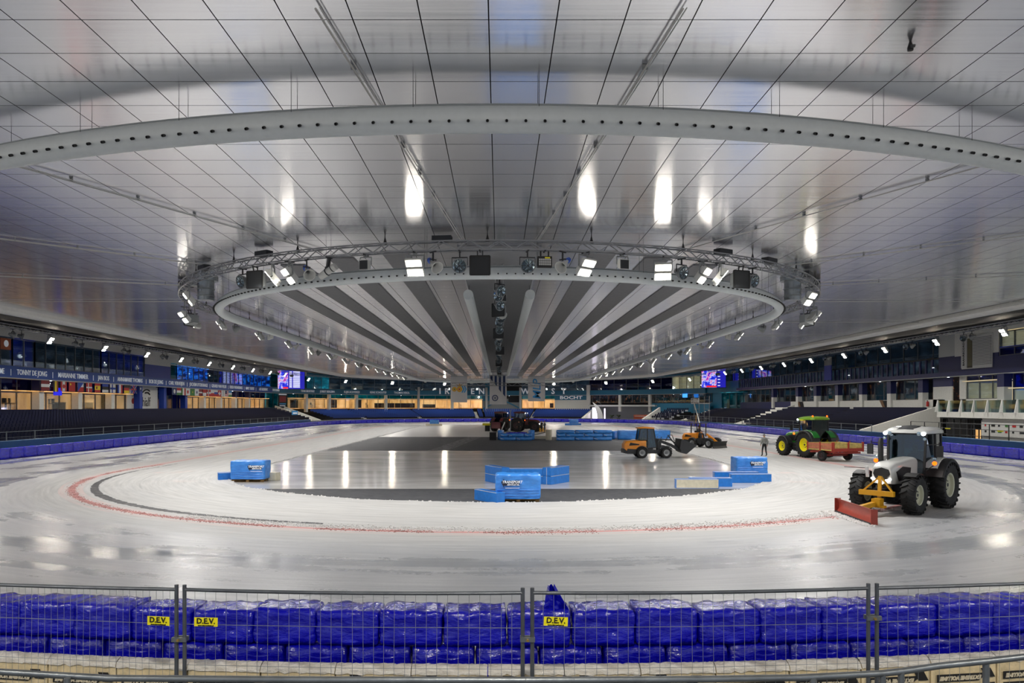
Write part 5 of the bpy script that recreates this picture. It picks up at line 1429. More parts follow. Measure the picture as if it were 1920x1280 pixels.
    # rear linkage
    MB().span((-.95, -.45, .5), (-.45, -.35, .65)).span((-.95, .35, .5), (-.45, .45, .65)).bar((-.5, 0, 1.2), (-1.0, 0, .7), .07).build('rear_linkage', MT['black'], t_)
    return t_

# ---- people
def person(label, loc, rz, J, R, top, legs, skin=None, hair=None, hood=False, cap=None, split=None, shoe='black', scale=1.0, name='person'):
    """J: joint dict; body grown from a skeleton; local front is +x"""
    skin = skin or MT['skin']
    keys = list(J.keys()); idx = {k: i for i, k in enumerate(keys)}
    E = [('pelvis','waist'),('waist','chest'),('chest','neck'),('neck','head0'),('head0','head1'),
         ('chest','shL'),('shL','elL'),('elL','wrL'),('wrL','haL'),('chest','shR'),('shR','elR'),('elR','wrR'),('wrR','haR'),
         ('pelvis','hiL'),('hiL','knL'),('knL','anL'),('anL','toL'),('pelvis','hiR'),('hiR','knR'),('knR','anR'),('anR','toR')]
    rad = dict(pelvis=.155, waist=.14, chest=.17, neck=.06, head0=.085, head1=.085, shL=.085, shR=.085, elL=.055, elR=.055, wrL=.04, wrR=.04, haL=.03, haR=.03,
               hiL=.10, hiR=.10, knL=.065, knR=.065, anL=.048, anR=.048, toL=.042, toR=.042)
    rad.update(R)
    V = [Vector(J[k]) for k in keys]; Eg = [(idx[a], idx[b]) for a, b in E]
    # fingers: short chains out of the palm
    for s in ('L', 'R'):
        wr, ha = Vector(J['wr'+s]), Vector(J['ha'+s]); d = (ha-wr).normalized(); u = d.cross(Vector((1, 0, 0)) if abs(d.x) < .8 else Vector((0, 0, 1))).normalized(); v = d.cross(u)
        for f in range(5):
            if f < 4: a = ha+v*((f-1.5)*.018); b = a+d*(.035+.008*(1 if f in (1, 2) else 0)); c = b+d*.025+u*.014
            else: a = ha-d*.035+v*.03; b = a+v*.03+d*.02; c = b+d*.025+v*.008
            n0 = len(V); V += [a, b, c]; Eg += [(idx['ha'+s], n0), (n0, n0+1), (n0+1, n0+2)]
            for q_ in (a, b, c): rad[n0+[a, b, c].index(q_)] = .009
    me = bpy.data.meshes.new('skeleton'); me.from_pydata([tuple(v) for v in V], Eg, [])
    o = bpy.data.objects.new('tmp', me); COL.objects.link(o)
    m = o.modifiers.new('s', 'SKIN'); m.use_smooth_shade = True; m.branch_smoothing = .3
    sv = me.skin_vertices[0].data
    for i in range(len(V)):
        r = rad[keys[i]] if i < len(keys) else rad.get(i, .009)
        sv[i].radius = (r, r*(.78 if i < len(keys) and keys[i] in ('chest', 'waist', 'pelvis') else 1))
    for v in sv: v.use_root = False
    sv[idx['pelvis']].use_root = True
    b = o.modifiers.new('u', 'SUBSURF'); b.levels = 1; b.render_levels = 1
    bpy.context.view_layer.update()
    bm = bpy.data.meshes.new_from_object(o.evaluated_get(bpy.context.evaluated_depsgraph_get())); bpy.data.objects.remove(o)
    root = thing(name, label, 'person', loc, rz); root.scale = (scale,)*3
    bm.materials.clear()
    for q_ in (skin, top, legs, MT[shoe]): bm.materials.append(q_)
    pel = Vector(J['pelvis']); segs = []
    for a, b_ in E:
        mat_i = 1
        if a in ('wrL', 'wrR', 'neck', 'head0'): mat_i = 0
        if a in ('hiL', 'hiR', 'knL', 'knR') or (a == 'pelvis' and b_ != 'waist'): mat_i = 2
        if a in ('anL', 'anR'): mat_i = 3
        segs.append((Vector(J[a]), Vector(J[b_]), mat_i))
    for p in bm.polygons:
        c = p.center; best = 9; mi = 1
        for A_, B_, k in segs:
            ab = B_-A_; t = max(0, min(1, (c-A_).dot(ab)/ab.length_squared)); d = (c-A_-ab*t).length
            if d < best: best = d; mi = k
        p.material_index = mi; p.use_smooth = True
    link('body', bm, root)
    # head details
    h0, h1 = Vector(J['head0']), Vector(J['head1']); hc = (h0+h1)/2; up = (h1-h0).normalized()
    MB().lathe([(0, -.115), (.055, -.10), (.082, -.04), (.088, .03), (.07, .09), (.035, .118), (0, .122)], hc, 'Z', 14).build('face', skin, root, smooth=True)
    mb = MB(); mb.box(hc+Vector((.095, 0, -.012)), (.03, .025, .04)); mb.box(hc+Vector((.0, .09, 0)), (.03, .02, .05)); mb.box(hc+Vector((.0, -.09, 0)), (.03, .02, .05)); mb.build('nose_and_ears', skin, root)
    mb = MB(); mb.box(hc+Vector((.082, .032, .015)), (.012, .022, .012)); mb.box(hc+Vector((.082, -.032, .015)), (.012, .022, .012)); mb.build('eyes', MT['black'], root)
    MB().box(hc+Vector((.08, 0, -.055)), (.012, .045, .01)).build('mouth', MT['redpaint'], root)
    MB().lathe([(.092, -.02), (.098, .03), (.08, .095), (.04, .13), (0, .135)], hc+Vector((-.012, 0, .004)), 'Z', 14).build('hair', hair or MT['hair'], root, smooth=True)
    if hood: MB().loft([[Vector((hc.x-.08+.10*cos(2*pi*i/12)*k, .125*sin(2*pi*i/12)*k, J['neck'][2]-.05+dz)) for i in range(12)] for k, dz in ((1.2, -.06), (1.15, .02), (.8, .07))]).build('hood', top, root, smooth=True)
    return root
def stand_pose(stride=.12, lean=0.0, arms=.08, bend=0.0):
    return dict(pelvis=(0, 0, .96), waist=(lean*.3, 0, 1.12), chest=(lean*.7, 0, 1.34), neck=(lean, 0, 1.50), head0=(lean+.01, 0, 1.60), head1=(lean+.02, 0, 1.70),
        shL=(lean*.8, .20, 1.42), elL=(-.03, .27, 1.15), wrL=(.10+bend, .26, .93+bend*.8), haL=(.13+bend, .25, .87+bend*.9),
        shR=(lean*.8, -.20, 1.42), elR=(-.05, -.27, 1.15), wrR=(.02+bend, -.27, .92+bend*.8), haR=(.04+bend, -.26, .85+bend*.9),
        hiL=(0, .10, .90), knL=(stride*.7+.03, .11, .50), anL=(stride, .11, .10), toL=(stride+.17, .12, .045),
        hiR=(0, -.10, .90), knR=(-stride*.3+.03, -.11, .50), anR=(-stride, -.11, .12), toR=(-stride+.16, -.12, .045))
SIT = dict(pelvis=(0, 0, .10), waist=(.02, 0, .26), chest=(.05, 0, .48), neck=(.07, 0, .64), head0=(.09, 0, .74), head1=(.10, 0, .84),
        shL=(.05, .20, .56), elL=(.16, .27, .33), wrL=(.38, .20, .36), haL=(.45, .17, .38), shR=(.05, -.20, .56), elR=(.16, -.27, .33), wrR=(.38, -.20, .36), haR=(.45, -.17, .38),
        hiL=(.05, .11, .08), knL=(.45, .16, .12), anL=(.52, .16, -.30), toL=(.68, .16, -.34), hiR=(.05, -.11, .08), knR=(.45, -.16, .12), anR=(.52, -.16, -.30), toR=(.68, -.16, -.34))

# ---- white tractor with the snow blade
HW = atan2(-.65, -.76)
WT = tractor('white tractor with black fenders and a yellow front hitch pushing the red snow blade', (16.85, 30.06), HW, MT['tracwhite'], MT['rimwhite'])
g1 = MB(); yb = MT['yellow']
MB().span((3.75, -.62, .70), (3.92, .62, .88)).build('hitch_beam', yb, WT)
MB().bar((3.8, .08, .62), (3.72, .08, 1.42), .12, .09).build('hitch_post', yb, WT)
MB().bar((3.8, -.5, .85), (3.72, .05, 1.38), .06).build('hitch_brace', yb, WT); MB().bar((3.8, .55, .85), (3.72, .12, 1.38), .06).build('hitch_brace', yb, WT)
MB().bar((3.80, .30, .8), (3.1, .30, .75), .12).bar((3.80, -.30, .8), (3.1, -.30, .75), .12).bar((3.72, .08, 1.38), (3.2, .0, 1.05), .07).build('hitch_arm', yb, WT)
MB().span((3.9, -.02, .35), (4.25, .28, .62)).span((4.0, -.16, .30), (4.2, .42, .38)).build('swivel_head', yb, WT)
MB().bar((3.62, -.42, 1.35), (3.7, -.42, 1.75), .10, .07).build('marker_board', MT['cloth'], WT); MB().bar((3.56, -.42, 1.45), (3.6, -.42, 1.55), .11, .08).build('marker_stripe', MT['tracred'], WT)
MB().bar((2.9, -.75, 1.62), (3.5, -1.35, 1.66), .02).build('aerial', MT['black'], WT)
# blade (own curved mesh), placed in the tractor's frame
inv = Matrix.Rotation(-HW, 4, 'Z')@Matrix.Translation((-16.85, -30.06, 0))
pL, pR = inv@Vector((12.75, 28.15, .03)), inv@Vector((12.52, 24.95, .03))
d = (pR-pL); nrm = Vector((d.y, -d.x, 0)).normalized()
if nrm.x < 0: nrm = -nrm
mb = MB(); rings = []
for i in range(9):
    p = pL+d*(i/8); ring = []
    pr = [(.06, 0), (-.03, .12), (-.055, .26), (-.03, .40), (.04, .50)]
    ring = [p+nrm*a+Vector((0, 0, h)) for a, h in pr]+[p+nrm*(a-.05)+Vector((0, 0, h)) for a, h in reversed(pr)]; rings.append(ring)
mb.loft(rings); mb.build('snow_blade', MT['redpaint'], WT, smooth=True)
for k in (0, 1):
    p = (pL, pR)[k]; MB().bar(p+nrm*.1+Vector((0, 0, .25)), p-nrm*.12+Vector((0, 0, .25)), .03, .52).build('blade_end_plate', MT['redpaint'], WT)
MB().bar(pL+nrm*.09+Vector((0, 0, .02)), pR+nrm*.09+Vector((0, 0, .02)), .02, .07).build('cutting_edge', MT['charcoal'], WT)
mb = MB()
for k in (.12, .32, .5, .68, .88): p = pL+d*k-nrm*.11; mb.bar(p+Vector((0, 0, .05)), p+Vector((0, 0, .46)), .05, .06)
mb.bar(pL+d*.1-nrm*.14+Vector((0, 0, .3)), pL+d*.9-nrm*.14+Vector((0, 0, .3)), .1); mb.build('blade_rib', MT['redpaint'], WT)
MB().bar(pL+d*.45-nrm*.14+Vector((0, 0, .3)), (3.95, .1, .45), .16).build('blade_arm', yb, WT)
MB().span((-1.0, -.5, .35), (-.6, .5, 1.05)).build('rear_weight', MT['black'], WT)
# antenna bar on the roof
MB().tube([(.5, .45, 3.0), (.5, .45, 3.2)], .012, 5).bar((.2, .35, 3.18), (-.1, -.45, 3.18), .05).build('antenna_bar', MT['charcoal'], WT)
# low pile of snow before the blade
pts = [((Vector((12.62, 26.5, 0))+Vector((random.uniform(-.45, -.05), random.uniform(-1.7, 1.9), 0)))) for _ in range(900)]
o = lumps('snow_pile', pts, MT['snow'], None, .015, .06); tag(o, 'small bank of loose snow rolling ahead of the red blade', 'snow')
# ---- green tractor and trailer
GT = tractor('green tractor with yellow wheels towing the wooden trailer', (24.75, 58.2), radians(105), MT['tracgreen'], MT['rimyellow'], roof=mat('lime_roof', '6f9a1e', .4), Rr=1.0, Rf=.78, wb=2.8)
MB().span((.5, -.86, 2.86), (.9, .86, 2.93)).build('roof_stripe', MT['rimyellow'], GT); MB().span((-.4, -.5, 2.85), (-.3, .5, 2.97)).build('roof_badge', MT['rimyellow'], GT)
for y in (-.7, .6): MB().tube([(-.3, y, 2.95), (-.3, y, 3.1)], .02, 6).lathe([(0, .28), (.05, .26), (.06, .12), (.0, .1)], (-.3, y, 3.0), 'Z', 10).build('beacon', MT['amber'], GT)
MB().tube([(-.4, .5, 3.0), (-.4, .56, 3.6)], .01, 4).build('aerial', MT['charcoal'], GT)
tr = thing('trailer', 'low red trailer with worn wooden side boards behind the green tractor', 'trailer', (24.55, 54.6, 0), radians(108))
for s in (-1, 1): wheel(tr, (0, s*1.15, .40), .40, .26, MT['rimdark'], lug=False)
wheel_x = 1.35
MB().span((-1.2, -.95, .62), (1.3, -.83, .76)).span((-1.2, .83, .62), (1.3, .95, .76)).span((-.1, -.95, .35), (.1, .95, .5)).span((-.08, -.5, .45), (.08, -.4, .65)).span((-.08, .4, .45), (.08, .5, .65)).bar((1.3, 0, .6), (2.5, 0, .55), .12).span((-.12, -1.1, .36), (.0, 1.1, .46)).span((-1.2, -1.2, .58), (-1.1, 1.2, .7)).build('frame', MT['trailer_red'], tr)
MB().span((-1.25, -1.3, .80), (1.35, 1.3, .88)).build('floor_bed', MT['wood'], tr)
for s in (-1, 1):
    for k in range(2): MB().span((-1.23, s*1.3-.02, .90+.22*k), (1.32, s*1.3+.02, 1.10+.22*k)).build('side_board', MT['wood_worn' if s > 0 else 'wood'], tr)
    for x in (-1.2, 0, 1.28): MB().span((x-.04, s*1.34-.02, .75), (x+.04, s*1.34+.03, 1.42)).build('stake', MT['trailer_red'], tr)
for y in (-1.3, 0, 1.3): MB().span((-1.36, y-.05, .72), (-1.28, y+.05, 1.42)).build('stake', MT['trailer_red'], tr)
for x in (-1.25, 1.33):
    for k in range(2): MB().span((x-.02, -1.3, .90+.22*k), (x+.02, 1.3, 1.10+.22*k)).build('end_board', MT['wood'], tr)
MB().span((-1.34, -1.35, .74), (-1.26, 1.35, .98)).build('tail_beam', MT['trailer_red'], tr)
MB().box((.2, .2, .95), (1.2, .5, .08), .3).build('snow_heap', MT['snow'], tr)
# ---- orange wheel loader (side on, facing right)
def loader(label, loc, rz, big=True):
    t_ = thing('wheel_loader', label, 'loader', (loc[0], loc[1], loc[2] if len(loc) > 2 else -.05), rz)
    for x in (0, 1.9):
        for s in (-1, 1): wheel(t_, (x, s*.62, .44), .44, .34, MT['rimsilver'], lug=True, nl=14, rim_r=.55)
    MB().loft([ring_sec(-1.35, .50, 1.15, .75, .2), ring_sec(-1.2, .55, 1.35, .6, .25), ring_sec(-.4, .56, 1.42, .6, .25), ring_sec(.35, .55, 1.45, .8, .2)]).build('engine_cover', MT['orange'], t_, smooth=True)
    MB().loft([ring_sec(-1.42, .5, .74, .40, .1), ring_sec(-1.1, .56, .80, .34, .1), ring_sec(.45, .56, .80, .34, .1)]).build('rear_ballast', MT['charcoal'], t_)
    MB().span((.5, -.4, .35), (2.4, .4, .62)).span((-.4, -.5, .4), (.9, .5, .9)).build('chassis', MT['charcoal'], t_)
    for s in (-1, 1): MB().prism([(-1.0, .98), (-.2, 1.02), (-.2, 1.10), (-.9, 1.22)], 'Y', s*.562-.01, s*.562+.01).build('side_vent', MT['black'], t_)
    if big:
        mb = MB()
        for s in (-1, 1):
            b = [(-.25, s*.5, 1.4), (.45, s*.55, .75), (1.18, s*.5, .85)]; tp = [(-.1, s*.46, 2.3), (.45, s*.48, 2.32), (.95, s*.46, 2.28)]
            for p, q in zip(b, tp): mb.bar(p, q, .07)
            mb.bar(tp[0], tp[2], .07); mb.bar(b[1], b[2], .07); mb.bar((-.25, s*.5, 1.4), (.45, s*.52, 1.4), .06)
            q = [b[1], b[2], tp[2], tp[1]]; MB().loft([q, [(p[0], p[1]-s*.012, p[2]) for p in q]]).build('door_glass', MT['cabglass'], t_)
            q = [b[0], (.45, s*.53, 1.4), tp[1], tp[0]]; MB().loft([q, [(p[0], p[1]-s*.012, p[2]) for p in q]]).build('side_glass', MT['cabglass'], t_)
        mb.bar((1.18, -.5, .85), (1.18, .5, .85), .07); mb.bar((.95, -.46, 2.28), (.95, .46, 2.28), .06); mb.bar((-.1, -.46, 2.3), (-.1, .46, 2.3), .06); mb.build('cab_frame', MT['black'], t_)
        q = [(1.18, -.5, .9), (1.18, .5, .9), (.95, .46, 2.26), (.95, -.46, 2.26)]; MB().loft([q, [(p[0]-.012, p[1], p[2]) for p in q]]).build('windscreen', MT['cabglass'], t_)
        MB().loft([[(-.3, -.5, 2.3), (-.3, .5, 2.3), (-.25, .45, 2.38), (-.25, -.45, 2.38)], [(.3, -.54, 2.32), (.3, .54, 2.32), (.3, .5, 2.44), (.3, -.5, 2.44)], [(1.02, -.5, 2.28), (1.02, .5, 2.28), (.98, .45, 2.38), (.98, -.45, 2.38)]]).build('roof', MT['orange'], t_, smooth=True)
    else:
        for x, y in ((-.3, -.45), (-.3, .45), (.75, -.45), (.75, .45)): MB().bar((x, y, 1.0), (x, y, 2.3), .07).build('roll_bar', MT['black'], t_)
        MB().span((-.45, -.52, 2.3), (.95, .52, 2.37)).build('roof', MT['charcoal'], t_)
        MB().tube([(-.3, .3, 2.3), (-.3, .3, 3.1)], .03, 6).build('beacon_pole', MT['yellow'], t_)
    MB().span((.0, -.22, .9), (.4, .22, 1.15)).box((-.05, 0, 1.35), (.1, .42, .5)).build('driver_seat', MT['black'], t_)
    MB().tube([(.95, 0, .8), (.8, 0, 1.3)], .035, 6).lathe([(.15, 0), (.17, .01), (.15, .03)], (.78, 0, 1.32), 'Z', 14).build('steering_wheel', MT['black'], t_)
    for x in (0, 1.9):
        for s in (-1, 1): fender(t_, (x, 0, .44), .52, s*.5, s*.82, 30, 150, MT['charcoal'], 'mudguard', .03, .05, 8)
    # lift arm and bucket
    if big:
        for s in (-1, 1):
            MB().bar((1.45, s*.22, 1.35), (2.4, s*.25, 1.0), .10, .2).bar((2.4, s*.25, 1.0), (3.05, s*.28, .62), .10, .18).build('lift_arm', MT['charcoal'], t_)
            MB().tube([(1.5, s*.22, .75), (2.35, s*.22, .95)], .045, 8).build('lift_cylinder', MT['alu'], t_)
        MB().bar((1.45, 0, 1.45), (2.35, 0, 1.40), .1).bar((2.35, 0, 1.45), (2.75, 0, 1.15), .1).bar((2.2, .0, 1.75), (2.95, 0, .8), .08).build('tilt_link', MT['charcoal'], t_)
        MB().span((1.3, -.25, .6), (1.6, .25, 1.5)).build('mast', MT['charcoal'], t_)
        for s in (-1, 1): MB().tube([(2.0, s*.1, 1.3), (2.2, s*.12, 1.75), (2.5, s*.12, 1.8), (2.7, s*.1, 1.3)], .02, 6).build('hose', MT['black'], t_, smooth=True)
        prof = [(3.0, 1.45), (2.95, .75), (3.15, .45), (3.5, .42), (4.35, 1.10), (4.30, 1.14), (3.5, .52), (3.2, .55), (3.05, .8), (3.08, 1.45)]
        MB().prism([(3.02, 1.5), (2.9, .8), (3.05, .5), (3.35, .35), (3.4, .40), (3.12, .56), (2.98, .82), (3.09, 1.5)], 'Y', -.85, .85).prism([(3.35, .35), (3.45, .36), (4.25, 1.02), (4.22, 1.06), (3.4, .42)], 'Y', -.85, .85).build('bucket', MT['charcoal'], t_)
        for s in (-1, 1): MB().prism([(3.02, 1.5), (2.9, .8), (3.05, .5), (3.35, .35), (3.45, .36), (4.25, 1.02)], 'Y', s*.85-.02, s*.85+.02).build('bucket_cheek', MT['charcoal'], t_)
        for s in (-1, 1): MB().bar((1.3, s*.45, 1.2), (1.45, s*.6, 1.55), .03).lathe([(0, -.05), (.07, 0), (0, .05)], (1.5, s*.62, 1.6), 'X', 8).build('head_lamp', MT['lens_off'], t_)
    else:
        MB().bar((1.2, 0, 1.3), (2.3, 0, .6), .16).bar((1.2, .2, 1.0), (2.4, .25, .5), .1).build('lift_arm', MT['orange'], t_)
        MB().prism([(2.7, .02), (2.6, .2), (2.62, .45), (2.75, .66), (2.80, .66), (2.68, .44), (2.68, .2), (2.78, .02)], 'Y', -1.05, 1.05).build('dozer_blade', MT['black'], t_)
        MB().span((2.3, -.5, .2), (2.65, .5, .45)).build('blade_frame', MT['black'], t_)
    return t_
LD = loader('orange wheel loader with closed cab and raised black bucket, standing side on', (11.05, 58.5), radians(2))
L2 = loader('small open orange loader with a black dozer blade and a seated operator', (19.3, 73.0, 0), radians(-52), big=False)
# ---- dark red tractors in the distance
RT1 = tractor('dark red tractor with lit roof lamps, left one parked at the far middle', (.1, 119.5, -.05), radians(62), MT['tracred'], MT['rimdark'], Rr=1.05, Rf=.8)
RT2 = tractor('dark red tractor right of its twin with a yellow plough in front', (3.0, 118.0, -.05), radians(-14), MT['tracred'], MT['rimdark'], Rr=1.05, Rf=.8)
inv2 = Matrix.Rotation(radians(14), 4, 'Z')
MB().bar((3.6, -1.0, .35), (4.2, 1.0, .35), .12, .6).build('yellow_plough', MT['yellow'], RT2)
MB().span((3.3, -.5, .5), (3.9, .5, .8)).build('front_linkage', MT['black'], RT2)
MB().box((-1.1, 0, 1.0), (.5, 1.6, 1.0)).build('rear_unit', MT['tracred'], RT1)
t_ = thing('green_hedge_cutter', 'green and yellow implement at the left of the red tractors', 'implement', (-1.9, 120.5, -.05)); MB().box((0, 0, 1.1), (1.6, .8, .35)).build('implement_cover', MT['rimyellow'], t_); MB().span((-.4, -.3, 0), (.4, .3, .95)).build('implement_frame', MT['black'], t_)
t_ = thing('steel_post', 'thin grey steel post standing before the red tractors', 'post', (1.62, 108, -.05)); MB().tube([(0, 0, 0), (0, 0, 3.5)], .07, 8).build('pole', MT['galv'], t_); MB().box((0, 0, .03), (.5, .5, .06)).build('foot_plate', MT['galv'], t_)
t_ = thing('white_pole', 'white pole leaning against the red tractors', 'post', (.45, 107, -.05)); MB().bar((-.35, 0, 0), (.35, .2, 1.75), .12).build('pole', MT['cloth'], t_); MB().bar((-.45, 0, .04), (-.2, 0, .04), .2, .08).build('pole_foot', MT['charcoal'], t_)
t_ = thing('black_crate', 'black crate left of the block of mats', 'crate', (-.75, 89.5, -.05)); MB().span((-.4, -.4, 0), (.4, .4, .85)).build('crate_body', MT['black'], t_); MB().span((-.42, -.42, .82), (.42, .42, .9)).build('crate_lid', MT['charcoal'], t_)
# ---- people
person('person in a grey hooded sweater and black trousers walking away on the ice', (21.1, 59.4, 0), radians(100), stand_pose(.14, .02, .08), {'chest': .19, 'waist': .17, 'elL': .075, 'elR': .075}, MT['hood_grey'], MT['trousers'], hair=mat('grey_hood', '6d6b66', .9), hood=True)
person('person in dark clothes, left of two standing beside the red tractors', (6.5, 114.3, -.05), radians(-120), stand_pose(.04, .0, .08, .12), {}, MT['charcoal'], MT['trousers'])
person('person in dark jacket and jeans, right of two beside the red tractors', (7.0, 115.0, -.05), radians(150), stand_pose(.03, .0, .08, .1), {}, MT['charcoal'], MT['jeans'])
person('person standing against the dark red tractors', (3.0, 114.0, -.05), radians(-90), stand_pose(.03), {}, MT['black'], MT['trousers'])
def seated(label, V_, lx, lz, top, leg):
    h = V_.rotation_euler.z; p = V_.location+Vector((lx*cos(h), lx*sin(h), lz))
    return person(label, p, h, SIT, {}, top, leg)
seated('driver in dark clothes seated in the white tractor cab', WT, .22, 1.52, MT['charcoal'], MT['trousers'])
seated('driver in dark clothes seated in the green tractor cab', GT, .22, 1.52, MT['charcoal'], MT['trousers'])
seated('operator in a dark jacket seated on the small open loader', L2, .2, 1.18, MT['charcoal'], MT['jeans'])
seated('driver in dark clothes seated in the orange loader cab', LD, .2, 1.18, MT['charcoal'], MT['trousers'])
# ================================================================== signs, screens, flags and other things round the hall
def on_wall(name, label, cat, pxc, z, off, group=None):
    s = s_px(pxc, off); p = bpv(s, off, z); return thing(name, label, cat, p, face_rot(s), group)
# names on the fascia: one text part per name, on the boards
fas = {}
def fascia_text(s, px0, px1, z, size, parent, off=-.40, name='name_lettering', m='letter'):
    pc = (px0+px1)/2; sc = s_px(pc, off); p = bpv(sc, off, z)
    o = text(s, size, MT[m], parent, p, (pi/2, 0, face_rot(sc)), name, bold=.006, ext=.02)
    bpy.context.view_layer.update(); w_ = max(.1, o.dimensions.x)
    want = abs(s_px(px1, off)-s_px(px0, off)); o.scale.x = min(1.6, max(.5, want/w_)); return o
for s_, a, b in [('GIANNI ROMME', -42, 8.5), ('TONNY DE JONG', 33, 89), ('MARIANNE TIMMER', 110, 166), ('JAN BOS', 184, 205), ('ANNAMARIE THOMAS', 221, 268), ('BOB DE JONG', 280, 306), ('CARL VERHEIJEN', 317, 346),
        ('JOCHEM UYTDEHAAGE', 356, 390), ('GERARD VAN VELDE', 397, 425), ('ERBEN WENNEMARS', 431, 455), ('MARK TUITERT', 461, 477), ('RENATE GROENEWOLD', 483, 505)]:
    fascia_text(s_, a, b, 7.48, .78, wall_left)
for p in (20.5, 99, 175, 213, 274, 311.5, 351, 393.5, 428, 458, 480): fascia_text('|', p-.4, p+.4, 7.48, .7, wall_left, name='separator_bar')
for s_, a, b in [('SVEN KRAMER', 511, 524), ('STEFAN GROOTHUIS', 563, 590), ('JORRIT BERGSMA', 600, 628), ('CARLIJN ACHTEREEKTE', 640, 680), ('IRENE SCHOUTEN', 693, 726), ('THOMAS KROL', 739, 768)]:
    fascia_text(s_, a, b, 7.45, .72, wall_far)
for ch, p in (('I', 825), ('R', 838), ('E', 862), ('E', 886), ('N', 903), ('W', 985), ('Ü', 1012), ('S', 1037), ('T', 1057)):
    s = s_px(p, -1.2); o = thing('letter_sign', 'large white letter %s before the far dark windows%s' % (ch, {862: ', behind the left banner', 886: ', right of the left banner'}.get(p, '')), 'letter', bpv(s, -1.2, 7.15), face_rot(s), None)
    text(ch, 2.1, MT['letter'], o, (0, 0, .75), (pi/2, 0, 0), 'letter_face', bold=.04, ext=.12)
    MB().bar((-.6, .3, .02), (.6, .3, .02), .06).bar((0, .3, 0), (0, .1, .9), .05).bar((0, .2, 0), (0, 1.2, 0), .06).build('bracket', MT['grey'], o)
o = fascia_text('BOCHT', 1050, 1091, 6.22, 1.15, wall_far, -.45, 'bend_name'); o.data.offset = .03
# big scoreboards
def led_board(pxc, z0, w_, h, off, label, kind):
    s = s_px(pxc, off); t_ = thing('led_screen', label, 'screen', bpv(s, off, z0), atan2(-bpv(s, off, 0).y, -bpv(s, off, 0).x)+pi/2)
    MB().span((-w_/2-.1, .02, -.1), (w_/2+.1, .4, h+.1)).build('screen_housing', MT['black'], t_)
    m = N('led_picture'); mp = m.n('Mapping'); m.l(m.obj(), mp.inputs[0]); mp.inputs['Scale'].default_value = (.55, .55, .55)
    n1 = m.noise(mp.outputs[0], 1.3, 5, .65)
    c = m.ramp(n1, [(.36, hexc('0a14c8')), (.46, hexc('2a3cff')), (.52, hexc('e8e6ff')), (.56, hexc('ff3aa8')), (.60, hexc('1a20e0')), (.7, hexc('0a0a60'))])
    m.set(Base_Color=(.01, .01, .01, 1)); m.l(c, m.b.inputs['Emission Color']); m.b.inputs['Emission Strength'].default_value = .8
    sp = .38 if kind == 0 else .62
    MB().span((-w_/2, -.02, 0), (-w_/2+w_*sp, .02, h)).build('picture_area', m.mat, t_)
    blue = mat('led_blue', '0a0a30', .5, emit='2422b8', es=.8); wh = mat('led_white', 'ffffff', .5, emit='dfe0ff', es=1.0); rd = mat('led_red', '400000', .5, emit='ff2020', es=.9)
    MB().span((-w_/2+w_*sp, -.02, 0), (w_/2, .02, h)).build('list_area', blue, t_)
    MB().span((-w_/2+w_*.2, -.04, .05), (-w_/2+w_*sp, -.02, h*.10)).build('red_banner', rd, t_)
    n = 12 if kind == 0 else 6
    for i in range(n):
        z = h*(.92-.82*i/(n-1)); x0 = -w_/2+w_*(sp+.05)
        for a, b in ((0, .10), (.14, .40), (.48, .55)):
            if a+sp+.05+ (b-a) > .98: continue
            MB().span((x0+w_*a, -.035, z-h*.022), (x0+w_*b, -.02, z+h*.022)).build('score_line', wh, t_)
    mb = MB()
    for x in (-w_*.35, w_*.35): mb.tube([(x, .2, h), (x, .2, h+1.6)], .05, 6)
    mb.build('hanger', MT['grey'], t_)
    return t_
led_board(546, 7.6, 5.4, 3.9, -6.0, 'bright led scoreboard with a picture and a list at the far left corner', 0)
led_board(1338, 8.0, 5.0, 4.0, -3.0, 'bright led scoreboard with a blue picture at the far right corner', 1)
# poster by the left corner
s = s_px(530, -.2); t_ = thing('poster_board', 'tall dark poster with red picture and white lines below the far left scoreboard', 'poster', bpv(s, -.2, 3.7), face_rot(s))
MB().span((-1.6, 0, 0), (1.6, .12, 3.0)).build('board', MT['black'], t_); MB().span((-1.3, -.03, 1.2), (1.3, 0, 2.5)).build('picture', maroonp, t_); MB().span((-1.2, -.03, .3), (1.0, 0, .45)).build('printed_line', MT['letter'], t_); MB().span((-1.2, -.03, .7), (1.3, 0, .9)).build('printed_line', skyp, t_); MB().span((-1.6, -.03, 2.75), (1.6, 0, 3.0)).build('top_strip', MT['letter'], t_)
# Thialf sign panel at left
s0_, s1_ = px(251), px(305); sc = (px(273)+px(301))/2; t_ = thing('venue_sign', 'white sign panel with black bird arcs and venue lettering partly behind a blue pier', 'sign', bpv(sc, .82, 3.6), face_rot(sc))
W_ = 9.0
MB().span((-6.0, 0, 0), (3.2, .12, 3.15)).build('sign_panel', MT['white'], t_)
mb = MB()
for r_, a0, a1, w2 in ((1.75, 55, 140, .10), (1.25, 40, 120, .12)):
    P = [Vector((r_*cos(radians(a0+(a1-a0)*i/10))-.3, -.03, 1.35+r_*.8*sin(radians(a0+(a1-a0)*i/10)))) for i in range(11)]
    mb.tube(P, [.02]+[w2]*9+[.02], 6)
mb.build('bird_arc', MT['ink'], t_, smooth=True)
text('Thialf', 1.9, MT['ink'], t_, (-.9, -.02, .95), (pi/2, 0, 0), 'venue_lettering', bold=.01, sx=.8)
MB().lathe([(0, 0), (.4, 0), (.4, .03), (0, .03)], (-4.3, 0, 1.1), 'Y', 16).build('red_dot', MT['trailer_red'], t_)
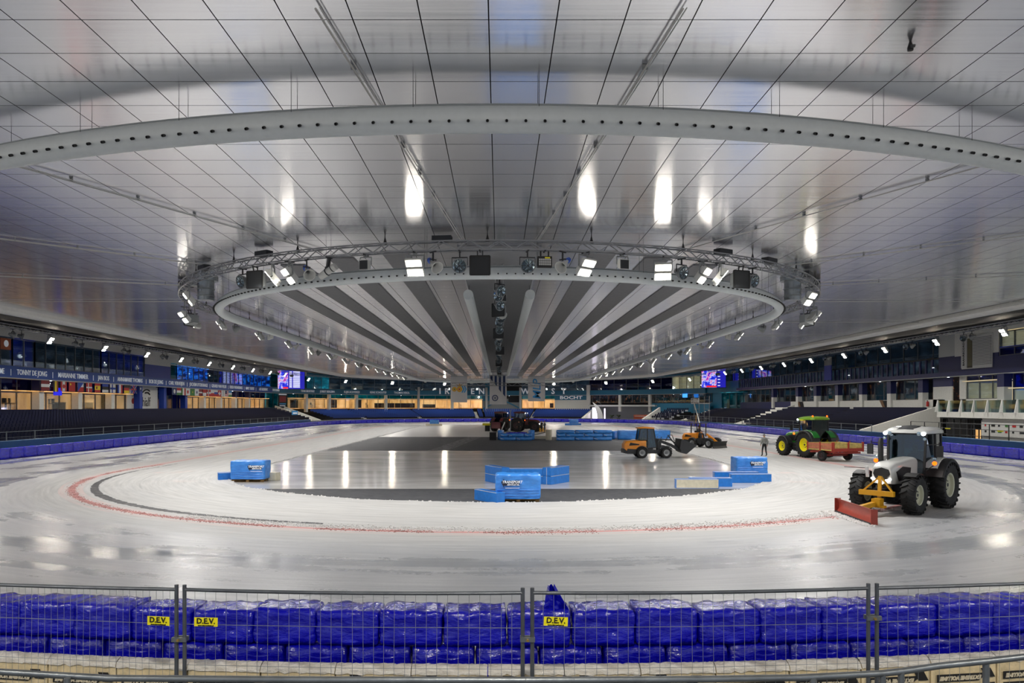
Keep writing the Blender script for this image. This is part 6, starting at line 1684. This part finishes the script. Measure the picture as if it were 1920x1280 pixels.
# orange square poster in the upper left window
s = s_px(11, -.15); t_ = thing('orange_poster', 'orange poster with a white disc in the upper left window', 'poster', bpv(s, -.15, 9.7), face_rot(s)); MB().span((-.8, 0, 0), (.8, .04, 1.15)).build('sheet', mat('poster_orange', 'b0603c', .6), t_)
MB().lathe([(0, 0), (.34, 0), (.34, .03), (0, .03)], (0, -.03, .62), 'Y', 20).build('white_disc', MT['letter'], t_)
# record board at right
s = (px(1805)+px(1862))/2; t_ = thing('record_board', 'tall white board of black name rows on the right wall', 'board', bpv(s, -.12, 7.95), face_rot(s)); w_ = abs(px(1862)-px(1805)); 
MB().span((-w_/2, 0, 0), (w_/2, .1, 3.5)).build('board', MT['white'], t_); MB().span((-w_/2, -.06, .1), (-w_/2+w_*.19, 0, 3.4)).build('title_strip', MT['white'], t_)
text('BAANRECORDS', .38, MT['ink'], t_, (-w_/2+w_*.095, -.075, 1.7), (pi/2, -pi/2, 0), 'board_title', bold=.006)
MB().span((-w_/2+w_*.20, -.02, .1), (-w_/2+w_*.37, 0, 3.2)).build('photo_column', mat('column_brown', '4a4636', .6), t_)
mb = MB(); mb2 = MB()
for i in range(19):
    z = .35+.155*i; mb.span((-w_/2+w_*.39, -.02, z), (w_/2-.25, 0, z+.06)); mb2.span((w_/2-.2, -.02, z), (w_/2-.06, 0, z+.06)); MB().span((-w_/2+w_*.21, -.035, z-.02), (-w_/2+w_*.36, -.02, z+.09)).build('name_row', mat('row_olive', '6b6648', .6) if i == 0 else bpy.data.materials['row_olive'], t_)
    MB().span((-w_/2+w_*.39, -.02, z), (w_/2-.25, 0, z+.06)).build('name_row', MT['grey'], t_)
mb2.build('flag_column', MT['charcoal'], t_)['kind'] = 'stuff'
# small sponsor board by the gates at right
s = (s_px(1850, -4)+s_px(1920, -4))/2; t_ = thing('sponsor_board', 'low white board with small dark marks right of the dark doorway', 'board', bpv(s, -4.12, 1.2), face_rot(s))
MB().span((-3.1, 0, 0), (3.1, .08, 1.45)).build('board', MT['white'], t_)
for i in range(6):
    for j in range(2): MB().span((-2.6+i*.95, -.02, .35+.55*j), (-2.6+i*.95+random.uniform(.2, .55), 0, .52+.55*j)).build('logo_mark', (MT['ink'], MT['charcoal'], greenp, redp)[(i+j*3) % 4], t_)
# fire extinguisher, blue small screens, tv
s = px(1727); t_ = thing('fire_extinguisher', 'red fire extinguisher on the white parapet above the right stand', 'extinguisher', bpv(s+.9, .25, 3.95), face_rot(s)); MB().lathe([(0, 0), (.13, .0), (.14, .05), (.14, .5), (.06, .6), (0, .62)], (0, 0, 0), 'Z', 12).build('cylinder', redp, t_, smooth=True); MB().box((0, -.02, .68), (.12, .06, .08)).build('valve', MT['black'], t_)
t_ = on_wall('wall_screen', 'small lit blue screen hanging below the flags at left', 'screen', 109, 5.2, -.4); MB().span((-.75, 0, 0), (.75, .1, .85)).build('screen_face', mat('tv_blue', '0a10a0', .4, emit='1418d8', es=.8), t_); MB().tube([(0, .05, .85), (0, .05, 1.7)], .03, 5).build('hanger', MT['grey'], t_)
t_ = on_wall('wall_screen', 'small lit blue screen over the restaurant windows at the far right', 'screen', 1284, 6.0, -1.0); MB().span((-.8, 0, 0), (.8, .1, .9)).build('screen_face', mat('tv_sky', '2080e0', .4, emit='3f9cff', es=1.2), t_); MB().tube([(0, .05, .85), (0, .05, 1.0)], .03, 5).build('hanger', MT['grey'], t_)
# ---- flags under the fascia
def flag(pxc, w_, h, label, stripes, vert=False, extra=None):
    s = s_px(pxc, -.5); t_ = thing('flag', label, 'flag', bpv(s, -.5, ZB-.12-h), face_rot(s), None)
    n = sum(k for _, k in stripes); acc = 0
    for m, k in stripes:
        a, b = acc/n, (acc+k)/n; acc += k
        if vert: MB().span((-w_/2+w_*a, -.01, 0), (-w_/2+w_*b, .01, h)).build('flag_field', m, t_)
        else: MB().span((-w_/2, -.01, h*(1-b)), (w_/2, .01, h*(1-a))).build('flag_field', m, t_)
    MB().bar((-w_/2-.05, 0, h+.02), (w_/2+.05, 0, h+.02), .035).build('flag_pole', MT['galv'], t_)
    if extra: extra(t_, w_, h)
    return t_
B = lambda a, b, m, nm='flag_mark': (lambda t_, w_, h: MB().span((-w_/2+w_*a[0], -.03, h*a[1]), (-w_/2+w_*b[0], -.015, h*b[1])).build(nm, m, t_))
def multi(*fs): return lambda t_, w_, h: [f(t_, w_, h) for f in fs]
def dot(m, x=.5, y=.5, r_=.26): return lambda t_, w_, h: MB().lathe([(0, 0), (h*r_, 0), (h*r_, .015), (0, .015)], (-w_/2+w_*x, -.015, h*y), 'Y', 14).build('flag_mark', m, t_)
def tri(m): return lambda t_, w_, h: MB().prism([(-w_/2, 0), (w_/2, h), (-w_/2, h)], 'Y', -.03, -.015).build('flag_mark', m, t_)
def saltire(m, wd): return lambda t_, w_, h: MB().bar((-w_/2, -.02-wd*.02, 0), (w_/2, -.02-wd*.02, h), .012, wd, up=(0, 1, 0)).bar((-w_/2, -.02, h), (w_/2, -.02, 0), .012, wd, up=(0, 1, 0)).build('flag_mark', m, t_)
W1 = 1.5; H1 = 1.08
flag(85, W1, H1, 'red white red striped flag, first from the left', [(maroonp, 1), (whitep, .9), (maroonp, 1)])
flag(104.5, .95, H1+.1, 'black yellow and red upright striped flag', [(blackp, 1), (yelp, 1.3), (maroonp, 1)], True)
flag(119.5, W1*.8, H1, 'red and white flag with a red maple leaf', [(redp, 1), (whitep, 1.6), (redp, 1)], True, dot(redp, r_=.22))
flag(135, W1*.85, H1, 'plain red flag with a small gold star', [(redp, 1)], False, dot(yelp, .25, .75, .12))
flag(151, W1*.85, H1, 'white and red flag with a blue wedge', [(whitep, 1), (redp, 1)], False, tri(bluep))
flag(167, W1*.85, H1, 'red flag with a white off-centre cross', [(redp, 1)], False, multi(B((.3, 0), (.42, 1), whitep), B((0, .42), (1, .58), whitep)))
flag(183, W1*.85, H1, 'red yellow red flag with a small crest', [(redp, 1), (yelp, 1.8), (redp, 1)], False, dot(maroonp, .32, .5, .15))
flag(197.5, W1*.95, H1, 'blue black and white striped flag', [(bluep, 1), (blackp, 1.2), (whitep, 1)])
flag(211.5, W1*.9, H1, 'white flag with a blue off-centre cross', [(whitep, 1)], False, multi(B((.3, 0), (.48, 1), bluep), B((0, .38), (1, .62), bluep)))
flag(225, W1*.85, H1, 'blue white red upright striped flag', [(bluep, 1), (whitep, 1), (redp, 1)], True)
flag(237.5, W1*.9, H1, 'black red and gold striped flag', [(blackp, 1), (redp, 1), (yelp, 1)])
flag(250.5, W1*.95, H1, 'blue flag with red and white crossing bars', [(bluep, 1)], False, multi(saltire(whitep, .22), saltire(redp, .08), B((.42, 0), (.58, 1), redp), B((0, .4), (1, .6), redp)))
flag(263.5, W1*.5, H1*.7, 'small dark blue pennant with a white figure beside the first blue pier', [(navyp, 1)], False, dot(whitep, r_=.2))
G2 = [(327, 'blue flag with a pale emblem, first of the second group', [(navyp, 1)], False, dot(whitep, r_=.3)), (336, 'red white green striped flag', [(redp, 1), (whitep, 1), (greenp, 1)], False, None),
 (344, 'green white red upright striped flag', [(greenp, 1), (whitep, 1), (redp, 1)], True, None), (352, 'white flag with a big red disc', [(whitep, 1)], False, dot(redp)),
 (361, 'plain green flag with a small gold mark', [(greenp, 1)], False, dot(yelp, .5, .5, .12)), (369, 'white flag with a red and blue disc', [(whitep, 1)], False, dot(navyp, r_=.22)),
 (376.5, 'dark red flag with a white middle band', [(maroonp, 2), (whitep, 1), (maroonp, 2)], False, None), (383, 'red over white flag with a darker edge', [(redp, 1), (whitep, 1)], False, None), (391.5, 'red flag with a dark blue and white cross', [(redp, 1)], False, multi(B((.28, 0), (.5, 1), whitep), B((0, .38), (1, .62), whitep), B((.34, 0), (.44, 1), navyp))),
 (398.5, 'white over red striped flag', [(whitep, 1), (redp, 1)], False, None), (405, 'white blue red striped flag', [(whitep, 1), (bluep, 1), (redp, 1)], False, None), (411.5, 'red flag with a white plus', [(redp, 1)], False, multi(B((.4, .2), (.6, .8), whitep), B((.2, .4), (.8, .6), whitep))),
 (418.5, 'pale grey and white upright striped flag', [(whitep, 1), (MT['ltgrey'], 1), (whitep, 1)], True, None), (425.5, 'flag of thin red and white stripes with a blue corner', [(redp, 1), (whitep, 1)]*4, False, B((0, .5), (.45, 1), navyp)), (431.5, 'blue white green striped flag, last of the row', [(skyp, 1), (whitep, 1), (greenp, 1)], False, None)]
for p, lb, st, v_, ex in G2: flag(p, 1.75, H1, lb, st, v_, ex)
# feather flag by the lit doorway
s = s_px(1117, -9.0); pd = bpv(s, -9.0, 0)
t_ = thing('feather_flag', 'curved white feather flag on a pole by the bright far doorway', 'flag', px_ground(1122, 791))
hh = 4.6; mb = MB(); rows = []
for i in range(13):
    u = i/12; z = .5+hh*u; wl_ = 1.35*(1-u**4)+.05; x0_ = -.25-1.3*u**2.2
    rows.append([Vector((x0_, 0, z)), Vector((x0_, .03, z)), Vector((x0_+wl_, .03, z-.1*u)), Vector((x0_+wl_, 0, z-.1*u))])
mb.loft(rows); mb.build('flag_cloth', MT['cloth'], t_, smooth=True)
MB().tube([(1.2, .05, 0), (1.15, .05, 2.5), (.6, .05, 4.6), (-.6, .05, 5.4)], .03, 6).build('pole', MT['galv'], t_); MB().lathe([(0, 0), (.4, 0), (.38, .08), (0, .1)], (1.2, .05, 0), 'Z', 12).build('foot', MT['charcoal'], t_)
t_ = thing('lit_doorway', 'bright open doorway behind the feather flag at the far side', 'doorway', (bpv(s_px(1122, -4.5), -4.5, 0)), face_rot(s_px(1122, -4.5)))
MB().span((-1.7, 0, .3), (.2, .1, 3.6)).build('backlit_opening', MT['door_light'], t_); MB().span((1.6, 0, .3), (1.9, .1, 3.4)).build('backlit_opening', MT['door_light'], t_); MB().span((-1.9, -.05, .2), (-1.7, .2, 3.8)).span((.2, -.05, .2), (.4, .2, 3.8)).span((-1.9, -.05, 3.6), (.4, .2, 3.8)).build('door_frame', MT['grey'], t_)
t_ = thing('arched_tube', 'small white arched tube standing by the far doorway', 'barrier', px_ground(1131, 789)); MB().tube([(-.3, 0, 0), (-.3, 0, .9), (0, 0, 1.3), (.25, 0, 1.1), (.3, 0, .2)], .08, 8).build('tube', MT['cloth'], t_, smooth=True); MB().lathe([(0, 0), (.2, 0), (.2, .05), (0, .05)], (-.3, 0, 0), 'Z', 10).build('foot', MT['charcoal'], t_)
for i, p in enumerate((1147, 1160)):
    t_ = thing('potted_fern', 'leafy potted plant behind the far boards right of the doorway, %s of two' % ('left', 'right')[i], 'plant', bpv(s_px(p, -7), -7, .4)); MB().lathe([(0, 0), (.4, 0), (.5, .7), (.0, .7)], (0, 0, 0), 'Z', 12).build('pot', MT['charcoal'], t_)
    mb = MB(); 
    for k in range(26): a = random.uniform(0, 6.28); l_ = random.uniform(.4, .75); mb.add([Vector((0, 0, .7)), Vector((l_*.6*cos(a-.2), l_*.6*sin(a-.2), .9+l_*.8)), Vector((l_*cos(a), l_*sin(a), .8+l_*.6)), Vector((l_*.6*cos(a+.2), l_*.6*sin(a+.2), .8+l_*.6))], [(0, 1, 2, 3)])
    mb.build('leaves', mat('fern_green', '2c3a22', .7), t_)['kind'] = 'stuff'
t_ = thing('ice_machine', 'low orange machine parked behind the far boards', 'machine', bpv(s_px(1202, -7), -7, .4), face_rot(s_px(1202))); MB().span((-1.7, -.6, .3), (1.7, .6, 1.5)).build('machine_body', mat('machine_orange', 'a0401c', .5), t_); MB().span((-1.9, -.7, 0), (1.9, .7, .35)).build('base', MT['charcoal'], t_); MB().bar((-1.4, -.65, 1.2), (1.4, -.65, 1.2), .12).build('stripe', MT['ltgrey'], t_)
t_ = thing('covered_bench', 'pale covered bench behind the far boards, right of the orange machine', 'bench', bpv(s_px(1222, -7), -7, .4), face_rot(s_px(1222))); MB().span((-1.1, -.4, .5), (1.1, .4, .7)).build('seat_top', MT['cloth'], t_)
for x in (-.9, .9): MB().span((x-.05, -.35, 0), (x+.05, .35, .5)).build('leg', MT['charcoal'], t_)
# scaffold camera tower and its stair at the far right
s = s_px(1318, -10.2); t_ = thing('scaffold_tower', 'pale scaffold platform with a stair at the far right corner', 'scaffold', bpv(s, -10.4, .0), face_rot(s))
for x in (-2.0, 1.6):
    for y in (-1, 1): MB().tube([(x, y, 0), (x, y, 5.9)], .06, 6).build('standard', MT['galv'], t_)
for z in (1.6, 3.4, 5.2):
    for y in (-1, 1): MB().bar((-2.1, y, z), (1.7, y, z), .08).build('ledger', MT['galv'], t_)
MB().span((-4.0, -1.1, 4.4), (1.8, 1.1, 4.6)).build('deck', MT['galv'], t_); MB().bar((-1.0, -1.2, 4.4), (3.2, -1.2, .2), .12, .3).build('stair_flight', MT['wallw'], t_)
for z in (5.0, 5.5): MB().bar((-4.0, -1.1, z), (1.8, -1.1, z), .06).build('guard_rail', MT['cloth'], t_)
for k in range(8): MB().bar((-4.0+.8*k, -1.1, 4.6), (-4.0+.8*k, -1.1, 5.5), .05).build('guard_post', MT['cloth'], t_)
# leaning wooden hatches over the right parapet
for i, p in enumerate((1500, 1658)):
    s = px(p); t_ = thing('wooden_hatch', 'dark stair opening with a brown wooden hatch in the right parapet, %s of two' % ('left', 'right')[i], 'hatch', bpv(s, .25, 3.5), face_rot(s))
    MB().prism([(-1.4, 1.2), (.3, 1.2), (1.0, -.2), (-.4, -.2)], 'Y', -.06, .02).build('opening', MT['dark'], t_); MB().prism([(-1.5, 1.25), (-.75, 1.25), (.0, .2), (-.35, -.1)], 'Y', -.12, -.04).build('hatch_board', mat('hatch_brown', '6a4a2c', .6) if i == 0 else bpy.data.materials['hatch_brown'], t_)
# blue notice boards, small ceiling leds
t_ = on_wall('notice_board', 'small blue and white board at the foot of the left stairs', 'sign', 553, 2.0, -6); MB().span((-1.4, 0, 0), (1.4, .1, 1.0)).build('board', skyp, t_); MB().span((-1.0, -.03, .35), (1.0, 0, .65)).build('printed_line', MT['letter'], t_); MB().bar((-1.2, .05, -1.2), (-1.2, .05, 0), .08).bar((1.2, .05, -1.2), (1.2, .05, 0), .08).build('leg', MT['grey'], t_)
t_ = on_wall('roller_blind', 'blue square panel hanging before the right upper windows', 'panel', 1552, 7.9, -.6); MB().span((-1.2, 0, 0), (1.2, .08, 2.2)).build('panel_cloth', mat('panel_blue', '2a3a9a', .6), t_); MB().span((-1.25, 0, 2.2), (1.25, .08, 3.4)).build('panel_top', MT['grey'], t_)
for i, (p, z, o_) in enumerate(((1510, 7.15, -.9), (1650, 7.15, -.9), (1778, 7.15, -.9), (455, 6.75, -.9), (436, 6.75, -.9), (95, 6.78, -.9), (550, 6.75, -.9), (640, 6.75, -.9), (752, 6.75, -.9), (955, 6.75, -.9), (1263, 6.75, -.9), (1750, 8.4, -.3), (1592, 8.4, -.3))):
    t_ = on_wall('downlight', 'small white downlight under the fascia, %s' % ('left straight' if p < 500 else 'far end' if p < 1385 else 'right straight'), 'lamp', p, z, o_+.45, 'downlights under the fascia, %s' % ('left straight' if p < 500 else 'far end' if p < 1385 else 'right straight'))
    MB().lathe([(0, 0), (.11, 0), (.12, .1), (0, .1)], (0, 0, 0), 'Z', 10).build('lens', MT['led'], t_); MB().lathe([(.12, .02), (.15, .02), (.15, .14), (0, .14)], (0, 0, 0), 'Z', 10).build('rim', MT['grey'], t_)
# furniture silhouettes inside the lit rooms
def stool(c, rz, lb):
    t_ = thing('bar_stool', lb, 'stool', c, rz, lb); MB().box((0, 0, .8), (.5, .5, .08)).box((0, .22, 1.1), (.5, .06, .5)).build('seat', MT['black'], t_)
    for x, y in ((-.2, -.2), (.2, -.2), (.2, .2), (-.2, .2)): MB().bar((x, y, 0), (x, y, .78), .05).build('leg', MT['black'], t_)
for p in (53, 58, 64, 105, 110, 135, 141, 187): stool(bpv(px(p), 2.4, ZA), random.uniform(0, 3), 'dark stool behind the lit windows above the left stand')
for p in (598, 697, 866): stool(bpv(px(p), 2.4, ZA), random.uniform(0, 3), 'dark stool behind the lit windows at the far end')
for i, (p, w_, h) in enumerate(((554, 2.2, 1.9), (628, 1.4, 2.0), (674, 1.3, 2.4), (722, 5.5, 1.2), (760, 5.5, 1.2), (805, 3.4, .9), (117, 1.8, .9), (170, 1.6, .9), (201, .9, 1.9), (1034, .9, 1.2))):
    s = px(p, 2.6); t_ = thing('counter', 'dark counter or cabinet in the lit rooms, %s' % ('left side' if p < 500 else 'far end'), 'counter', bpv(s, 2.7, ZA), face_rot(s), 'dark counters in the lit rooms, %s' % ('left side' if p < 500 else 'far end'))
    MB().span((-w_/2, 0, 0), (w_/2, .5, h)).build('cabinet', mat('cabinet_brown', '2a1a14', .6) if i == 0 else bpy.data.materials['cabinet_brown'], t_); MB().span((-w_/2-.05, -.05, h), (w_/2+.05, .55, h+.06)).build('worktop', MT['black'], t_)
# ================================================================== text curves become meshes
bpy.context.view_layer.update()
dg = bpy.context.evaluated_depsgraph_get()
for o in [o for o in COL.objects if o.type == 'FONT']:
    me = bpy.data.meshes.new_from_object(o.evaluated_get(dg)); nm = o.name.split('.')[0]
    p = o.parent; q = bpy.data.objects.new(nm, me); COL.objects.link(q); q.parent = p
    q.location = o.location; q.rotation_euler = o.rotation_euler; q.scale = o.scale
    for k in ('label', 'kind'):
        if k in o: q[k] = o[k]
    bpy.data.objects.remove(o)
